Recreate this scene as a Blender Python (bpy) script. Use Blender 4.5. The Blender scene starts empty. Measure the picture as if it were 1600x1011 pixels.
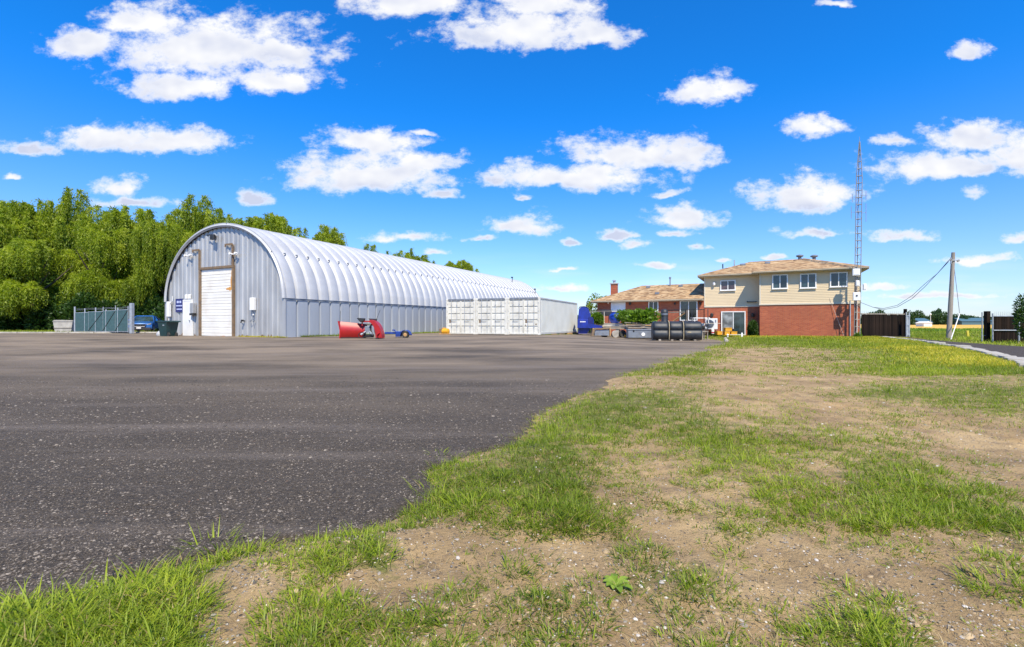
import bpy, math, random
import numpy as np
from mathutils import Vector, noise as mnoise
R = math.radians
rnd = random.Random(7)
rng = np.random.default_rng(11)
scene = bpy.context.scene
col = scene.collection

# ------------------------------------------------------------------ camera, world, sun, exposure
CAMZ = 1.05
cam_d = bpy.data.cameras.new("camera")
cam_d.sensor_width = 36.0
cam_d.lens = 16.65
cam_d.clip_start = 0.05
cam_d.clip_end = 6000
cam = bpy.data.objects.new("camera", cam_d)
col.objects.link(cam)
cam.location = (0, 0, CAMZ)
cam.rotation_euler = (R(90), 0, 0)
scene.camera = cam

SUN_EL, SUN_AZ = 52.0, 168.0          # azimuth from +Y (view direction) towards +X
vs = scene.view_settings
vs.view_transform = 'Standard'
vs.look = 'None'
vs.gamma = 1
vs.use_curve_mapping = False
vs.exposure = 0.75

CLOUDS = [  # centre and half sizes, in the angular units of the photograph (740 per unit tangent)
 (330,75,170,55),(280,138,88,24),(430,125,80,24),(225,35,70,32),(130,70,60,28),(440,75,55,30),
 (275,222,82,25),(170,215,80,24),(50,230,55,17),(640,3,95,36),(820,45,130,40),(935,52,60,24),(850,8,85,25),
 (1105,143,60,27),(1274,196,44,20),(1518,79,36,18),
 (575,270,118,36),(575,222,80,24),(655,207,24,8),(650,250,62,22),
 (890,276,140,26),(985,238,105,28),(1075,240,46,32),(1255,306,78,32),
 (1470,258,108,28),(1530,215,90,26),(1400,218,42,12),(1600,240,60,40),
 (1067,342,58,21),(812,352,56,20),(752,373,26,8),(633,368,68,12),(962,367,36,10),(990,382,28,9),(898,377,24,8),
 (1056,367,32,9),(1092,387,24,8),(1025,415,38,7),(878,421,27,5),(190,290,34,20),(205,316,76,12),(402,307,33,15),
 (697,301,30,11),(1418,369,48,13),(1535,405,72,11),(1590,372,26,12),(1280,362,70,10),(1376,445,40,8),
 (1525,302,27,11),(872,452,52,8),(14,277,20,7),(676,391,28,8),(1205,399,25,5),(1133,405,18,5),(815,311,15,8),
 (1310,3,34,8),(1480,462,150,7),(1040,300,40,9),
]

def build_world():
    w = bpy.data.worlds.new("World")
    scene.world = w
    w.use_nodes = True
    nt = w.node_tree
    N, L = nt.nodes, nt.links
    N.clear()
    def nd(t, **kw):
        n = N.new(t)
        for k, v in kw.items():
            setattr(n, k, v)
        return n
    def plug(sock, v):
        if isinstance(v, bpy.types.NodeSocket): L.new(v, sock)
        else: sock.default_value = v
    def mt(op, a, b=None, c=None, clamp=False):
        n = nd('ShaderNodeMath', operation=op)
        n.use_clamp = clamp
        plug(n.inputs[0], a)
        if b is not None: plug(n.inputs[1], b)
        if c is not None: plug(n.inputs[2], c)
        return n.outputs[0]
    def vm(op, a, b=None, c=None, out=0):
        n = nd('ShaderNodeVectorMath', operation=op)
        plug(n.inputs[0], a)
        if b is not None: plug(n.inputs[1], b)
        if c is not None: plug(n.inputs[2], c)
        return n.outputs[out]
    def smooth(v, a, b):
        n = nd('ShaderNodeMapRange', interpolation_type='SMOOTHSTEP')
        plug(n.inputs[0], v); n.inputs[1].default_value = a; n.inputs[2].default_value = b
        return n.outputs[0]
    def mixc(f, a, b):
        n = nd('ShaderNodeMix', data_type='RGBA')
        plug(n.inputs[0], f); plug(n.inputs[6], a); plug(n.inputs[7], b)
        return n.outputs[2]
    sky = nd('ShaderNodeTexSky', sky_type='NISHITA')
    sky.sun_disc = False
    sky.sun_elevation = R(SUN_EL)
    sky.sun_rotation = R(SUN_AZ)
    sky.air_density = 1.0
    sky.dust_density = 0.3
    sky.ozone_density = 4.0
    tc = nd('ShaderNodeTexCoord')
    d = tc.outputs['Generated']
    sp = nd('ShaderNodeSeparateXYZ'); L.new(d, sp.inputs[0])
    tcol = mixc(smooth(sp.outputs[2], 0.0, 0.42), (0.80, 0.90, 1.16, 1), (0.08, 0.80, 1.52, 1))
    tint = vm('MULTIPLY', sky.outputs[0], tcol)
    ay = mt('MAXIMUM', mt('ABSOLUTE', sp.outputs[1]), 0.02)
    cb = nd('ShaderNodeCombineXYZ')
    L.new(mt('DIVIDE', sp.outputs[0], ay), cb.inputs[0])
    L.new(mt('DIVIDE', sp.outputs[2], ay), cb.inputs[1])
    uv = cb.outputs[0]
    # noise (warp and edge)
    def noise(vec, scale, det=5.0, rough=0.55):
        n = nd('ShaderNodeTexNoise')
        n.inputs['Scale'].default_value = scale
        n.inputs['Detail'].default_value = det
        n.inputs['Roughness'].default_value = rough
        L.new(vec, n.inputs['Vector'])
        return n
    stretch = vm('MULTIPLY', uv, (1.0, 1.5, 1.0))
    wn = noise(stretch, 9.0, 4.0, 0.6)
    warp = vm('MULTIPLY_ADD', wn.outputs['Color'], (0.07, 0.042, 0.0), (-0.035, -0.021, 0.0))
    uvw = vm('ADD', uv, warp)
    dist = None; low = None
    for (cx, cy, a, b) in CLOUDS:
        u0, v0 = (cx - 800) / 740, (505.5 - cy) / 740
        ia, ib = 740 / (a * 1.08), 740 / (b * 1.12)
        v0 -= 0.15 * b / 740
        q = vm('MULTIPLY_ADD', uvw, (ia, ib, 0.0), (-u0 * ia, -v0 * ib, 0.0))
        q = vm('MAXIMUM', q, vm('MULTIPLY', q, (-1.0, -1.7, 0.0)))
        ln = vm('LENGTH', q, out=1)
        # small clouds are thinner
        s = min(1.0, 0.62 + b / 60.0)
        ln = mt('MULTIPLY_ADD', ln, 1.0, 1.0 - s)
        dist = ln if dist is None else mt('SMOOTH_MIN', dist, ln, 0.12)
        if b >= 20:                                # distance from each cloud's upper middle
            k2 = vm('LENGTH', vm('MULTIPLY_ADD', uvw, (ia*0.75, ib*0.8, 0.0), (-u0*ia*0.75, -(v0 + 0.75*b/740)*ib*0.8, 0.0)), out=1)
            low = k2 if low is None else mt('SMOOTH_MIN', low, k2, 0.1)
    n1 = noise(stretch, 15.0, 9.0, 0.66)
    field = mt('ADD', mt('SUBTRACT', 1.0, dist), mt('MULTIPLY_ADD', n1.outputs[0], 2.7, -1.22))
    # clouds elsewhere in the sky: a noise deck seen in perspective
    den = mt('ADD', mt('MAXIMUM', sp.outputs[2], 0.0), 0.12)
    cb2 = nd('ShaderNodeCombineXYZ')
    L.new(mt('DIVIDE', sp.outputs[0], den), cb2.inputs[0]); L.new(mt('DIVIDE', sp.outputs[1], den), cb2.inputs[1])
    n2 = noise(cb2.outputs[0], 1.7, 7.0, 0.55)
    other = mt('MULTIPLY_ADD', n2.outputs[0], 5.0, -2.95)
    inside = mt('MULTIPLY', smooth(sp.outputs[1], 0.30, 0.45), mt('MULTIPLY',
             smooth(mt('ABSOLUTE', mt('DIVIDE', sp.outputs[0], ay)), 1.35, 1.15), smooth(mt('DIVIDE', sp.outputs[2], ay), 0.95, 0.72)))
    f = nd('ShaderNodeMix', data_type='FLOAT')
    L.new(inside, f.inputs[0]); L.new(other, f.inputs[2]); L.new(field, f.inputs[3])
    field = f.outputs[0]
    dens = smooth(field, -0.10, 0.72)
    # thin veil of cloud near the horizon
    veil_n = noise(vm('MULTIPLY', uv, (3.0, 22.0, 1.0)), 1.2, 5.0, 0.5)
    veil = mt('MULTIPLY', smooth(veil_n.outputs[0], 0.45, 0.75), smooth(mt('DIVIDE', sp.outputs[2], ay), 0.17, 0.03))
    dens = mt('MAXIMUM', dens, mt('MULTIPLY', veil, 0.5))
    # billow relief: noise against the same noise a little higher up
    na = noise(stretch, 7.0, 3.0, 0.5)
    nb = noise(vm('ADD', stretch, (0.012, 0.035, 0.0)), 7.0, 3.0, 0.5)
    rel = mt('MULTIPLY_ADD', mt('SUBTRACT', na.outputs[0], nb.outputs[0]), 3.4, 0.60, clamp=True)
    core = smooth(field, 0.25, 0.8)
    under = mt('MULTIPLY', smooth(low, 0.55, 1.25), smooth(low, 2.6, 1.6))
    dk_ = mt('ADD', mt('MULTIPLY', mt('SUBTRACT', 1.0, rel), 0.75), mt('MULTIPLY', under, 0.75))
    shade = mt('SUBTRACT', 1.0, mt('MULTIPLY', core, dk_), clamp=True)
    cloudc = mixc(shade, (3.75, 4.1, 5.2, 1), (6.15, 6.15, 6.2, 1))
    lp = mixc(mt('MULTIPLY', dens, smooth(sp.outputs[2], -0.02, 0.02)), tint, cloudc)
    bg = nd('ShaderNodeBackground')
    L.new(lp, bg.inputs[0])
    bg.inputs[1].default_value = 0.10
    out = nd('ShaderNodeOutputWorld')
    L.new(bg.outputs[0], out.inputs[0])
build_world()

sun_d = bpy.data.lights.new("sun", 'SUN')
sun_d.energy = 4.2
sun_d.angle = R(0.55)
sun_d.color = (1.0, 0.89, 0.70)
sun = bpy.data.objects.new("sun", sun_d)
col.objects.link(sun)
to_sun = Vector((math.sin(R(SUN_AZ)) * math.cos(R(SUN_EL)), math.cos(R(SUN_AZ)) * math.cos(R(SUN_EL)), math.sin(R(SUN_EL))))
sun.rotation_euler = to_sun.to_track_quat('Z', 'Y').to_euler()
sun.location = (0, 0, 60)

# ------------------------------------------------------------------ helpers
def tag(o, label=None, cat=None, group=None, kind=None):
    if label: o['label'] = label
    if cat: o['category'] = cat
    if group: o['group'] = group
    if kind: o['kind'] = kind
    return o

def empty(name, loc=(0, 0, 0), rz=0.0, label=None, cat=None, group=None, kind=None, parent=None):
    o = bpy.data.objects.new(name, None)
    o.empty_display_size = 0.2
    col.objects.link(o)
    o.location = loc
    o.rotation_euler = (0, 0, rz)
    if parent: o.parent = parent
    return tag(o, label, cat, group, kind)

class MB:
    def __init__(s):
        s.v, s.f, s.m = [], [], []
        s.mi = 0
    def add(s, vs, fs):
        n = len(s.v)
        s.v += [tuple(v) for v in vs]
        s.f += [tuple(i + n for i in f) for f in fs]
        s.m += [s.mi] * len(fs)
        return s
    def box(s, x0, x1, y0, y1, z0, z1):
        x0, x1 = min(x0, x1), max(x0, x1); y0, y1 = min(y0, y1), max(y0, y1); z0, z1 = min(z0, z1), max(z0, z1)
        return s.add([(x0,y0,z0),(x1,y0,z0),(x1,y1,z0),(x0,y1,z0),(x0,y0,z1),(x1,y0,z1),(x1,y1,z1),(x0,y1,z1)],
              [(0,3,2,1),(4,5,6,7),(0,1,5,4),(1,2,6,5),(2,3,7,6),(3,0,4,7)])
    def bbox(s, x0, x1, y0, y1, z0, z1, b=0.01):
        """box with chamfered upright and top edges"""
        lo = [(x0+b,y0),(x1-b,y0),(x1,y0+b),(x1,y1-b),(x1-b,y1),(x0+b,y1),(x0,y1-b),(x0,y0+b)]
        cx, cy = (x0+x1)/2, (y0+y1)/2
        def sh(p): return (p[0] + (b if p[0] < cx else -b), p[1] + (b if p[1] < cy else -b))
        rings = [[(p[0],p[1],z0) for p in lo], [(p[0],p[1],z1-b) for p in lo], [(*sh(p),z1) for p in lo]]
        vs = sum(rings, [])
        fs = [tuple(range(7,-1,-1)), tuple(range(16,24))]
        for k in range(2):
            for i in range(8):
                j = (i+1) % 8
                fs.append((k*8+i, k*8+j, k*8+8+j, k*8+8+i))
        return s.add(vs, fs)
    def prism(s, poly, axis, a, b):
        """poly: 2D points; axis 'x','y','z' is the extrusion axis"""
        def P(p, t):
            return {'x': (t, p[0], p[1]), 'y': (p[0], t, p[1]), 'z': (p[0], p[1], t)}[axis]
        n = len(poly)
        vs = [P(p, a) for p in poly] + [P(p, b) for p in poly]
        fs = [tuple(range(n-1, -1, -1)), tuple(range(n, 2*n))] + [(i, (i+1) % n, n+(i+1) % n, n+i) for i in range(n)]
        return s.add(vs, fs)
    def tube(s, pts, r, n=8, cap=True):
        pts = [Vector(p) for p in pts]
        if not isinstance(r, (list, tuple)): r = [r] * len(pts)
        rings, base = [], len(s.v)
        up = None
        for i, p in enumerate(pts):
            if i == 0: t = pts[1] - pts[0]
            elif i == len(pts)-1: t = pts[-1] - pts[-2]
            else: t = (pts[i+1] - pts[i-1])
            t.normalize()
            if up is None:
                up = Vector((0,0,1)) if abs(t.z) < 0.9 else Vector((1,0,0))
            a = t.cross(up).normalized(); b = a.cross(t).normalized()
            up = b
            for k in range(n):
                an = 2*math.pi*k/n
                s.v.append(tuple(p + (a*math.cos(an) + b*math.sin(an)) * r[i]))
        fs = []
        for i in range(len(pts)-1):
            for k in range(n):
                j = (k+1) % n
                fs.append((base+i*n+k, base+i*n+j, base+(i+1)*n+j, base+(i+1)*n+k))
        if cap:
            fs.append(tuple(base+k for k in range(n-1, -1, -1)))
            fs.append(tuple(base+(len(pts)-1)*n+k for k in range(n)))
        s.f += fs; s.m += [s.mi]*len(fs)
        return s
    def lathe(s, prof, c=(0,0,0), axis='z', n=16):
        """prof: (r, t) along the axis"""
        base = len(s.v)
        for (r, t) in prof:
            for k in range(n):
                an = 2*math.pi*k/n
                u, w = r*math.cos(an), r*math.sin(an)
                p = {'z': (u, w, t), 'y': (u, t, w), 'x': (t, u, w)}[axis]
                s.v.append((c[0]+p[0], c[1]+p[1], c[2]+p[2]))
        fs = []
        for i in range(len(prof)-1):
            for k in range(n):
                j = (k+1) % n
                fs.append((base+i*n+k, base+i*n+j, base+(i+1)*n+j, base+(i+1)*n+k))
        fs.append(tuple(base+k for k in range(n-1, -1, -1)))
        fs.append(tuple(base+(len(prof)-1)*n+k for k in range(n)))
        s.f += fs; s.m += [s.mi]*len(fs)
        return s
    def mesh(s, name, mats):
        me = bpy.data.meshes.new(name)
        me.from_pydata(s.v, [], s.f)
        mats = mats if isinstance(mats, (list, tuple)) else [mats]
        for m in mats: me.materials.append(m)
        if len(mats) > 1: me.polygons.foreach_set('material_index', s.m)
        me.validate()
        me.update()
        return me

def fix_normals(me):
    import bmesh
    bm = bmesh.new(); bm.from_mesh(me)
    bmesh.ops.recalc_face_normals(bm, faces=bm.faces)
    bm.to_mesh(me); bm.free()

def obj(name, mb, mats, parent=None, smooth=None, loc=None, rz=None):
    me = mb.mesh(name, mats) if isinstance(mb, MB) else mb
    if isinstance(mb, MB): fix_normals(me)
    if smooth is not None:
        me.polygons.foreach_set('use_smooth', [True]*len(me.polygons))
        me.set_sharp_from_angle(angle=R(smooth))
    o = bpy.data.objects.new(name, me)
    col.objects.link(o)
    if parent: o.parent = parent
    if loc: o.location = loc
    if rz is not None: o.rotation_euler = (0, 0, rz)
    return o

def share(name, o, parent=None, loc=None, rot=None, scale=None):
    c = o.copy(); col.objects.link(c)
    c.parent = parent if parent else o.parent
    if loc is not None: c.location = loc
    if rot is not None: c.rotation_euler = rot
    if scale is not None: c.scale = scale
    return c

def copy_tree(o, parent=None):
    c = o.copy(); col.objects.link(c); c.parent = parent
    for ch in list(o.children): copy_tree(ch, c)
    return c

def np_mesh(name, verts, faces_flat, nper, mat, attrs=None, smooth=False):
    me = bpy.data.meshes.new(name)
    nv = len(verts); nf = len(faces_flat)//nper
    me.vertices.add(nv); me.vertices.foreach_set('co', np.asarray(verts, np.float32).ravel())
    me.loops.add(len(faces_flat)); me.loops.foreach_set('vertex_index', np.asarray(faces_flat, np.int32))
    me.polygons.add(nf)
    me.polygons.foreach_set('loop_start', np.arange(0, nf*nper, nper, dtype=np.int32))
    me.polygons.foreach_set('loop_total', np.full(nf, nper, np.int32))
    if smooth: me.polygons.foreach_set('use_smooth', np.ones(nf, bool))
    me.materials.append(mat)
    me.update(calc_edges=True)
    if attrs:
        for k, (dom, arr) in attrs.items():
            at = me.attributes.new(k, 'FLOAT', dom)
            at.data.foreach_set('value', np.asarray(arr, np.float32))
    return me

# ------------------------------------------------------------------ materials
def mat(name, c1, c2=None, scale=3.0, rough=0.7, metal=0.0, bump=0.0, bscale=None, detail=5.0, spec=0.5,
        vary=0.0, vec='Object', stretch=(1,1,1), grime=None, gscale=1.2, gamt=0.5, coat=0.0):
    m = bpy.data.materials.new(name); m.use_nodes = True
    nt = m.node_tree; N, L = nt.nodes, nt.links
    b = N['Principled BSDF']
    b.inputs['Roughness'].default_value = rough
    b.inputs['Metallic'].default_value = metal
    b.inputs['Specular IOR Level'].default_value = spec
    b.inputs['Coat Weight'].default_value = coat
    if c2 is None: c2 = tuple(x*0.82 for x in c1)
    tc = N.new('ShaderNodeTexCoord')
    mp = N.new('ShaderNodeMapping'); mp.inputs['Scale'].default_value = stretch
    L.new(tc.outputs[vec], mp.inputs[0])
    n = N.new('ShaderNodeTexNoise'); n.inputs['Scale'].default_value = scale; n.inputs['Detail'].default_value = detail
    L.new(mp.outputs[0], n.inputs['Vector'])
    r = N.new('ShaderNodeMapRange'); r.inputs[1].default_value = 0.33; r.inputs[2].default_value = 0.67
    L.new(n.outputs[0], r.inputs[0])
    mx = N.new('ShaderNodeMix'); mx.data_type = 'RGBA'
    mx.inputs[6].default_value = (*c1, 1); mx.inputs[7].default_value = (*c2, 1)
    L.new(r.outputs[0], mx.inputs[0])
    colr = mx.outputs[2]
    if grime:
        g = N.new('ShaderNodeTexNoise'); g.inputs['Scale'].default_value = gscale; g.inputs['Detail'].default_value = 6; g.inputs['Roughness'].default_value = 0.65
        L.new(mp.outputs[0], g.inputs['Vector'])
        gr = N.new('ShaderNodeMapRange'); gr.inputs[1].default_value = 0.52; gr.inputs[2].default_value = 0.72; gr.inputs[4].default_value = gamt
        L.new(g.outputs[0], gr.inputs[0])
        m2 = N.new('ShaderNodeMix'); m2.data_type = 'RGBA'; m2.inputs[7].default_value = (*grime, 1)
        L.new(gr.outputs[0], m2.inputs[0]); L.new(colr, m2.inputs[6]); colr = m2.outputs[2]
    if vary > 0:
        oi = N.new('ShaderNodeObjectInfo')
        vr = N.new('ShaderNodeMapRange'); vr.inputs[3].default_value = 1-vary; vr.inputs[4].default_value = 1+vary
        L.new(oi.outputs['Random'], vr.inputs[0])
        vmn = N.new('ShaderNodeVectorMath'); vmn.operation = 'SCALE'
        L.new(colr, vmn.inputs[0]); L.new(vr.outputs[0], vmn.inputs['Scale']); colr = vmn.outputs[0]
    L.new(colr, b.inputs['Base Color'])
    if bump > 0:
        n2 = N.new('ShaderNodeTexNoise'); n2.inputs['Scale'].default_value = bscale or scale*6; n2.inputs['Detail'].default_value = 4
        L.new(mp.outputs[0], n2.inputs['Vector'])
        bp = N.new('ShaderNodeBump'); bp.inputs['Strength'].default_value = bump; bp.inputs['Distance'].default_value = 0.02
        L.new(n2.outputs[0], bp.inputs['Height']); L.new(bp.outputs[0], b.inputs['Normal'])
    return m

def leaf_mat(name, dark, mid, light, trans=0.35, dead=None, rough=0.5):
    m = bpy.data.materials.new(name); m.use_nodes = True
    nt = m.node_tree; N, L = nt.nodes, nt.links
    b = N['Principled BSDF']; b.inputs['Roughness'].default_value = rough
    b.inputs['Specular IOR Level'].default_value = 0.35
    at = N.new('ShaderNodeAttribute'); at.attribute_name = 'rnd'
    cr = N.new('ShaderNodeValToRGB')
    e = cr.color_ramp.elements
    e[0].position = 0.0; e[0].color = (*dark, 1)
    e[1].position = 1.0; e[1].color = (*light, 1)
    k = e.new(0.5); k.color = (*mid, 1)
    if dead:
        e[-1].position = 0.93
        k = e.new(0.96); k.color = (*dead, 1)
    L.new(at.outputs['Fac'], cr.inputs[0])
    L.new(cr.outputs[0], b.inputs['Base Color'])
    t = N.new('ShaderNodeBsdfTranslucent')
    br = N.new('ShaderNodeVectorMath'); br.operation = 'MULTIPLY'; br.inputs[1].default_value = (1.35, 1.45, 0.7)
    L.new(cr.outputs[0], br.inputs[0]); L.new(br.outputs[0], t.inputs[0])
    ms = N.new('ShaderNodeMixShader'); ms.inputs[0].default_value = trans
    L.new(b.outputs[0], ms.inputs[1]); L.new(t.outputs[0], ms.inputs[2])
    L.new(ms.outputs[0], N['Material Output'].inputs[0])
    return m

M = {}
M['galv'] = mat('galvanised', (0.48,0.485,0.49), (0.36,0.365,0.375), 1.3, 0.42, 0.35, 0.08, 20, vary=0.07, stretch=(1,1,0.35), grime=(0.30,0.29,0.29), gamt=0.35)
M['galv_roof'] = mat('galvanised_arch', (0.47,0.48,0.50), (0.38,0.39,0.41), 0.9, 0.5, 0.12, 0.08, 14, vary=0.05, grime=(0.30,0.30,0.30), gscale=0.8, gamt=0.4)
M['galv_wall'] = mat('galvanised_wall', (0.40,0.43,0.47), (0.33,0.36,0.40), 1.1, 0.45, 0.25, 0.08, 20, vary=0.08, stretch=(1,1,0.3), grime=(0.36,0.37,0.40), gamt=0.4)
M['tube'] = mat('galvanised_tube', (0.48,0.51,0.54), (0.34,0.37,0.40), 6, 0.45, 0.4)
M['rust'] = mat('rusty_steel', (0.24,0.16,0.09), (0.15,0.11,0.08), 5, 0.85, 0.1, 0.2, 30)
M['rust_orange'] = mat('orange_rust', (0.50,0.20,0.03), (0.62,0.36,0.12), 9, 0.9, 0, 0.2, 30)
M['white'] = mat('white_paint', (0.80,0.80,0.79), (0.72,0.72,0.71), 2, 0.5)
M['door_white'] = mat('white_door_paint', (0.80,0.79,0.75), (0.72,0.70,0.65), 1.2, 0.5, 0, 0.03, 10, vary=0.03, grime=(0.55,0.42,0.25), gscale=0.8, gamt=0.25)
M['black'] = mat('black_plastic', (0.018,0.019,0.02), (0.03,0.03,0.032), 4, 0.5)
M['black_metal'] = mat('black_metal', (0.02,0.02,0.022), (0.035,0.033,0.03), 8, 0.45, 0.3)
M['red'] = mat('red_paint', (0.40,0.010,0.010), (0.30,0.008,0.010), 3, 0.42, 0, 0.02, 8, coat=0.15, grime=(0.20,0.03,0.02), gscale=3, gamt=0.4)
M['blue_steel'] = mat('blue_paint', (0.02,0.06,0.30), (0.015,0.04,0.20), 4, 0.45, 0, grime=(0.05,0.05,0.08), gscale=4, gamt=0.5)
M['royal'] = mat('royal_blue', (0.008,0.028,0.30), (0.006,0.018,0.18), 3, 0.4, 0, coat=0.2)
M['car_blue'] = mat('car_blue', (0.02,0.13,0.42), (0.02,0.11,0.36), 2, 0.25, 0.2, coat=0.8)
M['cont_front'] = mat('container_paint', (0.68,0.67,0.61), (0.58,0.57,0.51), 2.2, 0.6, 0, 0.06, 12, vary=0.05, grime=(0.42,0.38,0.30), gscale=2.2, gamt=0.4)
M['cont_side'] = mat('container_side_paint', (0.52,0.54,0.52), (0.46,0.48,0.46), 1.2, 0.55, 0, 0.04, 12, grime=(0.45,0.42,0.36), gscale=1.4, gamt=0.3)
M['siding'] = mat('vinyl_siding', (0.66,0.53,0.34), (0.61,0.49,0.315), 0.7, 0.6, vary=0.02)
M['trim'] = mat('cream_trim', (0.62,0.56,0.44), (0.55,0.50,0.40), 1.0, 0.6)
M['soffit'] = mat('soffit_trim', (0.48,0.40,0.28), (0.42,0.35,0.25), 1.0, 0.6)
M['concrete'] = mat('concrete', (0.42,0.40,0.36), (0.32,0.30,0.27), 2.5, 0.9, 0, 0.3, 25, vary=0.1, grime=(0.2,0.19,0.16), gscale=3)
M['kerb'] = mat('pale_concrete', (0.42,0.39,0.34), (0.29,0.27,0.23), 2.5, 0.9, 0, 0.4, 18, vary=0.12, grime=(0.26,0.24,0.18), gscale=3)
M['wood_grey'] = mat('weathered_wood', (0.30,0.26,0.21), (0.20,0.17,0.14), 3, 0.85, 0, 0.3, 12, vary=0.25, stretch=(1,1,0.2))
M['wood_dark'] = mat('dark_fence_wood', (0.020,0.012,0.008), (0.007,0.005,0.0045), 3, 0.9, 0, 0.3, 12, vary=0.55, stretch=(4,4,0.5), grime=(0.05,0.028,0.012), gscale=1.5, gamt=0.5, spec=0.15)
M['wood_tan'] = mat('tan_wood', (0.50,0.30,0.12), (0.38,0.22,0.09), 3, 0.8, 0, 0.2, 12, vary=0.15)
M['deck'] = mat('pale_deck_board', (0.70,0.66,0.58), (0.58,0.53,0.45), 3, 0.8, 0, 0.2, 12, vary=0.1)
M['pole'] = mat('weathered_pole', (0.34,0.30,0.25), (0.24,0.21,0.18), 2, 0.9, 0, 0.4, 12, stretch=(6,6,0.3))
M['bark'] = mat('bark', (0.09,0.065,0.045), (0.05,0.04,0.03), 5, 0.9, 0, 0.5, 14)
M['yellow'] = mat('yellow_plastic', (0.70,0.36,0.015), (0.62,0.28,0.01), 3, 0.5)
M['yellow_pale'] = mat('yellow_guard', (0.70,0.58,0.06), (0.60,0.50,0.06), 3, 0.5)
M['navy'] = mat('navy_sign', (0.012,0.018,0.16), (0.01,0.012,0.10), 3, 0.4)
M['print'] = mat('sign_print', (0.50,0.55,0.80), (0.45,0.50,0.75), 3, 0.5)
M['mast'] = mat('mast_steel', (0.34,0.33,0.30), (0.25,0.24,0.22), 6, 0.5, 0.4)
M['bin'] = mat('green_bin', (0.012,0.045,0.045), (0.01,0.032,0.034), 3, 0.5, 0, 0.05)
M['grey_steel'] = mat('grey_steel', (0.24,0.27,0.31), (0.18,0.20,0.24), 3, 0.5, 0.3, 0.05, vary=0.05, grime=(0.2,0.18,0.15), gscale=3)
M['tank'] = mat('black_tank', (0.022,0.028,0.036), (0.014,0.018,0.024), 3, 0.52, 0, 0.05, 6, grime=(0.12,0.11,0.10), gscale=2.2, gamt=0.35)
M['strap'] = mat('tan_strap', (0.42,0.34,0.20), (0.30,0.25,0.16), 8, 0.8)
M['rubber'] = mat('tyre_rubber', (0.025,0.025,0.025), (0.04,0.038,0.035), 8, 0.85)
M['rim'] = mat('wheel_rim', (0.45,0.46,0.48), (0.35,0.36,0.38), 8, 0.35, 0.6)
M['pink_pipe'] = mat('beige_pipe', (0.60,0.48,0.40), (0.52,0.42,0.36), 4, 0.6)
M['screen'] = mat('privacy_screen', (0.05,0.115,0.125), (0.035,0.08,0.09), 5, 0.8, 0, vary=0.1)
M['teal_far'] = mat('far_blue_roof', (0.06,0.13,0.17), (0.05,0.11,0.15), 0.05, 0.6)
M['curtain'] = mat('curtain', (0.45,0.47,0.48), (0.38,0.40,0.42), 6, 0.9, stretch=(6,6,0.2))
M['orange_clay'] = mat('terracotta', (0.55,0.20,0.04), (0.45,0.16,0.04), 4, 0.8)  # plain orange of the planter and flower pot
M['blue_ball'] = mat('blue_pot', (0.015,0.06,0.42), (0.01,0.04,0.30), 5, 0.4)
M['stone'] = mat('pebble', (0.36,0.34,0.31), (0.24,0.23,0.21), 4, 0.85)
M['flower'] = mat('red_flower', (0.45,0.03,0.05), (0.35,0.02,0.05), 4, 0.7)

def glass_mat(name, c, rough=0.04):
    m = bpy.data.materials.new(name); m.use_nodes = True
    b = m.node_tree.nodes['Principled BSDF']
    N, L = m.node_tree.nodes, m.node_tree.links
    tc = N.new('ShaderNodeTexCoord'); n = N.new('ShaderNodeTexNoise'); n.inputs['Scale'].default_value = 2.2
    L.new(tc.outputs['Object'], n.inputs['Vector'])
    mx = N.new('ShaderNodeMix'); mx.data_type = 'RGBA'
    mx.inputs[6].default_value = (*c, 1); mx.inputs[7].default_value = (*[x*0.35 for x in c], 1)
    r = N.new('ShaderNodeMapRange'); r.inputs[1].default_value = 0.35; r.inputs[2].default_value = 0.65
    L.new(n.outputs[0], r.inputs[0]); L.new(r.outputs[0], mx.inputs[0]); L.new(mx.outputs[2], b.inputs['Base Color'])
    b.inputs['Roughness'].default_value = rough
    b.inputs['Specular IOR Level'].default_value = 0.8
    return m
M['glass'] = glass_mat('window_glass', (0.035,0.065,0.075))
M['glass_dark'] = glass_mat('dark_window_glass', (0.010,0.014,0.018))
M['glass_pale'] = glass_mat('curtained_glass', (0.30,0.32,0.33))
M['glass_pink'] = glass_mat('dim_window_glass', (0.10,0.055,0.06))
M['lamp_glass'] = glass_mat('headlight_glass', (0.6,0.65,0.7))

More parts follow.
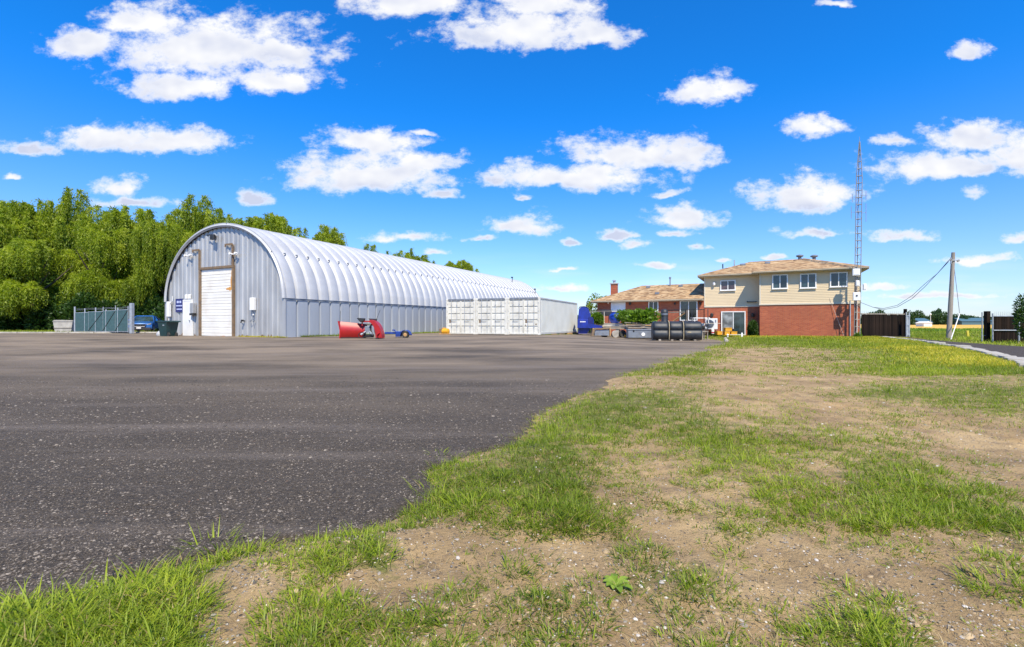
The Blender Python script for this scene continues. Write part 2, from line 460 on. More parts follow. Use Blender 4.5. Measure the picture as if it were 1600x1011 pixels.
def brick_mat():
    m = bpy.data.materials.new('brick_wall'); m.use_nodes = True
    N, L = m.node_tree.nodes, m.node_tree.links
    b = N['Principled BSDF']; b.inputs['Roughness'].default_value = 0.85
    tc = N.new('ShaderNodeTexCoord'); sp = N.new('ShaderNodeSeparateXYZ'); L.new(tc.outputs['Object'], sp.inputs[0])
    ad = N.new('ShaderNodeMath'); ad.operation = 'ADD'; L.new(sp.outputs[0], ad.inputs[0]); L.new(sp.outputs[1], ad.inputs[1])
    cb = N.new('ShaderNodeCombineXYZ'); L.new(ad.outputs[0], cb.inputs[0]); L.new(sp.outputs[2], cb.inputs[1])
    t = N.new('ShaderNodeTexBrick')
    t.inputs['Scale'].default_value = 1.0
    t.inputs['Brick Width'].default_value = 0.24; t.inputs['Row Height'].default_value = 0.08
    t.inputs['Mortar Size'].default_value = 0.009
    t.inputs['Color1'].default_value = (0.44,0.115,0.045,1); t.inputs['Color2'].default_value = (0.33,0.07,0.03,1)
    t.inputs['Mortar'].default_value = (0.26,0.15,0.10,1); t.inputs['Bias'].default_value = 0.1
    L.new(cb.outputs[0], t.inputs['Vector'])
    n = N.new('ShaderNodeTexNoise'); n.inputs['Scale'].default_value = 0.9; n.inputs['Detail'].default_value = 6
    L.new(tc.outputs['Object'], n.inputs['Vector'])
    mr = N.new('ShaderNodeMapRange'); mr.inputs[3].default_value = 0.75; mr.inputs[4].default_value = 1.25; L.new(n.outputs[0], mr.inputs[0])
    s = N.new('ShaderNodeVectorMath'); s.operation = 'SCALE'; L.new(t.outputs[0], s.inputs[0]); L.new(mr.outputs[0], s.inputs['Scale'])
    L.new(s.outputs[0], b.inputs['Base Color'])
    bp = N.new('ShaderNodeBump'); bp.inputs['Strength'].default_value = 0.5; bp.inputs['Distance'].default_value = 0.01; bp.invert = True
    L.new(t.outputs['Fac'], bp.inputs['Height']); L.new(bp.outputs[0], b.inputs['Normal'])
    return m
M['brick'] = brick_mat()

def shingle_mat():
    m = bpy.data.materials.new('roof_shingle'); m.use_nodes = True
    N, L = m.node_tree.nodes, m.node_tree.links
    b = N['Principled BSDF']; b.inputs['Roughness'].default_value = 0.9
    tc = N.new('ShaderNodeTexCoord')
    vo = N.new('ShaderNodeTexVoronoi'); vo.inputs['Scale'].default_value = 1.0
    mp = N.new('ShaderNodeMapping'); mp.inputs['Scale'].default_value = (3.2, 3.2, 14)
    L.new(tc.outputs['Object'], mp.inputs[0]); L.new(mp.outputs[0], vo.inputs['Vector'])
    cr = N.new('ShaderNodeValToRGB'); e = cr.color_ramp.elements
    e[0].color = (0.18,0.105,0.05,1); e[0].position = 0.1; e[1].color = (0.44,0.31,0.17,1); e[1].position = 0.9
    k = e.new(0.5); k.color = (0.34,0.21,0.10,1)
    sp = N.new('ShaderNodeSeparateColor'); L.new(vo.outputs['Color'], sp.inputs[0]); L.new(sp.outputs[0], cr.inputs[0])
    n = N.new('ShaderNodeTexNoise'); n.inputs['Scale'].default_value = 0.8; n.inputs['Detail'].default_value = 7
    L.new(tc.outputs['Object'], n.inputs['Vector'])
    mr = N.new('ShaderNodeMapRange'); mr.inputs[3].default_value = 0.7; mr.inputs[4].default_value = 1.3; L.new(n.outputs[0], mr.inputs[0])
    s = N.new('ShaderNodeVectorMath'); s.operation = 'SCALE'; L.new(cr.outputs[0], s.inputs[0]); L.new(mr.outputs[0], s.inputs['Scale'])
    L.new(s.outputs[0], b.inputs['Base Color'])
    return m
M['shingle'] = shingle_mat()

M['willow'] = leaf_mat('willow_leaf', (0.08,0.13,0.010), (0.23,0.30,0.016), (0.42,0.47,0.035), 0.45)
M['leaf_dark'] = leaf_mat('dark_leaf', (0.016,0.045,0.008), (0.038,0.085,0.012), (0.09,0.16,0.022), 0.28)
M['leaf_mid'] = leaf_mat('garden_leaf', (0.05,0.11,0.010), (0.12,0.22,0.015), (0.24,0.37,0.03), 0.35)
M['leaf_far'] = leaf_mat('far_leaf', (0.025,0.065,0.022), (0.045,0.10,0.03), (0.08,0.14,0.04), 0.25)
M['grass'] = leaf_mat('grass_blade', (0.09,0.135,0.008), (0.21,0.285,0.014), (0.38,0.44,0.032), 0.40, dead=(0.36,0.27,0.10))
M['grass_yellow'] = leaf_mat('yellow_grass_blade', (0.30,0.31,0.02), (0.52,0.46,0.03), (0.66,0.55,0.06), 0.35, dead=(0.42,0.33,0.12))
M['straw'] = leaf_mat('dry_straw', (0.20,0.14,0.06), (0.34,0.25,0.12), (0.50,0.40,0.22), 0.2)
M['weed'] = leaf_mat('weed_leaf', (0.16,0.25,0.025), (0.20,0.31,0.03), (0.27,0.37,0.05), 0.35)

# ------------------------------------------------------------------ terrain
def sstep(a, b, x):
    t = np.clip((x - a) / (b - a), 0, 1)
    return t * t * (3 - 2 * t)

# value noise, vectorised
_perm = np.random.default_rng(5).random((256, 256))
def vnoise(x, y, s=1.0, seed=0):
    x = np.asarray(x) * s + 37.13 * seed; y = np.asarray(y) * s + 71.7 * seed
    xi, yi = np.floor(x).astype(int), np.floor(y).astype(int)
    fx, fy = x - xi, y - yi
    fx = fx*fx*(3-2*fx); fy = fy*fy*(3-2*fy)
    g = lambda i, j: _perm[i & 255, j & 255]
    return (g(xi,yi)*(1-fx)+g(xi+1,yi)*fx)*(1-fy) + (g(xi,yi+1)*(1-fx)+g(xi+1,yi+1)*fx)*fy
def fbm(x, y, s=1.0, o=4, seed=0):
    t, a, w = 0, 1, 0
    for k in range(o):
        t = t + a * vnoise(x, y, s * 2**k, seed + k); w += a; a *= 0.5
    return t / w

def zt(x, y):
    """broad terrain height"""
    x = np.asarray(x, float); y = np.asarray(y, float)
    return 0.27 * sstep(8, 27, y) * (1 - sstep(1, 8, x - 0.02 * y))
def ztf(x, y): return float(zt(x, y))

# asphalt edge X as a function of Y (from ground points in the photograph)
EDGE = [(-6,-12),(0.5,-4.2),(1.3,-2.7),(1.70,-1.95),(1.85,-1.70),(2.02,-1.48),(2.24,-1.15),(2.38,-0.80),(2.6,-0.66),(2.85,-0.52),(3.7,-0.48),(4.05,0.05),(4.5,0.14),(5.0,0.24),
        (6.2,0.62),(7.5,1.25),(9.2,2.05),(11.2,3.3),(15,5.7),(19.7,8.2),(23,10.2),(26,12.0),(30,12.8),(60,12.9)]
_ey = np.array([e[0] for e in EDGE]); _ex = np.array([e[1] for e in EDGE])
def edge_x(y):
    y = np.asarray(y, float)
    j = (fbm(y, y*0, 2.6, 4, 3) - 0.5) * 0.5 * np.clip(y/6, 0.45, 2.5) + (fbm(y, y*0, 14, 3, 9) - 0.5) * 0.16
    return np.interp(y, _ey, _ex) + j

# grass density read off the photograph: rows of (pixel y, {pixel x: 0..9})
ROWS = [
 (516, {1000:4,1100:8,1200:9,1300:9,1400:9,1600:9}),
 (535, {1000:0,1080:3,1100:5,1150:6,1200:8,1300:9,1400:9,1600:9}),
 (545, {1000:0,1050:2,1100:6,1150:3,1200:2,1250:4,1300:6,1400:8,1500:9,1600:9}),
 (560, {950:0,1000:2,1050:5,1100:6,1150:1,1200:1,1250:3,1300:4,1350:6,1400:7,1500:8,1600:8}),
 (580, {900:0,950:2,1000:4,1050:6,1100:5,1150:2,1200:1,1250:2,1300:3,1350:5,1400:7,1500:7,1600:7}),
 (600, {900:1,950:1,1000:4,1050:4,1100:6,1150:1,1200:3,1250:1,1300:1,1350:3,1400:5,1500:6,1600:6}),
 (620, {850:0,900:5,950:8,1000:7,1050:7,1100:4,1150:1,1200:2,1250:1,1300:5,1350:8,1400:9,1450:9,1500:8,1600:7}),
 (640, {820:1,850:5,900:8,950:8,1000:8,1050:7,1100:5,1150:4,1200:3,1250:1,1300:0,1350:1,1400:2,1500:6,1550:7,1600:6}),
 (670, {800:2,850:8,900:8,950:8,1000:6,1050:6,1100:7,1150:5,1200:5,1250:4,1300:1,1350:1,1450:1,1500:1,1550:2,1600:3}),
 (700, {650:0,700:4,750:1,800:7,850:8,900:6,950:5,1000:2,1050:5,1100:8,1150:8,1200:6,1250:5,1300:6,1350:4,1400:3,1450:1,1500:0,1600:0}),
 (740, {600:0,650:4,700:7,750:7,800:7,850:8,900:7,950:2,1000:1,1050:2,1100:6,1150:7,1200:5,1250:5,1300:3,1350:7,1400:7,1450:6,1500:3,1550:1,1600:1}),
 (780, {600:1,650:8,700:8,750:8,800:7,850:8,900:8,950:1,1000:1,1050:1,1100:2,1150:3,1200:6,1250:6,1300:4,1350:6,1400:5,1450:7,1500:7,1550:5,1600:3}),
 (830, {250:0,300:5,350:6,400:3,450:0,500:2,550:3,600:2,650:3,700:1,750:2,800:3,850:6,900:8,950:4,1000:0,1050:0,1100:2,1150:5,1200:1,1250:1,1300:2,1350:4,1400:7,1450:6,1500:6,1550:7,1600:6}),
 (860, {250:2,300:6,350:8,400:7,450:1,500:6,550:8,600:7,650:0,700:0,850:1,900:1,960:0,1000:6,1050:0,1100:1,1150:2,1200:0,1450:0,1500:1,1550:3,1600:5}),
 (900, {150:0,200:4,250:7,300:8,350:5,400:0,450:1,500:8,550:8,600:8,650:1,700:0,760:0,800:5,850:3,900:2,950:3,1000:4,1050:5,1100:6,1150:3,1200:0,1500:0,1550:4,1600:4}),
 (930, {0:3,50:4,100:4,150:5,200:8,250:8,300:7,350:1,400:1,450:1,500:5,550:3,600:3,650:0,700:3,750:0,850:1,900:3,950:5,1000:5,1050:6,1100:6,1150:1,1200:0,1300:1,1350:3,1400:0,1500:2,1550:5,1600:6}),
 (960, {0:8,50:8,100:9,150:9,200:9,250:9,300:8,350:1,400:1,450:5,500:6,550:5,600:2,650:5,700:4,750:1,800:1,850:5,900:5,1000:1,1050:3,1100:4,1150:3,1200:0,1280:1,1300:3,1350:6,1400:4,1450:0,1600:3}),
 (1010,{0:9,300:8,350:1,400:2,450:6,500:6,550:5,600:3,650:4,700:4,750:1,800:0,850:3,900:4,950:1,1050:3,1100:3,1150:1,1200:0,1300:4,1350:6,1400:5,1450:0,1600:1}),
 (1200,{0:6,400:3,800:5,1200:4,1600:6}),
]
_gx = np.arange(-400, 2001, 25)
_gy = np.array([r[0] for r in ROWS], float)
_gd = np.array([np.interp(_gx, list(r[1].keys()), list(r[1].values())) for r in ROWS]) / 9.0
def grass_density(x, y):
    """at ground points; the map is looked up by bearing and distance from the origin"""
    y2 = np.maximum(y, 0.8)
    px = 800 + 740 * x / y2
    py = 505.5 + 740 * CAMZ / y2
    py = np.clip(py, _gy[0], _gy[-1])
    i = np.clip(np.searchsorted(_gy, py) - 1, 0, len(_gy) - 2)
    t = (py - _gy[i]) / (_gy[i+1] - _gy[i])
    fx = np.clip((px - _gx[0]) / 25.0, 0, len(_gx) - 1.001)
    j = fx.astype(int); u = fx - j
    g = lambda a, b: _gd[a, b]
    return (g(i,j)*(1-u)+g(i,j+1)*u)*(1-t) + (g(i+1,j)*(1-u)+g(i+1,j+1)*u)*t

def hump(x, y):
    """small relief of the dirt and turf right of the yard"""
    e = edge_x(y)
    m = sstep(0.0, 0.5, x - e) * (1 - sstep(40, 60, y))
    g = grass_density(x, y)
    h = (fbm(x, y, 1.1, 4, 21) - 0.45) * 0.07 + (fbm(x, y, 6.0, 3, 31) - 0.5) * 0.022 + (fbm(x, y, 15.0, 4, 41) - 0.5) * 0.034 + 0.025 * g
    return m * (h + 0.015) - 0.05 * (1 - sstep(-0.25, 0.03, x - e)) * (y < 60) 
def ground_z(x, y): return zt(x, y) + hump(x, y)

def build_ground():
    xs = np.concatenate([-np.geomspace(4000, 30, 26), np.arange(-29, -4, 1.0), np.arange(-4, 8.5, 0.045), np.arange(8.6, 30, 0.2), np.geomspace(30.5, 4000, 26)])
    ys = np.concatenate([-np.geomspace(1500, 6, 10), np.arange(-5, 1.0, 0.5), np.arange(1.0, 7.0, 0.04), np.arange(7.0, 14, 0.12), np.arange(14, 62, 0.4), np.geomspace(63, 4500, 26)])
    X, Y = np.meshgrid(xs, ys)
    Z = ground_z(X, Y)
    X2 = X + 0.0
    n, m = X.shape
    idx = np.arange(n*m).reshape(n, m)
    f = np.stack([idx[:-1,:-1], idx[:-1,1:], idx[1:,1:], idx[1:,:-1]], -1).reshape(-1)
    g = grass_density(X, Y) * np.where(X > edge_x(Y), 1, 0)
    g = np.where((Y > 60) | (X < -25), 1.0, g)
    v = np.stack([X2, Y, Z], -1).reshape(-1, 3)
    # material
    mt = bpy.data.materials.new('dirt_and_turf'); mt.use_nodes = True
    N, L = mt.node_tree.nodes, mt.node_tree.links
    b = N['Principled BSDF']; b.inputs['Roughness'].default_value = 0.95; b.inputs['Specular IOR Level'].default_value = 0.2
    tc = N.new('ShaderNodeTexCoord')
    def nz(s, d=5, r=0.6):
        k = N.new('ShaderNodeTexNoise'); k.inputs['Scale'].default_value = s; k.inputs['Detail'].default_value = d; k.inputs['Roughness'].default_value = r
        L.new(tc.outputs['Object'], k.inputs['Vector']); return k
    def ramp(src, stops):
        c = N.new('ShaderNodeValToRGB'); e = c.color_ramp.elements
        e[0].position, e[0].color = stops[0][0], (*stops[0][1], 1); e[1].position, e[1].color = stops[-1][0], (*stops[-1][1], 1)
        for p, cc in stops[1:-1]: q = e.new(p); q.color = (*cc, 1)
        L.new(src, c.inputs[0]); return c.outputs[0]
    def mix(f, a, bb, clamp=True):
        k = N.new('ShaderNodeMix'); k.data_type = 'RGBA'; 
        if isinstance(f, float): k.inputs[0].default_value = f
        else: L.new(f, k.inputs[0])
        for s_, v_ in ((6, a), (7, bb)):
            if isinstance(v_, tuple): k.inputs[s_].default_value = (*v_, 1)
            else: L.new(v_, k.inputs[s_])
        return k.outputs[2]
    def rng_(src, a, c, lo=0.0, hi=1.0):
        k = N.new('ShaderNodeMapRange'); k.inputs[1].default_value = a; k.inputs[2].default_value = c; k.inputs[3].default_value = lo; k.inputs[4].default_value = hi
        L.new(src, k.inputs[0]); return k.outputs[0]
    dirt = ramp(nz(1.3, 8, 0.65).outputs[0], [(0.25,(0.17,0.115,0.060)),(0.5,(0.36,0.25,0.125)),(0.75,(0.52,0.38,0.20))])
    dark = nz(5.0, 6, 0.7)
    dirt = mix(rng_(dark.outputs[0], 0.50, 0.68, 0, 0.65), dirt, (0.16,0.112,0.07))
    straw = nz(0.8, 4)
    dirt = mix(rng_(straw.outputs[0], 0.56, 0.70, 0, 0.5), dirt, (0.48,0.31,0.13))
    # little chips
    vo = N.new('ShaderNodeTexVoronoi'); vo.inputs['Scale'].default_value = 55; L.new(tc.outputs['Object'], vo.inputs['Vector'])
    sc = N.new('ShaderNodeSeparateColor'); L.new(vo.outputs['Color'], sc.inputs[0])
    chipm = N.new('ShaderNodeMath'); chipm.operation = 'MULTIPLY'
    L.new(rng_(vo.outputs['Distance'], 0.32, 0.24), chipm.inputs[0]); L.new(rng_(sc.outputs[0], 0.86, 0.90), chipm.inputs[1])
    dirt = mix(chipm.outputs[0], dirt, (0.52,0.48,0.42))
    chip2 = N.new('ShaderNodeMath'); chip2.operation = 'MULTIPLY'
    L.new(rng_(vo.outputs['Distance'], 0.40, 0.30), chip2.inputs[0]); L.new(rng_(sc.outputs[1], 0.85, 0.88), chip2.inputs[1])
    dirt = mix(chip2.outputs[0], dirt, (0.10,0.085,0.07))
    at = N.new('ShaderNodeAttribute'); at.attribute_name = 'turf'
    green = ramp(nz(9, 6, 0.7).outputs[0], [(0.3,(0.06,0.075,0.015)),(0.55,(0.12,0.15,0.025)),(0.8,(0.24,0.22,0.06))])
    tf = N.new('ShaderNodeMath'); tf.operation = 'ADD'
    L.new(rng_(nz(7, 5, 0.7).outputs[0], 0.3, 0.7, -0.45, 0.30), tf.inputs[0]); L.new(at.outputs['Fac'], tf.inputs[1])
    L.new(mix(rng_(tf.outputs[0], 0.45, 0.8, 0, 0.85), dirt, green), b.inputs['Base Color'])
    bp = N.new('ShaderNodeBump'); bp.inputs['Strength'].default_value = 1.0; bp.inputs['Distance'].default_value = 0.02
    hh = N.new('ShaderNodeMath'); hh.operation = 'ADD'
    L.new(nz(38, 7, 0.7).outputs[0], hh.inputs[0])
    L.new(chipm.outputs[0], hh.inputs[1])
    L.new(hh.outputs[0], bp.inputs['Height']); L.new(bp.outputs[0], b.inputs['Normal'])
    me = np_mesh('ground', v, f, 4, mt, {'turf': ('POINT', g.ravel())}, smooth=True)
    tag(obj('ground', me, None), kind='structure')
build_ground()

def asphalt_mat(name, far_dust_glare=True, dark=False):
    mt = bpy.data.materials.new(name); mt.use_nodes = True
    N, L = mt.node_tree.nodes, mt.node_tree.links
    b = N['Principled BSDF']; b.inputs['Roughness'].default_value = 0.8; b.inputs['Specular IOR Level'].default_value = 0.35
    tc = N.new('ShaderNodeTexCoord')
    def nz(s, d=5, r=0.6, st=None):
        k = N.new('ShaderNodeTexNoise'); k.inputs['Scale'].default_value = s; k.inputs['Detail'].default_value = d; k.inputs['Roughness'].default_value = r
        if st:
            mp = N.new('ShaderNodeMapping'); mp.inputs['Scale'].default_value = st; mp.inputs['Rotation'].default_value = (0,0,R(-14)); L.new(tc.outputs['Object'], mp.inputs[0]); L.new(mp.outputs[0], k.inputs['Vector'])
        else: L.new(tc.outputs['Object'], k.inputs['Vector'])
        return k.outputs[0]
    def rg(src, a, c, lo=0.0, hi=1.0):
        k = N.new('ShaderNodeMapRange'); k.inputs[1].default_value = a; k.inputs[2].default_value = c; k.inputs[3].default_value = lo; k.inputs[4].default_value = hi
        L.new(src, k.inputs[0]); return k.outputs[0]
    def mix(f, a, bb):
        k = N.new('ShaderNodeMix'); k.data_type = 'RGBA'; L.new(f, k.inputs[0])
        for s_, v_ in ((6, a), (7, bb)):
            if isinstance(v_, tuple): k.inputs[s_].default_value = (*v_, 1)
            else: L.new(v_, k.inputs[s_])
        return k.outputs[2]
    def mul(a, c):
        k = N.new('ShaderNodeMath'); k.operation = 'MULTIPLY'; L.new(a, k.inputs[0])
        if isinstance(c, float): k.inputs[1].default_value = c
        else: L.new(c, k.inputs[1])
        return k.outputs[0]
    base = mix(rg(nz(160, 3, 0.7), 0.3, 0.7), (0.034,0.026,0.017), (0.125,0.096,0.062))
    base = mix(rg(nz(42, 4, 0.75), 0.36, 0.62), (0.020,0.016,0.012), base)
    base = mix(rg(nz(26, 3, 0.7), 0.56, 0.70, 0, 0.55), base, (0.17,0.135,0.10))
    def flecks(scale, lo, hi, thr):
        vo = N.new('ShaderNodeTexVoronoi'); vo.inputs['Scale'].default_value = scale; L.new(tc.outputs['Object'], vo.inputs['Vector'])
        sc = N.new('ShaderNodeSeparateColor'); L.new(vo.outputs['Color'], sc.inputs[0])
        return mul(rg(vo.outputs['Distance'], hi, lo), rg(sc.outputs[0], thr, thr+0.04)), vo
    f1, v1 = flecks(85, 0.22, 0.34, 0.80)
    f2, v2 = flecks(45, 0.20, 0.30, 0.88)
    f3, v3 = flecks(120, 0.25, 0.4, 0.72)
    base = mix(mul(f3, 0.6), base, (0.16,0.14,0.125))
    base = mix(mul(f1, 0.75), base, (0.19,0.165,0.135))
    base = mix(mul(f2, 0.8), base, (0.22,0.195,0.165))
    f4, v4 = flecks(30, 0.12, 0.2, 0.93)
    base = mix(mul(f4, 0.8), base, (0.33,0.17,0.10))
    if far_dust_glare:
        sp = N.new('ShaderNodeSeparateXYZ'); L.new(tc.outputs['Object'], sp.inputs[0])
        dist = rg(sp.outputs[1], 3.0, 16, 0.03, 0.88)  # paler with distance: gravel dust plus grazing-light brightness painted in
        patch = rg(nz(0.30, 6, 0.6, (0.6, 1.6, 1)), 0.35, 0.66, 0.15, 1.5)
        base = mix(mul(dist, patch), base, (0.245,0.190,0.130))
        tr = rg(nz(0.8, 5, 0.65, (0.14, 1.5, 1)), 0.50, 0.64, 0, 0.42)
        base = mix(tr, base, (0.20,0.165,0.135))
    L.new(base, b.inputs['Base Color'])
    bp = N.new('ShaderNodeBump'); bp.inputs['Strength'].default_value = 0.6 if not dark else 0.3; bp.inputs['Distance'].default_value = 0.02
    ad = N.new('ShaderNodeMath'); ad.operation = 'SUBTRACT'
    L.new(nz(45, 6, 0.75), ad.inputs[0]); L.new(mul(v3.outputs['Distance'], 0.8), ad.inputs[1])
    L.new(ad.outputs[0], bp.inputs['Height']); L.new(bp.outputs[0], b.inputs['Normal'])
    return mt
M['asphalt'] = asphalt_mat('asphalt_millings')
M['driveway'] = asphalt_mat('driveway_asphalt', far_dust_glare=False, dark=True)

def build_yard():
    ys = np.concatenate([np.arange(-6, 0.9, 0.5), np.arange(0.9, 8, 0.03), np.arange(8, 16, 0.08), np.arange(16, 60.1, 0.3)])
    rows = []
    u = np.concatenate([np.linspace(0, 1, 60) ** 0.5])       # denser towards the edge
    for y in ys:
        xe = float(edge_x(y))
        xl = -80.0
        xx = xe - (xe - xl) * np.linspace(1, 0, 70) ** 3.2
        rows.append(np.stack([xx, np.full_like(xx, y)], -1))
    V = np.array(rows)
    X, Y = V[..., 0], V[..., 1]
    d = edge_x(Y) - X
    Z = zt(X, Y) + 0.022 * sstep(0, 0.10, d) - 0.03 * (1 - sstep(0, 0.02, d)) + (fbm(X, Y, 0.9, 3, 51) - 0.5) * 0.018 * sstep(0, 0.6, d) + (fbm(X, Y, 22, 2, 61) - 0.5) * 0.010
    n, m = X.shape
    idx = np.arange(n*m).reshape(n, m)
    f = np.stack([idx[:-1,:-1], idx[:-1,1:], idx[1:,1:], idx[1:,:-1]], -1).reshape(-1)
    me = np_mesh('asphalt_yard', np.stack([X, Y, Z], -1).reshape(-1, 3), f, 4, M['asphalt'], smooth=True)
    tag(obj('asphalt_yard', me, None), kind='structure')
build_yard()

# kerb line and driveway on the right
KERB = [(36.0,27.9),(31.5,25.3),(27.3,23.4),(23.0,20.6),(19.2,18.3),(15.1,15.45),(11.5,12.5),(8.5,10.2),(6.0,8.6)]   # (Y, X)
def flat_poly(name, pts, z, m, kind='structure'):
    me = bpy.data.meshes.new(name)
    me.from_pydata([(x, y, z) for x, y in pts], [], [tuple(range(len(pts)))])
    me.materials.append(m)
    fix_normals(me)
    if me.polygons[0].normal.z < 0: me.flip_normals()
    return tag(obj(name, me, None), kind=kind)
drv = [(x + 0.25, y) for y, x in KERB]
far_edge = [(20.5, 17.0), (21.5, 19.7), (23.2, 24.5), (25.0, 28.5), (30.2, 36.2)]
flat_poly('driveway', drv + [(14, 3), (24, 3)] + far_edge, 0.075, M['driveway'])
kr = empty('kerb', kind='structure')
kpts = []
for i in range(len(KERB)-1):
    (y0, x0), (y1, x1) = KERB[i], KERB[i+1]
    L_ = math.hypot(x1-x0, y1-y0); n = max(1, int(L_/0.85))
    for k in range(n): kpts.append((x0+(x1-x0)*k/n, y0+(y1-y0)*k/n, x0+(x1-x0)*(k+1)/n, y0+(y1-y0)*(k+1)/n))
for (x0, y0, x1, y1) in kpts:
    d = Vector((x1-x0, y1-y0, 0)); L_ = d.length; an = math.atan2(d.y, d.x)
    w = rnd.uniform(0.15, 0.26); h = rnd.uniform(0.06, 0.11)
    mb = MB(); g = 0.02
    a = [(-L_/2+g+rnd.uniform(0,.03), -w+rnd.uniform(-.06,.06)), (L_/2-g, -w+rnd.uniform(-.06,.06)), (L_/2-g-rnd.uniform(0,.05), w+rnd.uniform(-.06,.06)), (-L_/2+g, w+rnd.uniform(-.06,.06))]
    t = [(p[0]*0.96, p[1]*0.93) for p in a]
    mb.add([(*p, -0.12) for p in a] + [(*p, h*0.75) for p in a] + [(p[0], p[1], h+rnd.uniform(-.012,.012)) for p in t],
           [(3,2,1,0),(8,9,10,11)] + [(i, (i+1)%4, 4+(i+1)%4, 4+i) for i in range(4)] + [(4+i, 4+(i+1)%4, 8+(i+1)%4, 8+i) for i in range(4)])
    o = obj('slab', mb, M['kerb'], kr, loc=((x0+x1)/2, (y0+y1)/2, 0.035 + rnd.uniform(-0.01, 0.01)), rz=an)
# low kerb at the left edge of the yard
kl = empty('kerb', loc=(0, 0, 0), kind='structure')
for k in range(16):
    x = -58 + k*2.0
    mb = MB().bbox(-0.98, 0.98, -0.1, 0.1, 0, 0.12, 0.02)
    obj('slab', mb, M['kerb'], kl, loc=(x, 37.2 + 0.02*k, 0.27))

# fields on the right and beyond
def field_sheet(name, x0, x1, y0, y1, z, c1, c2, c3, sc, st=(1,1,1), amp=0.05, skirt=0.0):
    mt = bpy.data.materials.new(name + '_mat'); mt.use_nodes = True
    N, L = mt.node_tree.nodes, mt.node_tree.links
    b = N['Principled BSDF']; b.inputs['Roughness'].default_value = 0.95; b.inputs['Specular IOR Level'].default_value = 0.1
    tc = N.new('ShaderNodeTexCoord'); mp = N.new('ShaderNodeMapping'); mp.inputs['Scale'].default_value = st
    L.new(tc.outputs['Object'], mp.inputs[0])
    n = N.new('ShaderNodeTexNoise'); n.inputs['Scale'].default_value = sc; n.inputs['Detail'].default_value = 8; n.inputs['Roughness'].default_value = 0.65
    L.new(mp.outputs[0], n.inputs['Vector'])
    cr = N.new('ShaderNodeValToRGB'); e = cr.color_ramp.elements
    e[0].position = 0.32; e[0].color = (*c1, 1); e[1].position = 0.68; e[1].color = (*c3, 1); k = e.new(0.5); k.color = (*c2, 1)
    L.new(n.outputs[0], cr.inputs[0]); L.new(cr.outputs[0], b.inputs['Base Color'])
    xs = np.linspace(x0, x1, 160); ys = np.geomspace(y0, y1, 90)
    X, Y = np.meshgrid(xs, ys)
    Z = z + (fbm(X, Y, 0.35, 4, 77) - 0.5) * amp
    Z[0, :] -= skirt
    n_, m_ = X.shape; idx = np.arange(n_*m_).reshape(n_, m_)
    f = np.stack([idx[:-1,:-1], idx[:-1,1:], idx[1:,1:], idx[1:,:-1]], -1).reshape(-1)
    me = np_mesh(name, np.stack([X, Y, Z], -1).reshape(-1, 3), f, 4, mt, smooth=True)
    return tag(obj(name, me, None), kind='structure')
field_sheet('meadow', -60, 260, 62, 90, 0.03, (0.06,0.11,0.02), (0.12,0.19,0.03), (0.24,0.26,0.05), 0.6, (1,1,1), 0.3)
field_sheet('wheat_field', -100, 900, 88, 700, 0.14, (0.50,0.30,0.055), (0.58,0.37,0.08), (0.64,0.42,0.12), 0.15, (0.3,1.5,1), 0.12, 0.4)

# ------------------------------------------------------------------ arched steel building
HA = R(25.3)
HP = (-12.55, 26.0)
HZ = ztf(HP[0], HP[1] + 3)
HW, HL, HB, HR = 10.8, 39.0, 2.20, 4.38          # width, length, straight wall, rise of arch
hangar = empty('arched_steel_building', (HP[0], HP[1], HZ - 0.02), -HA,
    "long galvanised steel arch building with ribbed barrel roof and white overhead door", "building")
def arch(x):                                       # height of the arch over local x
    u = (x + HW/2) / (HW/2)
    return HB + HR * math.sqrt(max(0.0, 1 - u*u))
def arch_pt(a, dr=0.0):                            # a: 0 right springing .. pi left springing
    x = -HW/2 + (HW/2 + dr) * math.cos(a); z = HB + (HR + dr) * math.sin(a)
    return x, z
NP = 48; PW = HL / NP
def arch_panel_mesh():
    prof = [(0.0, 0.0), (0.04, 0.0), (0.16, 0.13), (0.24, 0.155), (0.50, 0.172), (0.76, 0.155), (0.84, 0.13), (0.96, 0.0), (1.0, 0.0)]
    mb = MB(); seg = 34
    vs, fs = [], []
    for i in range(seg + 1):
        a = math.pi * i / seg
        lap = 0.012 if (i % 9) < 5 else 0.0
        for (t, r) in prof:
            x, z = arch_pt(a, r + lap)
            vs.append((x, t * PW, z))
    m = len(prof)
    for i in range(seg):
        for k in range(m - 1):
            fs.append((i*m+k, i*m+k+1, (i+1)*m+k+1, (i+1)*m+k))
    mb.add(vs, fs)
    return mb
ap = obj('arch_panel', arch_panel_mesh(), M['galv_roof'], hangar, smooth=28, loc=(0, -0.05, 0))
for k in range(1, NP): share('arch_panel', ap, hangar, (0, -0.05 + k*PW, 0))
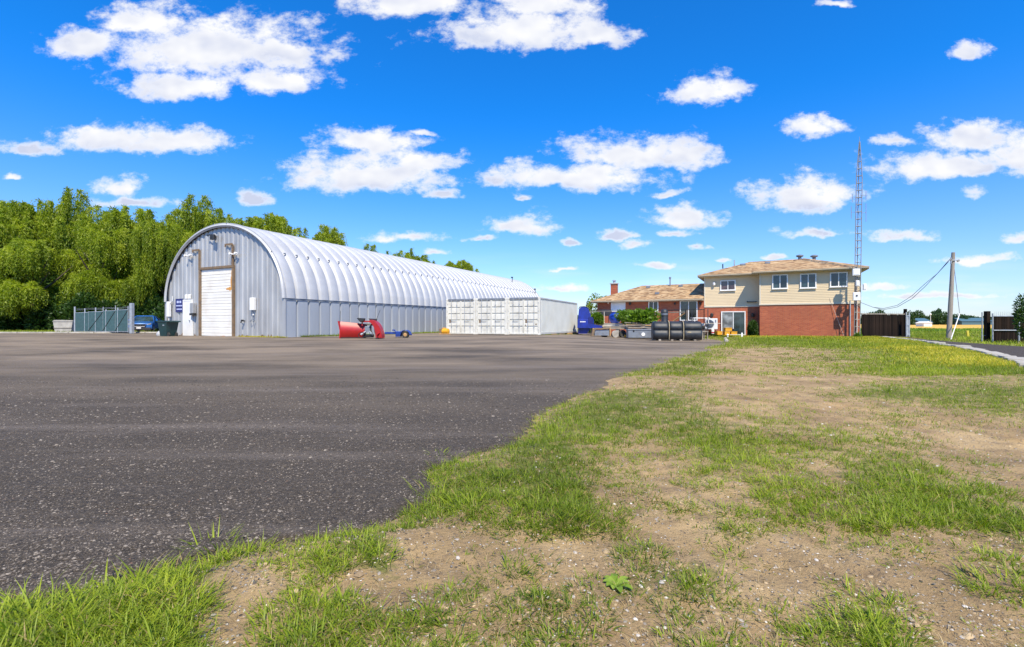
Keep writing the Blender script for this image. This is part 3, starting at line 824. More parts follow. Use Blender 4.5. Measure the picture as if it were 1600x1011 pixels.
# straight side wall panels below the springing
def side_panel(sx):
    mb = MB()
    prof = [(0.0, 0.0), (0.05, 0.0), (0.10, 0.10), (0.90, 0.10), (0.95, 0.0), (1.0, 0.0)]
    vs = []
    for z in (-0.15, HB + 0.02):
        for (t, r) in prof: vs.append((sx * r if sx > 0 else -HW - r, t*PW, z))
    m = len(prof)
    mb.add(vs, [(k, k+1, m+k+1, m+k) for k in range(m-1)])
    return mb
for sx in (1, -1):
    wp = obj('wall_panel', side_panel(sx), M['galv_wall'], hangar)
    for k in range(1, NP): share('wall_panel', wp, hangar, (0, k*PW, 0))
mb = MB().box(0.10, 0.135, 0, HL, HB - 0.10, HB - 0.02).box(0.10, 0.15, 0, HL, HB - 0.02, HB + 0.005)
obj('flashing', mb, M['grey_steel'], hangar)
mb = MB()
for k in range(NP):
    for a in (0.62, 1.45):
        x, z = arch_pt(a, 0.185); mb.box(x-0.03, x+0.03, k*PW-0.09, k*PW+0.02, z-0.09, z-0.02)
tag(obj('lap_bolts', mb, M['grey_steel'], hangar), kind='stuff')
# corner posts
obj('corner_post', MB().box(-0.05, 0.16, -0.03, 0.05, -0.15, HB), M['galv'], hangar)
obj('corner_post', MB().box(-HW-0.16, -HW+0.05, -0.03, 0.05, -0.15, HB), M['galv'], hangar)
# front rim
mb = MB(); vs, fs = [], []; seg = 48
for i in range(seg+1):
    a = math.pi*i/seg
    for (dr, y) in ((-0.05, -0.06), (0.20, -0.06), (0.20, 0.0), (0.05, -0.14)):
        x, z = arch_pt(a, dr); vs.append((x, y, z))
for i in range(seg):
    for k in range(4): fs.append((i*4+k, i*4+(k+1)%4, (i+1)*4+(k+1)%4, (i+1)*4+k))
mb.add(vs, fs)
obj('front_rim', mb, M['galv_roof'], hangar, smooth=40)
# front wall: vertical corrugated panels; door opening from x=-7.32 to -4.36, up to z=4.1
DX0, DX1, DZ = -7.34, -4.36, 4.08
nf = 26; fw = HW / nf; FY = 0.12
def front_panel(x0, x1, zb):
    mb = MB(); prof = [(0, 0), (0.10, 0), (0.22, -0.055), (0.60, -0.055), (0.72, 0), (1.0, 0)]
    vs = []
    for (t, y) in prof:
        x = x0 + (x1-x0)*t
        vs.append((x, FY+y, zb)); vs.append((x, FY+y, arch(min(-0.02, max(-HW+0.02, x))) - 0.02))
    mb.add(vs, [(2*k, 2*k+2, 2*k+3, 2*k+1) for k in range(len(prof)-1)])
    return mb
fxs = []
def span(a, b, zb):
    n = max(1, round((b-a)/fw))
    for k in range(n): fxs.append((a+(b-a)*k/n, a+(b-a)*(k+1)/n, zb))
span(-HW, DX0-0.15, -0.15); span(DX0-0.15, DX1+0.15, DZ+0.12); span(DX1+0.15, 0, -0.15)
for (a, b, zb) in fxs: obj('front_panel', front_panel(a, b, zb), M['galv'], hangar)
# dark gaps between panel tops and rim: black backing sheet, their shade put into its colour
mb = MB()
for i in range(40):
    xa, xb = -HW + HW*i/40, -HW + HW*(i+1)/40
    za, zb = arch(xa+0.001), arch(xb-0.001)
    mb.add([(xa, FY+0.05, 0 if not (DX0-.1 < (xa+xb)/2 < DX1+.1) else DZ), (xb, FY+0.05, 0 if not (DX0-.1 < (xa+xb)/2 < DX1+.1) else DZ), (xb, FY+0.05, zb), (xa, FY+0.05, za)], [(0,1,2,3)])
obj('shade_backing', mb, M['black_metal'], hangar)
# rear wall
mb = MB()
mb.add([(x, HL-0.02, z) for x, z in ([(0, -0.15)] + [arch_pt(math.pi*i/24) for i in range(25)] + [(-HW, -0.15)])], [tuple(range(27))])
obj('rear_wall', mb, M['galv'], hangar)
mb = MB()
for k in range(26):
    x = -0.15 - k*0.41 + rnd.uniform(-.1,.1)
    if DX0-0.3 < x < DX1+0.3 or -9.2 < x < -8.0: continue
    h = rnd.uniform(0.05, 0.22); w = rnd.uniform(0.08, 0.2)
    mb.add([(x-w, 0.058, -0.1), (x+w, 0.058, -0.1), (x+w*0.6, 0.058, h*0.6), (x, 0.058, h), (x-w*0.7, 0.058, h*0.5)], [(0,1,2,3,4)])
tag(obj('splash_dirt', mb, M['rust'], hangar), kind='stuff')
# overhead door
od = empty('overhead_door', parent=hangar)
nd_ = 12; dh = (DZ + 0.15) / nd_
for k in range(nd_):
    z0 = -0.13 + k*dh
    mb = MB()
    pr = [(0.10, z0+0.004), (0.075, z0+0.015), (0.075, z0+dh*0.46), (0.090, z0+dh*0.49), (0.090, z0+dh*0.53), (0.075, z0+dh*0.56), (0.075, z0+dh-0.015), (0.10, z0+dh-0.004)]
    mb.add([(DX0+0.02, y, z) for y, z in pr] + [(DX1-0.02, y, z) for y, z in pr], [(i, i+8, i+9, i+1) for i in range(7)])
    obj('door_section', mb, M['door_white'], od)
mb = MB()
for (x, z, w, h) in ((DX1-0.22,2.85,0.20,0.14),(DX1-0.45,2.86,0.24,0.09),(DX1-0.13,3.2,0.09,0.5),(DX1-0.08,3.7,0.06,0.35),(DX1-0.07,2.3,0.05,0.6),(DX1-0.06,1.4,0.04,0.9),(DX1-0.9,-0.02,0.5,0.09)):
    n = 9; mb.add([(x + w*math.cos(6.283*i/n)*rnd.uniform(.6,1.1), 0.069 + rnd.uniform(-.001,.001)*0, z + h*math.sin(6.283*i/n)*rnd.uniform(.6,1.1)) for i in range(n)], [tuple(range(n))])
    mb.v = [(a, b - 0.0006*len(mb.f), c) if i >= len(mb.v)-n else (a, b, c) for i, (a, b, c) in enumerate(mb.v)]
obj('rust_stain', mb, M['rust_orange'], od)
obj('door_jamb', MB().box(DX0-0.17, DX0, 0.0, 0.16, -0.12, DZ+0.02), M['rust'], hangar)
obj('door_jamb', MB().box(DX1, DX1+0.14, 0.0, 0.16, -0.12, DZ+0.02), M['rust'], hangar)
obj('door_header', MB().box(DX0-0.17, DX1+0.14, -0.01, 0.17, DZ+0.02, DZ+0.16), M['rust'], hangar)
for (x, zt_) in ((DX0-0.10, 5.32), (DX1+0.05, 5.45)):
    mb = MB().box(x-0.055, x+0.055, -0.02, 0.06, DZ+0.16, zt_).box(x-0.62, x+0.055, -0.06, -0.01, zt_-0.03, zt_+0.07).box(x-0.62, x-0.54, -0.06, -0.01, zt_-0.12, zt_-0.03)
    obj('door_track', mb, M['rust'], hangar)
# personnel door
pd = empty('entry_door', parent=hangar)
obj('door_leaf', MB().bbox(-9.0, -8.25, 0.0, 0.05, 0.0, 2.20, 0.01), M['white'], pd)
obj('door_frame', MB().box(-9.09, -9.0, -0.01, 0.1, -0.05, 2.30).box(-8.25, -8.17, -0.01, 0.1, -0.05, 2.30).box(-9.0, -8.25, -0.01, 0.1, 2.203, 2.30), M['white'], pd)
obj('door_knob', MB().lathe([(0.015, -0.07), (0.035, -0.06), (0.035, -0.03), (0.015, -0.02), (0.015, 0.0)], (-8.36, 0, 0.98), 'y', 10), M['grey_steel'], pd)
for x in (-8.80, -8.48): obj('vent_cap', MB().bbox(x-0.08, x+0.08, -0.02, 0.1, 2.36, 2.62, 0.02), M['white'], hangar)

def at_h(x, y, z):                                # hangar local to world
    c, s = math.cos(HA), math.sin(HA)
    return (HP[0] + c*x + s*y, HP[1] - s*x + c*y, HZ - 0.02 + z)
# wall mounted things: each its own
sg = empty('wall_sign', at_h(-9.5, 0.05, 1.95), -HA, "dark blue notice sign with three rows of white print left of the white entry door", "sign")
obj('sign_board', MB().box(-0.40, 0.38, -0.03, 0.0, -0.42, 0.42), M['navy'], sg)
for r_, (z, hh, ws) in enumerate(((0.22, 0.14, [(-0.26, -0.05), (0.02, 0.20)]), (-0.02, 0.08, [(-0.32, -0.20), (-0.18, -0.08), (-0.06, 0.08), (0.10, 0.20), (0.22, 0.31)]), (-0.24, 0.08, [(-0.28, -0.16), (-0.14, -0.02), (0.0, 0.12), (0.14, 0.28)]))):
    mb = MB()
    for (a, b) in ws: mb.box(a, b, -0.034, -0.0305, z-hh/2, z+hh/2)
    obj('print_row', mb, M['print'], sg)
t = empty('electric_meter', at_h(-7.95, 0.0, 1.75), -HA, "pale grey meter box with black tray below between entry door and overhead door", "meter box")
obj('cabinet', MB().bbox(-0.17, 0.15, -0.16, 0.05, -0.30, 0.32, 0.02), M['galv'], t)
obj('tray', MB().bbox(-0.20, 0.18, -0.18, 0.05, -0.44, -0.31, 0.02), M['black'], t)
t = empty('utility_cabinet', at_h(-10.45, -0.02, 1.75), -HA, "narrow white upright box with pipe at far left corner of the arched building", "utility box")
obj('cabinet', MB().bbox(-0.12, 0.10, -0.14, 0.05, -0.5, 0.45, 0.02), M['white'], t)
obj('conduit', MB().tube([(0, -0.05, -0.5), (0, -0.05, -1.7)], 0.025).tube([(0.1, -0.03, 0.35), (0.35, -0.03, 0.5), (0.35, -0.03, 0.8)], 0.02), M['white'], t)
t = empty('switch_box', at_h(-2.45, 0.0, 1.85), -HA, "white switch box on the ribbed wall right of the overhead door", "utility box")
obj('cabinet', MB().bbox(-0.16, 0.16, -0.14, 0.05, -0.28, 0.42, 0.02), M['white'], t)
obj('hook', MB().tube([(-0.2, -0.05, -0.85), (-0.12, -0.12, -0.95), (0.0, -0.05, -0.8), (0.12, -0.12, -0.95), (0.2, -0.05, -0.85)], 0.02).tube([(0, -0.05, -0.28), (0, -0.05, -0.82)], 0.02), M['grey_steel'], t)
obj('pilot_lamp', MB().lathe([(0.05, -0.06), (0.05, 0.0)], (0, 0.0, -0.55), 'y', 10), M['white'], t)
t = obj('water_tap', MB().tube([(0, 0.05, 0), (0, -0.16, 0), (0, -0.18, -0.12)], 0.035).box(-0.10, 0.10, -0.12, -0.08, 0.03, 0.07), M['black_metal'], None, loc=at_h(-3.35, 0.05, 0.95), rz=-HA)
tag(t, "small dark outdoor tap low on the ribbed front wall", "tap")
t = empty('flood_light', at_h(-5.95, 0.0, 6.05), -HA, "black floodlight with bracket near top of the arched front wall", "floodlight")
obj('lamp_housing', MB().bbox(0.0, 0.34, -0.30, -0.12, -0.24, 0.06, 0.03), M['black'], t)
obj('bracket', MB().box(-0.45, 0.05, -0.2, -0.15, 0.04, 0.10).box(-0.02, 0.06, -0.2, 0.08, -0.04, 0.04), M['black'], t)
for (x, z, lab) in ((-8.3, 5.0, "small white twin lamp left of the tall rusty door tracks"), (-4.0, 4.85, "small white twin lamp right of the tall rusty door tracks")):
    t = empty('wall_lamp', at_h(x, 0.0, z), -HA, lab, "lamp", "twin lamps on the arched building")
    obj('lamp_arm', MB().box(-0.22, 0.22, -0.12, -0.06, -0.02, 0.03).box(-0.03, 0.03, -0.08, 0.08, -0.05, 0.05), M['white'], t)
    for s_ in (-0.24, 0.24): obj('lamp_head', MB().lathe([(0.04, -0.25), (0.075, -0.24), (0.05, -0.06)], (s_, 0, 0.02), 'y', 10), M['white'], t)
t = obj('vent_pipe', MB().tube([(0,0,0),(0,0,5.1)], 0.06).lathe([(0.11, 5.1), (0.11, 5.25), (0.03, 5.32)]), M['tube'], None, loc=(at_h(-HW-0.9, 2.5, 0)[0], at_h(-HW-0.9, 2.5, 0)[1], 0.25))
tag(t, "thin grey standpipe rising beside left shoulder of the arched building", "pipe")
# small whirly vents far along the ridge line
for (yy, a, lab) in ((33.5, 0.9, "tiny dark vent stub on the far ridge of the arched building"), (37.6, 0.55, "thin dark antenna stub at the far end of the arched roof")):
    x, z = arch_pt(a, 0.15)
    p = at_h(x, yy, z)
    tag(obj('roof_stub', MB().tube([(0,0,-0.1),(0.05,0,0.55)], 0.035).lathe([(0.02,0.5),(0.12,0.55),(0.12,0.66),(0.02,0.7)]), M['black_metal'], None, loc=p), lab, "vent")

# ------------------------------------------------------------------ shipping containers
CA = R(22.5); CP = (1.86, 31.5); CW, CH, CL = 2.38, 2.52, 9.8
CZ = 0.30
def container(i, label):
    c, s = math.cos(CA), math.sin(CA)
    off = -(2.40 * i)
    r = empty('shipping_container', (CP[0] + c*off, CP[1] - s*off, CZ), -CA, label, "container", "white shipping containers side by side")
    m = M['cont_front']
    W = CW
    # frame: x from -W to 0, y from 0 to CL, z 0..CH
    z0, z1 = 0.0, CH
    for x in (-W, -0.12): obj('corner_post', MB().bbox(x, x+0.12, 0, 0.14, z0+0.12, z1-0.12, 0.01), m, r)
    for x in (-W, -0.16):
        for z in (z0, z1-0.12):
            obj('corner_casting', MB().bbox(x-0.004, x+0.164, -0.006, 0.18, z, z+0.124, 0.012), m, r)
    obj('front_header', MB().bbox(-W+0.162, -0.162, 0.01, 0.12, z1-0.12, z1-0.01, 0.01), M['grey_steel'], r)
    obj('front_sill', MB().bbox(-W+0.162, -0.162, 0.01, 0.12, z0+0.02, z0+0.14, 0.01), m, r)
    dw = (W - 0.28) / 2
    for d in (0, 1):
        xa = -W + 0.13 + d*(dw + 0.02); xb = xa + dw
        dz0, dz1 = z0+0.16, z1-0.14
        # corrugated door leaf: horizontal ribs
        mb = MB(); prof = []
        nb = 5; hh = (dz1-dz0)/nb
        for k in range(nb):
            a = dz0 + k*hh
            prof += [(0.05, a+0.001), (0.05, a+hh*0.76), (0.115, a+hh*0.83), (0.115, a+hh*0.94)]
        prof.append((0.05, dz1))
        n = len(prof)
        mb.add([(xa+0.05, y, z) for y, z in prof] + [(xb-0.05, y, z) for y, z in prof], [(k, k+n, k+n+1, k+1) for k in range(n-1)])
        mb.box(xa, xa+0.05, 0.03, 0.11, dz0, dz1).box(xb-0.05, xb, 0.03, 0.11, dz0, dz1).box(xa+0.05, xb-0.05, 0.03, 0.11, dz0-0.03, dz0).box(xa+0.05, xb-0.05, 0.03, 0.11, dz1, dz1+0.012)
        leaf = obj('door', mb, m, r)
        for q in (0.30, 0.72):
            x = xa + dw*q
            rod = obj('lock_rod', MB().tube([(x, 0.012, z0+0.08), (x, 0.012, z1-0.06)], 0.017, 8).box(x-0.035, x+0.035, -0.005, 0.03, z0+0.5, z0+0.55).box(x-0.035, x+0.035, -0.005, 0.03, z1-0.5, z1-0.45), M['tube'], leaf)
        hx = xa + dw*0.30
        obj('handle', MB().box(hx, hx+0.38, -0.012, 0.006, 0.92, 0.95).box(hx-0.03, hx+0.03, -0.012, 0.03, 0.90, 0.97), M['tube'], leaf)
        if (i, d) in ((0, 1), (1, 0), (2, 0)):
            obj('vent_plate', MB().box(xa+0.12, xa+0.24, 0.035, 0.05, 0.80, 1.02), M['rust'], leaf)
        if (i, d) == (0, 1):
            obj('rust_spot', MB().box(xb-0.22, xb-0.10, 0.036, 0.05, 0.68, 0.74), M['rust'], leaf)
            obj('rust_spot', MB().box(xa+0.10, xa+0.16, 0.036, 0.05, 0.62, 0.68), M['rust'], leaf)
    for d in (0, 1):
        for z in (0.35, 0.95, 1.6, 2.15):
            x = -W+0.10 if d == 0 else -0.13
            obj('hinge', MB().bbox(x, x+0.05, -0.012, 0.02, z, z+0.10, 0.004), m, r)
    # corrugated side walls
    for sx in (0, 1):
        mb = MB(); n = 35; pts = []
        X = -0.02 if sx == 0 else -W+0.02; dn = -0.036 if sx == 0 else 0.036
        for k in range(n):
            a = 0.18 + (CL-0.36)*k/n; w = (CL-0.36)/n
            pts += [(X, a), (X, a+w*0.36), (X+dn, a+w*0.5), (X+dn, a+w*0.86)]
        pts.append((X, CL-0.18)); m_ = len(pts)
        mb.add([(x, y, 0.16) for x, y in pts] + [(x, y, CH-0.10) for x, y in pts], [(k, k+1, m_+k+1, m_+k) for k in range(m_-1)])
        obj('side_wall', mb, M['cont_side'], r)
        xx = (-0.10, 0.0) if sx == 0 else (-W, -W+0.10)
        obj('top_rail', MB().bbox(xx[0], xx[1], 0.19, CL-0.18, CH-0.10, CH-0.01, 0.008), M['cont_side'], r)
        obj('bottom_rail', MB().bbox(xx[0], xx[1], 0.19, CL-0.18, 0.02, 0.16, 0.008), M['cont_side'], r)
    for x in (-W, -0.16):
        obj('corner_post', MB().bbox(x, x+0.16, CL-0.16, CL, 0, CH, 0.01), M['cont_side'], r)
    mb = MB(); n = 30
    pts = []
    for k in range(n):
        a = 0.14 + (CL-0.3)*k/n; w = (CL-0.3)/n
        pts += [(a, CH-0.05), (a+w*0.3, CH-0.05), (a+w*0.5, CH-0.02), (a+w*0.8, CH-0.02)]
    pts.append((CL-0.16, CH-0.05)); m_ = len(pts)
    mb.add([(-W+0.1, y, z) for y, z in pts] + [(-0.1, y, z) for y, z in pts], [(k, k+1, m_+k+1, m_+k) for k in range(m_-1)])
    obj('roof', mb, M['cont_side'], r)
    obj('rear_wall', MB().box(-W+0.16, -0.16, CL-0.08, CL-0.03, 0.02, CH-0.02), M['cont_side'], r)
    obj('floor', MB().box(-W+0.1, -0.1, 0.16, CL-0.1, 0.05, 0.14), M['rust'], r)
    return r
container(0, "rightmost white shipping container showing its long grey corrugated side")
container(1, "middle white shipping container of the three with paired doors")
container(2, "leftmost white shipping container closest to the arched building wall")
c, s = math.cos(CA), math.sin(CA)
for k in range(5):
    y = 0.9 + k*2.1
    o = obj('timber_block', MB().bbox(-0.25, 0.12, -0.55, 0.55, -0.16, 0.0, 0.01), M['wood_tan'] if k % 2 else M['rust'], None,
            loc=(CP[0] + s*y, CP[1] + c*y, CZ - 0.002), rz=-CA)
    tag(o, ["nearest", "second nearest", "middle", "second farthest", "farthest"][k] + " timber block under right side of the rightmost container", "block", "timber blocks under the container")
for k in range(7):
    x = -0.15 - k*1.18
    if k in (0, 2, 4, 6):
        o = obj('timber_block', MB().bbox(-0.12, 0.12, -0.03, 0.5, -0.16, 0.0, 0.01), M['wood_grey'], None, loc=(CP[0] + c*x, CP[1] - s*x, CZ - 0.002), rz=-CA)
        tag(o, {0: "grey timber block under front right corner of the rightmost container", 2: "grey timber block where the right and middle containers meet",
                4: "grey timber block where the middle and left containers meet", 6: "grey timber block under front left corner of the leftmost container"}[k], "block", "timber blocks under the container")
# ------------------------------------------------------------------ house
A2 = R(28.0); H0 = (25.73, 35.0); HG = -0.02
hc, hs = math.cos(A2), math.sin(A2)
def hw(s_, n_, z=0.0):   # s: metres to the left of the right corner, n: metres inward
    return (H0[0] - hc*s_ + hs*n_, H0[1] + hs*s_ + hc*n_, HG + z)
house = empty('brick_house', (H0[0], H0[1], HG), -A2, "split level red brick house with tan siding upstairs and brown hip roofs", "house")
# local x = -s, local y = n
ZB, ZE = 2.66, 5.10
def siding(x0, x1, y, z0, z1, step=0.125):
    mb = MB(); n = int((z1-z0)/step)
    for k in range(n):
        a = z0 + (z1-z0)*k/n; b_ = z0 + (z1-z0)*(k+1)/n
        mb.add([(x0, y-0.024, a), (x1, y-0.024, a), (x1, y-0.008, b_-0.004), (x0, y-0.008, b_-0.004), (x0, y, a), (x1, y, a)], [(0,1,2,3), (4,5,1,0)])
    return mb
def siding_x(y0, y1, x, z0, z1, sgn, step=0.125):
    mb = MB(); n = int((z1-z0)/step)
    for k in range(n):
        a = z0 + (z1-z0)*k/n; b_ = z0 + (z1-z0)*(k+1)/n
        mb.add([(x+sgn*0.024, y0, a), (x+sgn*0.024, y1, a), (x+sgn*0.008, y1, b_-0.004), (x+sgn*0.008, y0, b_-0.004), (x, y0, a), (x, y1, a)], [(0,1,2,3), (4,5,1,0)])
    return mb
obj('brick_wall', MB().box(-6.58, 0, 0.0, 7.0, -0.2, ZB-0.08), M['brick'], house)
obj('brick_wall', MB().box(-10.8, -6.585, 1.0, 8.0, -0.2, ZB-0.12), M['brick'], house)
obj('brick_wall', MB().box(-20.4, -10.805, 1.0, 8.0, -0.2, 3.14), M['brick'], house)
obj('upper_wall', MB().box(-6.56, -0.02, 0.02, 6.98, ZB-0.075, ZE), M['siding'], house)
obj('upper_wall', MB().box(-10.78, -6.565, 1.02, 7.98, ZB-0.115, ZE), M['siding'], house)
tag(obj('siding_courses', siding(-6.50, -0.06, 0.0, ZB, ZE-0.02), M['siding'], house), kind='stuff')
tag(obj('siding_courses', siding(-10.74, -6.60, 1.0, ZB-0.08, ZE-0.02), M['siding'], house), kind='stuff')
tag(obj('siding_courses', siding_x(0.04, 6.9, 0.0, ZB, ZE-0.02, 1), M['siding'], house), kind='stuff')
tag(obj('siding_courses', siding_x(1.04, 7.9, -10.8, ZB-0.08, ZE-0.02, -1), M['siding'], house), kind='stuff')
obj('band_board', MB().box(-6.62, 0.05, -0.06, 0.0, ZB-0.12, ZB-0.002), M['trim'], house)
obj('band_board', MB().box(-10.84, -6.62, 0.95, 1.0, ZB-0.20, ZB-0.082), M['trim'], house)
for (x, y) in ((-6.55, -0.045), (0.0, -0.045), (-10.79, 0.955)):
    obj('corner_trim', MB().box(x-0.05, x+0.05, y, y+0.09, ZB-0.05, ZE-0.02), M['trim'], house)

def hip(x0, x1, y0, y1, ze, k, th=0.16, right_gable=False):
    h = (y1-y0)/2; ym = (y0+y1)/2
    h2 = min(h, (x1-x0)/2)
    zr = ze + h*k
    xa, xb = x0+h, (x1-h if not right_gable else x1)
    if xa > xb: xa = xb = (x0+x1)/2; zr = ze + h2*k
    mb = MB()
    mb.add([(x0,y0,ze),(x1,y0,ze),(x1,y1,ze),(x0,y1,ze),(xa,ym,zr),(xb,ym,zr)],
           [(0,1,5,4),(2,3,4,5),(3,0,4),(1,2,5)])
    return mb, zr
def roof(x0, x1, y0, y1, ze, k, **kw):
    mb, zr = hip(x0, x1, y0, y1, ze, k, **kw)
    r_ = obj('roof', mb, M['shingle'], house)
    f_ = obj('fascia', MB().box(x0+0.02, x1-0.02, y0+0.02, y0+0.06, ze-0.17, ze-0.012).box(x0+0.02, x0+0.06, y0+0.06, y1-0.06, ze-0.17, ze-0.012).box(x1-0.06, x1-0.02, y0+0.06, y1-0.06, ze-0.17, ze-0.012)
             .box(x0+0.02, x1-0.02, y1-0.06, y1-0.02, ze-0.17, ze-0.012), M['soffit'], r_)
    g_ = obj('gutter', MB().prism([(y0-0.08, ze-0.02), (y0-0.08, ze-0.09), (y0-0.05, ze-0.13), (y0+0.018, ze-0.13), (y0+0.018, ze-0.02), (y0+0.0, ze-0.035), (y0-0.06, ze-0.035)], 'x', x0+0.05, x1-0.05), M['soffit'], r_)
    s_ = obj('soffit', MB().box(x0+0.06, x1-0.06, y0+0.06, y1-0.06, ze-0.165, ze-0.14), M['soffit'], r_)
    return r_, zr
kk = 0.345
rA, zA = roof(-11.35, 0.50, 0.5, 8.5, ZE+0.12, kk)
rB, zB = roof(-7.15, 0.49, -0.55, 7.45, ZE+0.115, kk)
rC, zC = roof(-20.95, -10.86, 0.5, 8.5, 3.22, 0.40, right_gable=True)

def ridge_z(base, k, *ds): return base + k*min(ds)
# roof furniture (parts of the house)
def vent(x, y, z, w=0.32, h=0.16, m=M['black_metal']):
    return obj('roof_vent', MB().bbox(x-w/2, x+w/2, y-w/2, y+w/2, z-0.05, z+h, 0.03), m, house)
za = ZE + 0.12
for (x, y) in ((-7.9, 3.4), (-6.0, 3.6)): vent(x, y, za + kk*(y-0.5), 0.42, 0.12, M['grey_steel'])
for (x, y) in ((-13.2, 3.9), (-16.2, 3.9), (-15.0, 2.0)): vent(x, y, 3.22 + 0.40*(y-0.5), 0.36, 0.14, M['grey_steel'])
for (x, y) in ((-3.6, 3.9), (-2.6, 3.5)):
    z = za + kk*(min(y+0.5, 8.5-y)) - 0.12
    mb = MB().lathe([(0.13, z-0.2), (0.13, z+0.08), (0.22, z+0.10), (0.28, z+0.15), (0.28, z+0.22), (0.10, z+0.29)], (x, y, 0), 'z', 14)
    obj('turbine_vent', mb, M['grey_steel'], house, smooth=40)
for (x, y, h) in ((-8.6, 3.5, 0.45), (-9.5, 2.9, 0.3)):
    z = za + kk*(y-0.5)
    obj('plumbing_stack', MB().tube([(x, y, z-0.1), (x, y, z+h)], 0.05), M['black'] if h < .4 else M['tube'], house)
z = 3.22 + 0.4*3.6
obj('plumbing_stack', MB().tube([(-14.2, 4.1, z-0.1), (-14.2, 4.1, z+0.75)], 0.06).lathe([(0.1, z+0.7), (0.1, z+0.85)], (-14.2, 4.1, 0), 'z', 10), M['grey_steel'], house)
ch = obj('chimney', MB().box(-19.65, -19.05, 2.9, 3.4, 3.0, 4.95), M['brick'], house)
obj('chimney_cap', MB().bbox(-19.72, -18.98, 2.83, 3.47, 4.95, 5.05, 0.01), M['concrete'], ch)
obj('flue', MB().lathe([(0.13, 5.05), (0.13, 5.28), (0.2, 5.28), (0.2, 5.33), (0.05, 5.38)], (-19.35, 3.15, 0), 'z', 10), M['tube'], ch)

def px2x(px, y):
    """local x on the wall plane local y=n seen at photograph column px (used to lay the openings out)"""
    u = (px-800)/740
    # X = H0x + hc*x + hs*n ; Y = H0y - hs*x + hc*n ; X = uY
    return (u*(H0[1] + hc*y) - H0[0] - hs*y) / (hc + u*hs)
def py2z(px, py, y):
    x = px2x(px, y); Y = H0[1] - hs*x + hc*y
    return CAMZ + (505.5-py)/740*Y - HG
def window(px0, py0, px1, py1, n, panes, name='window', sill=True, mull=1):
    """frame, panes and sill on the wall plane n, laid out from measured corners"""
    x0, x1 = px2x(px0, n), px2x(px1, n)
    xm = (px0+px1)/2
    z1, z0 = py2z(xm, py0, n), py2z(xm, py1, n)
    t = 0.075
    w = empty(name, (0,0,0), parent=house)
    y = n - 0.042
    obj('frame', MB().box(x0, x1, y-0.07, y+0.03, z1-t, z1).box(x0, x1, y-0.07, y+0.03, z0, z0+t).box(x0, x0+t, y-0.07, y+0.03, z0+t, z1-t).box(x1-t, x1, y-0.07, y+0.03, z0+t, z1-t)
        .box((x0+x1)/2-0.03, (x0+x1)/2+0.03, y-0.055, y+0.03, z0+t, z1-t), M['white'], w)
    if sill: obj('sill', MB().box(x0-0.04, x1+0.04, y-0.11, y-0.071, z0-0.03, z0+0.02), M['white'], w)
    xs = [x0+t, (x0+x1)/2-0.03, (x0+x1)/2+0.03, x1-t]
    for k, pm in enumerate(panes):
        obj('pane', MB().box(xs[2*k], xs[2*k+1], y-0.01 - 0.02*k, y+0.005 - 0.02*k, z0+t, z1-t), pm, w)
    return x0, x1, z0, z1, w
G, GD, GP, GK = M['glass'], M['glass_dark'], M['glass_pale'], M['glass_pink']
window(1125.5, 438, 1149.5, 454, 1.0, (GK, GK))
window(1206.5, 429, 1231, 451.5, 0.0, (G, GD))
window(1250, 427.5, 1275.5, 450.5, 0.0, (G, G))
window(1296.5, 425.5, 1324, 448.5, 0.0, (GD, G))
window(1013.5, 470.5, 1029, 486.5, 1.0, (GD, GD))
window(1062.5, 469.5, 1090, 501, 1.0, (G, GD), name='patio_door', sill=False)
x0, x1, z0, z1, w = window(1127, 486.5, 1165, 523.5, 1.0, (GP, G), name='patio_door', sill=False)
# boarded window
x0, x1 = px2x(955, 1.0), px2x(977.5, 1.0); z0, z1 = py2z(966, 487, 1.0), py2z(966, 470, 1.0)
w = empty('boarded_window', parent=house)
obj('frame', MB().box(x0, x1, 0.9, 0.99, z1-0.07, z1).box(x0, x0+0.07, 0.9, 0.99, z0, z1-0.07).box(x1-0.07, x1, 0.9, 0.99, z0, z1-0.07), M['white'], w)
obj('board', MB().box(x0+0.07, (x0+x1)/2-.005, 0.93, 0.97, z0, z1-0.07), M['white'], w)
obj('board', MB().box((x0+x1)/2+.005, x1-0.07, 0.93, 0.97, z0, z1-0.07), M['white'], w)
# wall lanterns and lights
for (px, py, n, m_, sz) in ((1112.5, 492, 1.0, 'black', 0.16), (1176.5, 492, 1.0, 'black', 0.16), (1116, 443.5, 1.0, 'white', 0.13), (1094, 474, 1.0, 'black', 0.12), (985, 474, 1.0, 'black', 0.14), (951, 472.5, 1.0, 'white', 0.10), (1055, 474, 1.0, 'black', 0.1)):
    x, z = px2x(px, n), py2z(px, py, n)
    obj('wall_light', MB().lathe([(sz*0.3, z-sz*1.3), (sz*0.75, z-sz*0.9), (sz*0.9, z+sz*0.4), (sz*0.3, z+sz*1.0)], (x, n-0.16, 0), 'z', 8).box(x-0.03, x+0.03, n-0.14, n-0.001, z-0.04, z+0.04), M[m_], house)
x, z = px2x(1183, 1.0), py2z(1183, 471.5, 1.0)
obj('wall_bracket', MB().box(x-0.75, x-0.02, 0.85, 0.92, z-0.03, z+0.03).box(x-0.75, x-0.70, 0.85, 0.97, z-0.03, z+0.08), M['black'], house)
# downspout at right corner
obj('downspout', MB().tube([(-0.22, -0.38, ZE), (-0.22, -0.30, ZE-0.25), (-0.22, -0.10, ZE-0.45), (-0.22, -0.10, 0.1)], 0.05), M['pink_pipe'], house)

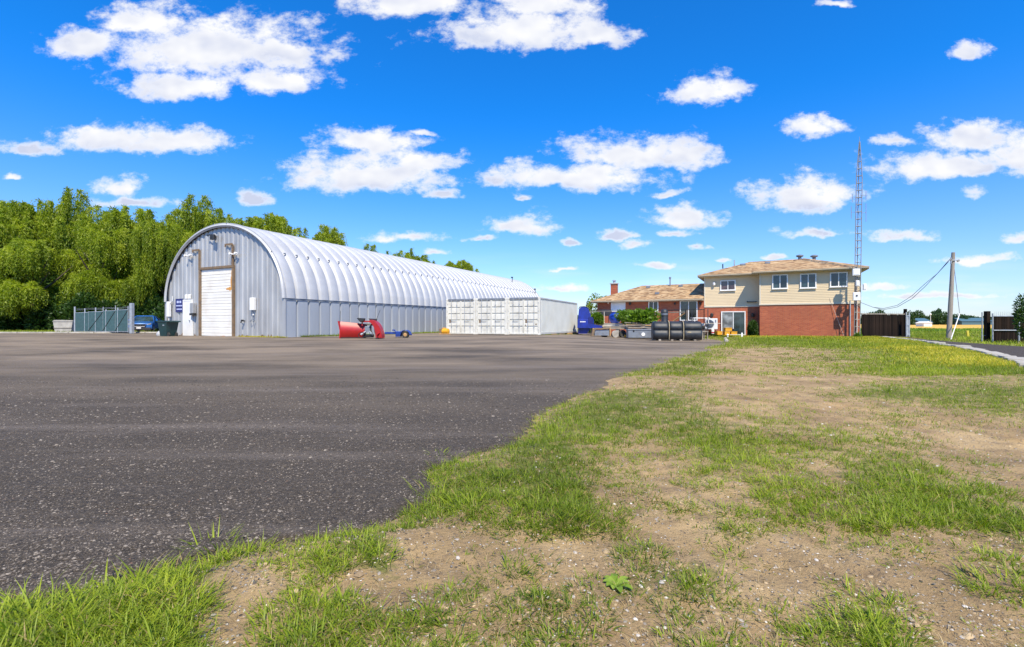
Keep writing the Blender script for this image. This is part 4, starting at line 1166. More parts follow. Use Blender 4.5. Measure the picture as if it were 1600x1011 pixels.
# air conditioner
t = empty('air_conditioner', hw(-px2x(1112, 0.55), 0.45, 0), -A2, "white heat pump unit with round fan on the brick left of the patio door", "air conditioner")
obj('casing', MB().bbox(-0.50, 0.46, -0.17, 0.17, 0.60, 1.50, 0.02), M['white'], t)
fg = obj('fan_grille', MB().lathe([(0.34, -0.21), (0.36, -0.20), (0.36, -0.171)], (-0.14, 0, 1.05), 'y', 24), M['grey_steel'], t)
mb = MB()
for r_ in (0.30, 0.25, 0.20, 0.15, 0.10, 0.05):
    pts = [(-0.14 + r_*math.cos(a*math.pi/10), -0.222, 1.05 + r_*math.sin(a*math.pi/10)) for a in range(21)]
    mb.tube(pts, 0.007, 4, cap=False)
obj('grille_ring', mb, M['black'], fg)
for x in (-0.35, 0.32): obj('bracket', MB().box(x-0.02, x+0.02, -0.2, 0.55, 0.55, 0.60).box(x-0.02, x+0.02, 0.50, 0.54, 0.25, 0.55), M['grey_steel'], t)
obj('label_plate', MB().box(0.28, 0.38, -0.175, -0.1701, 1.15, 1.38), M['grey_steel'], t)

# yellow toy-like planters on the grass before the patio door
def bx_at(px, py, Y): return ((px-800)/740*Y, Y, CAMZ + (505.5-py)/740*Y)
for i, (px0, px1, py0, py1, lab, mm) in enumerate(((1119.5, 1127, 517.5, 523, "leftmost small yellow crate on the grass by the air conditioner", 'yellow'),
                                         (1131, 1139, 517.5, 523.5, "middle small yellow crate on the grass before the patio door", 'yellow'),
                                         (1141, 1150, 518, 522.5, "rightmost small orange crate on the grass before the patio door", 'yellow'),
                                         (1132, 1142, 512, 517, "yellow crate stacked on the middle one before the patio door", 'yellow'))):
    Y = 36.0
    xa, _, zt1 = bx_at(px0, py0, Y); xb, _, zb1 = bx_at(px1, py1, Y)
    w_, h_ = (xb-xa)/2, zt1-zb1
    t = empty('crate', ((xa+xb)/2, Y, zb1), 0, lab, "crate", "small yellow crates by the patio door")
    b_ = 0.02
    obj('crate_shell', MB().box(-w_, w_, -0.18, -0.16, 0, h_).box(-w_, w_, 0.16, 0.18, 0, h_).box(-w_, -w_+b_, -0.16, 0.16, 0, h_).box(w_-b_, w_, -0.16, 0.16, 0, h_).box(-w_+b_, w_-b_, -0.16, 0.16, 0, 0.02), M[mm], t)
    obj('crate_rim', MB().box(-w_-0.012, w_+0.012, -0.20, -0.181, h_-0.04, h_).box(-w_-0.012, w_+0.012, 0.181, 0.20, h_-0.04, h_), M[mm], t)
t = obj('garden_stake', MB().bbox(-0.06, 0.06, -0.02, 0.02, -0.3, 0.32, 0.01), M['white'], None, loc=(16.9, 34.8, 0.05)); tag(t, "short white post in the grass below the orange crate", "post")
t = obj('garden_stake', MB().lathe([(0.05, -0.3), (0.05, 0.12), (0.09, 0.16), (0.02, 0.24)]), M['white'], None, loc=(15.85, 34.8, 0.05)); tag(t, "stubby white peg in the grass below the middle yellow crate", "post")
t = empty('milk_jug', (15.25, 36.0, 0.27), 0, "white plastic can standing between the small yellow crates", "can")
obj('can_body', MB().lathe([(0.10, 0.0), (0.11, 0.05), (0.11, 0.30), (0.05, 0.36), (0.045, 0.42)]), M['white'], t, smooth=40)
obj('red_band', MB().lathe([(0.112, 0.05), (0.114, 0.10), (0.112, 0.15)]), M['flower'], t)
t = obj('dark_bucket', MB().lathe([(0.10, 0), (0.14, 0.35), (0.15, 0.35), (0.15, 0.40)]), M['black'], None, loc=(17.05, 36.6, 0.25)); tag(t, "dark bucket behind the orange crate by the patio door", "bucket")
for i, (px, py, Y) in enumerate(((1133.5, 532, 30), (1135, 536, 27))):
    x = (px-800)/740*Y
    t = obj('stone', MB().lathe([(0.05, -0.05), (0.13, 0.0), (0.11, 0.10), (0.04, 0.15)], n=7), M['kerb'], None, loc=(x, Y, ztf(x, Y)+0.02)); tag(t, ["farther", "nearer"][i] + " pale stone on the grass edge below the yellow crates", "stone", "pale stones by the lawn")

# ------------------------------------------------------------------ deck in front of the low wing
dk = empty('raised_deck', (0, 0, 0), 0, "raised grey wooden deck with thin railing in front of the low brick wing", "deck")
def dpt(px, Y, z): return Vector(((px-800)/740*Y, Y, z))
DA = dpt(921, 40.5, 0); DB = dpt(1101, 34.6, 0)       # front edge left and right
dv = (DB-DA).normalized(); dn = Vector((-dv.y, dv.x, 0)); DLEN = (DB-DA).length; DT = 1.08
ang = math.atan2(dv.y, dv.x)
dk.location = (DA.x, DA.y, 0.0); dk.rotation_euler = (0, 0, ang)
DD = 4.3
nb = 60
bd = None
for k in range(nb):
    x0 = DLEN*k/nb
    if bd is None: bd = obj('deck_board', MB().bbox(0.0, DLEN/nb-0.012, -0.04, DD, DT-0.03, DT, 0.004), M['deck'], dk)
    else: share('deck_board', bd, dk, (x0, 0, 0))
obj('front_beam', MB().bbox(0, DLEN, 0.0, 0.045, DT-0.29, DT-0.034, 0.006), M['deck'], dk)
obj('lower_beam', MB().bbox(0, DLEN, 0.05, 0.14, DT-0.40, DT-0.245, 0.006), M['wood_grey'], dk)
n = 9; pst = None
for k in range(n):
    x = 0.1 + (DLEN-0.2)*k/(n-1)
    obj('deck_post', MB().bbox(x-0.06, x+0.06, 0.16, 0.28, -0.05, DT-0.24, 0.005), M['wood_grey'], dk)
rp = None
npost = 8
for k in range(npost):
    x = 0.04 + (DLEN-0.08)*k/(npost-1)
    obj('railing_post', MB().bbox(x-0.022, x+0.022, 0.0, 0.045, DT, DT+0.98, 0.004), M['deck'] if k < 5 else M['black_metal'], dk)
obj('top_rail', MB().bbox(0, DLEN*0.60, -0.01, 0.055, DT+0.98, DT+1.02, 0.006), M['wood_grey'], dk)
obj('top_rail', MB().bbox(DLEN*0.60, DLEN, -0.01, 0.055, DT+0.98, DT+1.02, 0.006), M['black_metal'], dk)
sp_ = None
for k in range(26):
    x = DLEN*0.72 + DLEN*0.28*k/26
    if sp_ is None: sp_ = obj('baluster', MB().box(0, 0.014, 0.015, 0.029, DT+0.06, DT+0.98), M['black_metal'], dk, loc=(x, 0, 0))
    else: share('baluster', sp_, dk, (x, 0, 0))
# black stair rail at right end, going down towards the lawn
sr = empty('deck_stair', (DB.x - 0.72, DB.y+0.35, 0), ang + R(-74), "dark stair with black railing at right end of the raised deck", "stair")
for k in range(5):
    obj('step', MB().bbox(0.05 + k*0.28, 0.33 + k*0.28, 0.0, 1.0, DT-0.22-k*0.2, DT-0.18-k*0.2, 0.005), M['wood_dark'], sr)
obj('stringer', MB().prism([(0.0, DT-0.15), (0.0, DT-0.45), (1.5, -0.05), (1.5, 0.15)], 'y', -0.03, 0.0), M['wood_dark'], sr)
for y in (-0.05, 1.02):
    mb = MB().tube([(0.0, y, DT), (0.0, y, DT+1.0), (1.45, y, 1.05), (1.45, y, 0.0)], 0.028, 6)
    for k in range(9):
        x = 0.14 + k*0.145; zt_ = DT+1.0 + (1.05-DT-1.0)*x/1.45
        mb.tube([(x, y, zt_-0.90), (x, y, zt_)], 0.011, 5)
    mb.tube([(0, y, DT+0.1), (1.45, y, 0.15)], 0.018, 6)
    obj('railing', mb, M['black_metal'], sr)
def dloc(x, y, z):
    v = DA + dv*x + dn*y
    return (v.x, v.y, z)
# things standing on the deck: pot, planter box, sloping handrail
t = empty('blue_pot', dloc(2.05, 0.7, DT), 0, "round bright blue pot on the deck before the boarded window", "pot")
obj('pot_body', MB().lathe([(0.28, 0), (0.42, 0.12), (0.52, 0.42), (0.46, 0.70), (0.30, 0.84), (0.33, 0.88), (0.33, 0.93)], n=20), M['blue_ball'], t, smooth=50)
obj('soil', MB().lathe([(0.28, 0.88), (0.28, 0.90)], n=16), M['bark'], t)
t = empty('planter_box', dloc(4.2, 0.45, DT+0.0), ang, "terracotta orange planter box on the deck between the green shrubs", "planter")
obj('planter_shell', MB().prism([(-0.52, 0), (0.50, 0), (0.62, 0.30), (-0.36, 0.22)], 'y', -0.2, 0.2), M['orange_clay'], t)
obj('planter_rim', MB().prism([(-0.38, 0.22), (0.64, 0.30), (0.64, 0.34), (-0.38, 0.26)], 'y', -0.23, 0.23), M['orange_clay'], t)
t = empty('gas_barbecue', dloc(0.9, 1.2, DT), 0.2, "dark barbecue grill at the left end of the raised deck", "barbecue")
obj('hood', MB().prism([(-0.3, 0.85), (0.3, 0.85), (0.26, 1.08), (0.12, 1.18), (-0.12, 1.18), (-0.26, 1.08)], 'x', -0.45, 0.45), M['black_metal'], t)
obj('fire_box', MB().bbox(-0.46, 0.46, -0.30, 0.30, 0.62, 0.845, 0.02), M['black'], t)
for x in (-0.75, 0.48): obj('side_shelf', MB().bbox(x, x+0.27, -0.25, 0.25, 0.80, 0.84, 0.01), M['grey_steel'], t)
for x in (-0.4, 0.4):
    for y in (-0.24, 0.24): obj('leg', MB().bbox(x-0.025, x+0.025, y-0.025, y+0.025, 0, 0.62, 0.004), M['black_metal'], t)
t = empty('white_table', dloc(DLEN*0.925, 1.6, DT), 0, "small white table on the deck before the glass door of the low wing", "table")
obj('table_top', MB().bbox(-0.7, 0.55, -0.3, 0.3, 0.36, 0.42, 0.01), M['white'], t)
for x in (-0.6, 0.45):
    for y in (-0.22, 0.22): obj('leg', MB().bbox(x-0.03, x+0.03, y-0.03, y+0.03, 0, 0.36, 0.004), M['white'], t)
t = empty('slanting_handrail', dloc(DLEN*0.80, 0.6, DT), ang, "tan wooden rail with slanting brace beside the deck steps", "handrail")
obj('rail_bar', MB().box(-2.0, 0.45, -0.03, 0.03, 0.80, 0.88), M['wood_grey'], t)
obj('brace', MB().tube([(-0.75, 0, 0.05), (0.42, 0, 0.86)], 0.05, 4), M['wood_tan'], t)
obj('rail_post', MB().box(0.40, 0.50, -0.05, 0.05, 0, 0.98).box(-2.05, -1.95, -0.05, 0.05, 0, 0.86), M['wood_grey'], t)

# ------------------------------------------------------------------ things along the front of the deck
# blue machine at the right of the container
t = empty('blue_chipper', (5.95, 38.2, 0.25), R(-8), "royal blue machine with tall rounded top beside the rightmost container", "machine")
obj('hood', MB().prism([(-0.62, 1.15), (0.42, 1.15), (0.36, 1.55), (0.22, 1.95), (0.0, 2.10), (-0.35, 2.12), (-0.55, 1.95)], 'y', -0.45, 0.45), M['royal'], t)
obj('cap', MB().prism([(-0.60, 1.98), (-0.50, 2.16), (-0.10, 2.20), (0.20, 2.08), (0.30, 1.96), (0.05, 2.14), (-0.35, 2.15)], 'y', -0.47, 0.47), M['grey_steel'], t)
obj('body', MB().bbox(-0.66, 0.62, -0.55, 0.55, 0.42, 1.15, 0.05), M['royal'], t)
obj('side_panel', MB().bbox(0.20, 0.56, -0.60, -0.552, 0.62, 1.30, 0.02), M['navy'], t)
obj('skirt', MB().prism([(-0.66, 0.72), (-0.66, 0.44), (1.25, 0.44), (1.28, 0.60), (0.45, 0.76)], 'y', -0.80, -0.56), M['royal'], t)
obj('base', MB().prism([(-0.60, 0.0), (0.10, 0.0), (0.35, 0.42), (-0.62, 0.42)], 'y', -0.5, 0.5), M['royal'], t)
obj('print_row', MB().box(-0.45, -0.35, -0.556, -0.5505, 0.90, 0.98).box(-0.33, -0.25, -0.556, -0.5505, 0.90, 0.98).box(-0.23, -0.13, -0.556, -0.5505, 0.90, 0.98).box(-0.11, -0.03, -0.556, -0.5505, 0.90, 0.98), M['white'], t)
# fender like steel trough
t = empty('steel_trough', (5.65, 34.0, 0.17), R(-6), "low grey steel trough with arched left end before the deck", "trough")
obj('side_plate', MB().prism([(0.0, 0.0), (0.12, 0.42), (0.30, 0.56), (1.35, 0.56), (1.35, 0.48), (0.40, 0.46), (0.26, 0.36), (0.18, 0.0)], 'y', -0.35, 0.35), M['rust'], t)
obj('inner_panel', MB().bbox(0.25, 1.30, -0.28, 0.28, 0.03, 0.44, 0.02), M['grey_steel'], t)
obj('end_post', MB().bbox(1.30, 1.38, -0.38, -0.30, 0.0, 0.60, 0.005), M['wood_tan'], t)
t = empty('plank_stack', (8.25, 35.3, 0.13), R(-17), "stack of grey weathered planks on blocks in front of the deck", "planks")
for i in range(4):
    for j in range(3):
        obj('plank', MB().bbox(-1.35+rnd.uniform(-.12,.12), 1.30+rnd.uniform(-.1,.25), -0.5+j*0.33, -0.22+j*0.33, 0.50+i*0.055, 0.547+i*0.055, 0.005), M['wood_grey'], t)
for x in (-1.1, -0.35, 0.4, 1.1): obj('support_block', MB().bbox(x-0.12, x+0.12, -0.45, 0.4, 0, 0.495, 0.01), M['concrete'], t)
for i, (px, Y, r_, lab) in enumerate(((944.5, 34.2, 0.30, "worn tyre leaning at the left of the plank stack"), (961, 34.0, 0.26, "pale wheel standing between the supports of the plank stack"), (972.5, 34.2, 0.29, "dark wheel at the right of the plank stack"))):
    x = (px-800)/740*Y
    t = empty('loose_wheel', (x, Y, ztf(x, Y)+r_), R(10*i), lab, "wheel", "loose wheels by the plank stack")
    obj('tyre', MB().lathe([(r_*0.62, -0.09), (r_*0.9, -0.10), (r_, -0.06), (r_, 0.06), (r_*0.9, 0.10), (r_*0.62, 0.09)], (0,0,0), 'y', 20), M['rubber'] if i != 1 else M['concrete'], t, smooth=50)
    obj('rim', MB().lathe([(r_*0.2, -0.07), (r_*0.60, -0.092), (r_*0.60, 0.05)], (0,0,0), 'y', 16), M['rim'], t)
t = obj('yellow_wedge', MB().prism([(-0.12, 0), (0.16, 0), (0.10, 0.14), (-0.08, 0.16)], 'y', -0.1, 0.1), M['yellow'], None, loc=((978-800)/740*33.5, 33.5, 0.10)); tag(t, "small yellow chock beside the grey steel box", "chock")
# grey steel box
t = empty('steel_tool_box', ((1010-800)/740*31.5, 31.5, 0.12), R(-4), "long low grey steel box with a white disc on its face", "tool box")
obj('box_body', MB().bbox(-1.25, 1.28, -0.35, 0.45, 0.0, 0.50, 0.015), M['grey_steel'], t)
obj('box_lid', MB().bbox(-1.28, 1.31, -0.38, 0.48, 0.50, 0.56, 0.015), M['grey_steel'], t)
obj('white_disc', MB().lathe([(0.12, -0.37), (0.12, -0.352)], (-0.28, 0, 0.22), 'y', 20), M['white'], t)
for x in (-0.9, 0.9): obj('latch', MB().bbox(x-0.05, x+0.05, -0.372, -0.351, 0.38, 0.50, 0.004), M['black_metal'], t)
# lumber behind the box
t = empty('lumber_pile', ((1008-800)/740*33.2, 33.2, 0.12), R(-14), "jumbled pile of old boards and rails behind the grey steel box", "lumber")
for i in range(11):
    o = obj('board', MB().bbox(-1.5, 1.4, -0.09, 0.09, -0.025, 0.025, 0.005), M['wood_grey'] if i % 3 else M['wood_tan'], t)
    o.location = (rnd.uniform(-0.35, 0.35), rnd.uniform(-0.5, 0.5), 0.58 + i*0.035); o.rotation_euler = (rnd.uniform(-.1,.1), rnd.uniform(-0.06, 0.06), rnd.uniform(-0.2, 0.2))
for x in (-1.1, 0, 1.1): obj('trestle', MB().bbox(x-0.1, x+0.1, -0.5, 0.5, 0, 0.56, 0.01), M['wood_grey'], t)
# black tank in three ribbed segments
t = empty('septic_tank', ((1057-800)/740*28.6, 28.6, 0.085), R(-9), "large black ribbed plastic tank with tan straps and an upright neck", "tank")
segs = ((-1.42, -0.53), (-0.49, 0.28), (0.33, 1.38))
def tank_seg(x0, x1):
    prof = [(0.30, 0.0), (0.46, 0.06), (0.57, 0.18), (0.60, 0.32), (0.57, 0.46), (0.50, 0.54), (0.50, 0.60), (0.56, 0.66), (0.57, 0.76), (0.52, 0.90), (0.42, 1.01), (0.28, 1.08), (0.12, 1.10)]
    ring = prof + [(-a, b) for a, b in prof[::-1]]
    mb = MB(); n = len(ring); xs = [x0, x0+0.05, x0+0.12, (x0+x1)/2-0.1, (x0+x1)/2+0.1, x1-0.12, x1-0.05, x1]; sc_ = [0.86, 0.96, 1.0, 0.99, 0.99, 1.0, 0.96, 0.86]
    vs = []
    for x, k in zip(xs, sc_): vs += [(x, a*k, 0.0 + 0.55 + (b-0.55)*(k if b > .1 else 1)) for a, b in ring]
    fs = [tuple(range(n-1,-1,-1)), tuple(range(n*7, n*8))]
    for i in range(7):
        for k in range(n): fs.append((i*n+k, i*n+(k+1)%n, (i+1)*n+(k+1)%n, (i+1)*n+k))
    return mb.add(vs, fs)
for a, b in segs: obj('tank_segment', tank_seg(a, b), M['tank'], t, smooth=40)
for x in (-0.51, 0.305):
    pts = [(x, y*1.05, z*1.02) for y, z in ((-0.50, 0.0), (-0.56, 0.2), (-0.56, 0.5), (-0.56, 0.8), (-0.46, 1.02), (-0.2, 1.10), (0.2, 1.10), (0.5, 0.9), (0.56, 0.4), (0.5, 0))]
    obj('strap', MB().tube(pts, 0.028, 5), M['strap'], t)
nk = obj('neck', MB().lathe([(0.22, 1.05), (0.19, 1.12), (0.17, 1.4), (0.19, 1.42), (0.19, 1.50)], (-0.70, 0, 0), 'z', 18), M['tank'], t, smooth=40)
obj('neck_collar', MB().lathe([(0.20, 1.50), (0.20, 1.58)], (-0.70, 0, 0), 'z', 18), M['grey_steel'], nk)
obj('neck_cap', MB().lathe([(0.21, 1.58), (0.22, 1.66), (0.15, 1.80), (0.04, 1.85)], (-0.70, 0, 0), 'z', 18), M['tank'], nk, smooth=40)
obj('dirt_patch', MB().lathe([(0.13, -0.575), (0.11, -0.556)], (0.62, 0, 0.38), 'y', 9), M['strap'], t)
for x in (-1.05, -0.35, 0.15, 0.95): obj('skid', MB().bbox(x-0.07, x+0.07, -0.6, 0.6, -0.1, 0.02, 0.01), M['wood_grey'], t)
t = empty('small_trestle', ((1099-800)/740*29.5, 29.5, 0.05), 0, "small grey wooden trestle right of the black tank", "trestle")
obj('trestle_top', MB().bbox(-0.2, 0.2, -0.3, 0.3, 0.48, 0.54, 0.01), M['wood_grey'], t)
for x in (-0.15, 0.15):
    for y in (-0.25, 0.25): obj('leg', MB().bbox(x-0.03, x+0.03, y-0.03, y+0.03, -0.05, 0.48, 0.005), M['wood_grey'], t)

# ------------------------------------------------------------------ antenna mast against the house
tw_p = hw(0.33, -0.85)
t = empty('lattice_mast', (tw_p[0], tw_p[1], 0.0), -A2, "tall thin lattice antenna mast standing against right corner of the brick house", "mast")
TH = CAMZ + (505.5-222)/740*tw_p[1]
def legp(k, z):
    r_ = 0.20 if z < TH-2.6 else 0.20*(1 - (z-(TH-2.6))/2.6*0.88)
    a = R(90 + 120*k)
    lean = 0.012*z
    return (r_*math.cos(a) + lean, r_*math.sin(a), z)
for k in range(3):
    obj('mast_leg', MB().tube([legp(k, z) for z in (0, 3, 6, 9, TH-2.6, TH-1.3, TH)], 0.028, 6), M['mast'], t)
mb = MB(); z = 0.3; i = 0
while z < TH-0.35:
    for k in range(3): mb.tube([legp(k, z), legp((k+1) % 3, z)], 0.020, 5)
    z += 0.52; i += 1
    if z < TH-0.3:
        k = i % 3
        mb.tube([legp(k, z-0.52), legp((k+1) % 3, z)], 0.008, 4)
obj('rungs', mb, M['mast'], t)
obj('spike', MB().tube([(0.012*TH, 0, TH-0.3), (0.012*TH, 0, TH+0.35)], 0.012, 5), M['mast'], t)
for (x, z0, z1) in ((-0.42, 8.7, 9.6), (0.45, 8.4, 9.7), (0.45, 10.0, 10.6), (-0.36, 9.9, 10.5)):
    obj('dipole', MB().tube([(x+0.1, 0, z0), (x+0.1, 0, z1)], 0.018, 5).tube([(0.1, 0, (z0+z1)/2), (x+0.1, 0, (z0+z1)/2)], 0.012, 5), M['mast'], t)
for (nm, lab, z0, z1, w, x, m_) in (('equipment_box', "upper white box on the lattice mast under the eave", 4.52, 5.0, 0.22, -0.08, 'white'),
                           ('equipment_box', "small white box on the lattice mast between upper box and meter", 3.75, 4.15, 0.11, 0.0, 'white'),
                           ('equipment_box', "lowest white box with round dial on the lattice mast at the siding edge", 2.72, 3.30, 0.22, -0.05, 'white'),
                           ('equipment_box', "pale upright box just right of the lattice mast on the house corner", 3.45, 3.9, 0.10, 0.42, 'white')):
    p = (tw_p[0] + hc*x - hs*0.30, tw_p[1] - hs*x - hc*0.30, 0)
    e_ = empty(nm, p, -A2, lab, "box", "white boxes on the mast")
    obj('box_case', MB().bbox(-w, w, -0.12, 0.10, z0, z1, 0.02), M[m_], e_)
    if z0 == 2.72: obj('dial', MB().lathe([(0.06, -0.14), (0.06, -0.12)], (0, 0, 3.05), 'y', 12), M['black'], e_)
    else: obj('box_cover', MB().bbox(-w*0.7, w*0.7, -0.135, -0.121, z0+0.05, z1-0.05, 0.003), M['white'], e_)
o = obj('conduit_pipe', MB().tube([(0.14, -0.06, -0.1), (0.14, -0.06, ZB+0.1)], 0.04, 8), M['tube'], None, loc=(H0[0]-hc*0.75, H0[1]+hs*0.75, HG), rz=-A2); tag(o, "grey conduit on the brick wall just left of the mast foot", "conduit")
o = obj('stay_cable', MB().tube([hw(1.0, -0.35, 0.05), hw(1.9, -0.02, 3.0)], 0.012, 4), M['pink_pipe'], None); tag(o, "thin slanting cable running down the right brick wall", "cable")

# ------------------------------------------------------------------ utility pole and wires
UY = 31.0
ux0, ux1 = (1482.5-800)/740*UY, (1489.5-800)/740*UY
t = empty('utility_pole', (ux0, UY, 0), 0, "leaning weathered wooden utility pole beside the driveway gateway", "utility pole")
uh = CAMZ + (505.5-394.5)/740*UY
obj('pole_shaft', MB().tube([(0,0,-0.4), (0.02,0,0.6), ((ux1-ux0)*.5,0,uh*.5), (ux1-ux0,0,uh)], [0.16, 0.14, 0.125, 0.10], 12), M['pole'], t, smooth=50)
xx = ux1-ux0
obj('wire_bracket', MB().box(xx-0.32, xx+0.22, -0.16, -0.10, uh-0.55, uh-0.49).box(xx-0.30, xx-0.26, -0.16, -0.10, uh-0.75, uh-0.35), M['tube'], t)
for q in (-0.32, -0.20, 0.16, 0.24): obj('insulator', MB().lathe([(0.03, 0), (0.055, 0.03), (0.03, 0.06), (0.055, 0.09), (0.02, 0.13)], (xx+q, -0.13, uh-0.72+abs(q)*.5), 'z', 10), M['concrete'], t)
def P(px, py, Y): return ((px-800)/740*Y, Y, CAMZ + (505.5-py)/740*Y)
a0 = Vector(P(1483, 405, UY)); a1 = Vector(hw(-0.05, -0.05, 2.6))
for dy, lab in ((0.0, "upper overhead service wire from the pole to the house corner"), (4.5, "lower overhead service wire from the pole to the house corner")):
    pts = []
    prof = ((1482.4,406.7),(1465,427),(1444.6,444+dy),(1425,462+dy),(1402,477+dy*.6),(1380.5,482+dy*.4),(1364,480),(1343.5,472))
    for i, (px, py) in enumerate(prof):
        Y = UY + (34.9-UY)*i/(len(prof)-1)
        pts.append(P(px, py + (dy if i == 0 else 0)*.4, Y))
    tag(obj('service_wire', MB().tube(pts, 0.018, 5), M['grey_steel'], None), lab, "wire")
t = empty('guy_wire', P(1490, 410, UY), 0, "guy wire with pale guard sleeve right of the leaning utility pole", "guy wire")
o0 = Vector(P(1490, 410, UY)); e1 = Vector(P(1499.5, 490, UY-0.2)) - o0; e2 = Vector(P(1484.5, 534, UY-1.2)) - o0
obj('wire', MB().tube([(0,0,0), e1], 0.016, 5), M['grey_steel'], t)
obj('guard_sleeve', MB().tube([e1, e2], 0.027, 6), M['white'], t)
p0 = P(1510, 517, 38); 
tag(obj('marker_post', MB().tube([(0,0,-0.3), (-0.12,0,CAMZ-0.55)], 0.09, 6), M['yellow_pale'], None, loc=(P(1513.5, 530, 36)[0], 36, 0.0)), "slanted yellow marker post in the rough grass beyond the gateway", "marker post")

# ------------------------------------------------------------------ dark board fence and right gate
f0 = Vector((P(1346, 0, 35.3)[0], 35.3, 0)); f1 = Vector((P(1413, 0, 36.3)[0], 36.3, 0))
dv2 = (f1-f0); FL = dv2.length; fa = math.atan2(dv2.y, dv2.x)
t = empty('board_fence', (f0.x, f0.y, 0), fa, "dark stained board fence between the house corner and the gateway", "fence")
fh = CAMZ + (505.5-491)/740*35.5
nb = 22; b0 = None
for k in range(nb):
    w = FL/nb
    h = fh - 0.02
    if b0 is None: b0 = obj('board', MB().bbox(0.0, w-0.012, -0.02, 0.02, 0.0, h, 0.003), M['wood_dark'], t)
    else: share('board', b0, t, (k*w, rnd.uniform(-.012,.012), rnd.uniform(-.03,.02)))
obj('cap_rail', MB().bbox(-0.02, FL+0.02, -0.05, 0.06, fh-0.01, fh+0.06, 0.01), M['wood_grey'], t)
mb = MB()
for k in range(20):
    x = 0.1 + (FL-0.2)*k/19
    mb.tube([(x, 0.03, fh+0.02), (x+rnd.uniform(-.02,.02), 0.03, fh+0.24)], [0.012, 0.005], 4)
obj('spike_row', mb, M['tube'], t)
obj('end_post', MB().bbox(FL+0.02, FL+0.17, -0.09, 0.09, -0.1, fh+0.42, 0.01), M['wood_dark'], t)
p = P(1418, 527, 35.6)
t = empty('gate_post', (p[0], 35.6, 0), 0, "galvanised steel gate post at the right end of the dark board fence", "gate post")
for x in (-0.09, 0.12): obj('post_tube', MB().tube([(x,0,-0.1),(x,0,fh+0.15)], 0.05, 8), M['tube'], t)
obj('post_mesh', MB().box(-0.04, 0.07, -0.005, 0.005, 0.1, fh-0.1), M['tube'], t)
for z in (0.2, 0.9, 1.6): obj('post_clamp', MB().box(-0.14, 0.17, -0.05, 0.05, z, z+0.06), M['tube'], t)
GY = 25.6
gx0, gx1 = P(1551, 0, GY)[0], P(1592, 0, GY)[0]; gw = gx1-gx0
t = empty('board_gate', (gx0, GY, 0.0), 0, "dark board gate leaf in a galvanised frame right of the gateway", "gate")
gt = CAMZ + (505.5-494)/740*GY; gb = CAMZ + (505.5-537)/740*GY
obj('gate_frame', MB().tube([(0,0,gb-0.1),(0,0,gt+0.15)], 0.035).tube([(gw,0,gb-0.15),(gw,0,gt+0.25)], 0.045).tube([(0,0,gb+0.05),(gw,0,gb+0.05)], 0.03).tube([(0,0,gt),(gw,0,gt)], 0.03).tube([(0,-0.04,gb+0.72),(gw,-0.04,gb+0.72)], 0.03), M['tube'], t)
b0 = None; nb = 9
for k in range(nb):
    w = (gw-0.08)/nb
    if b0 is None: b0 = obj('board', MB().bbox(0, w-0.01, 0.0, 0.035, gb+0.08, gt-0.03, 0.003), M['wood_dark'], t, loc=(0.04,0,0))
    else: share('board', b0, t, (0.04+k*w, 0, 0))
mb = MB()
for k in range(13):
    x = 0.12 + (gw-0.2)*k/12; mb.tube([(x,0,gt),(x,0,gt+0.24)], [0.01,0.005], 4)
obj('spike_row', mb, M['tube'], t)
t = empty('gateway_post', (gx0-0.05, GY+0.3, 0), 0, "dark thick wooden post with thin steel tube at left of the board gate", "gate post")
obj('wood_post', MB().bbox(0.05, 0.25, 0, 0.2, -0.2, gt+0.28, 0.01), M['wood_dark'], t)
obj('steel_tube', MB().tube([(-0.12,0.1,-0.2),(-0.12,0.1,gt+0.22)], 0.03).tube([(-0.12,0.1,0.4),(0.05,0.1,0.4)],0.02), M['tube'], t)
t = empty('screened_fence', (gx1+0.08, GY+0.1, 0), R(-8), "dark fence stretch behind the conifer at the right edge", "fence")
b0 = None
for k in range(14):
    if b0 is None: b0 = obj('board', MB().bbox(0, 0.19, 0, 0.03, -0.1, 1.45, 0.003), M['wood_dark'], t)
    else: share('board', b0, t, (k*0.2, 0, 0))

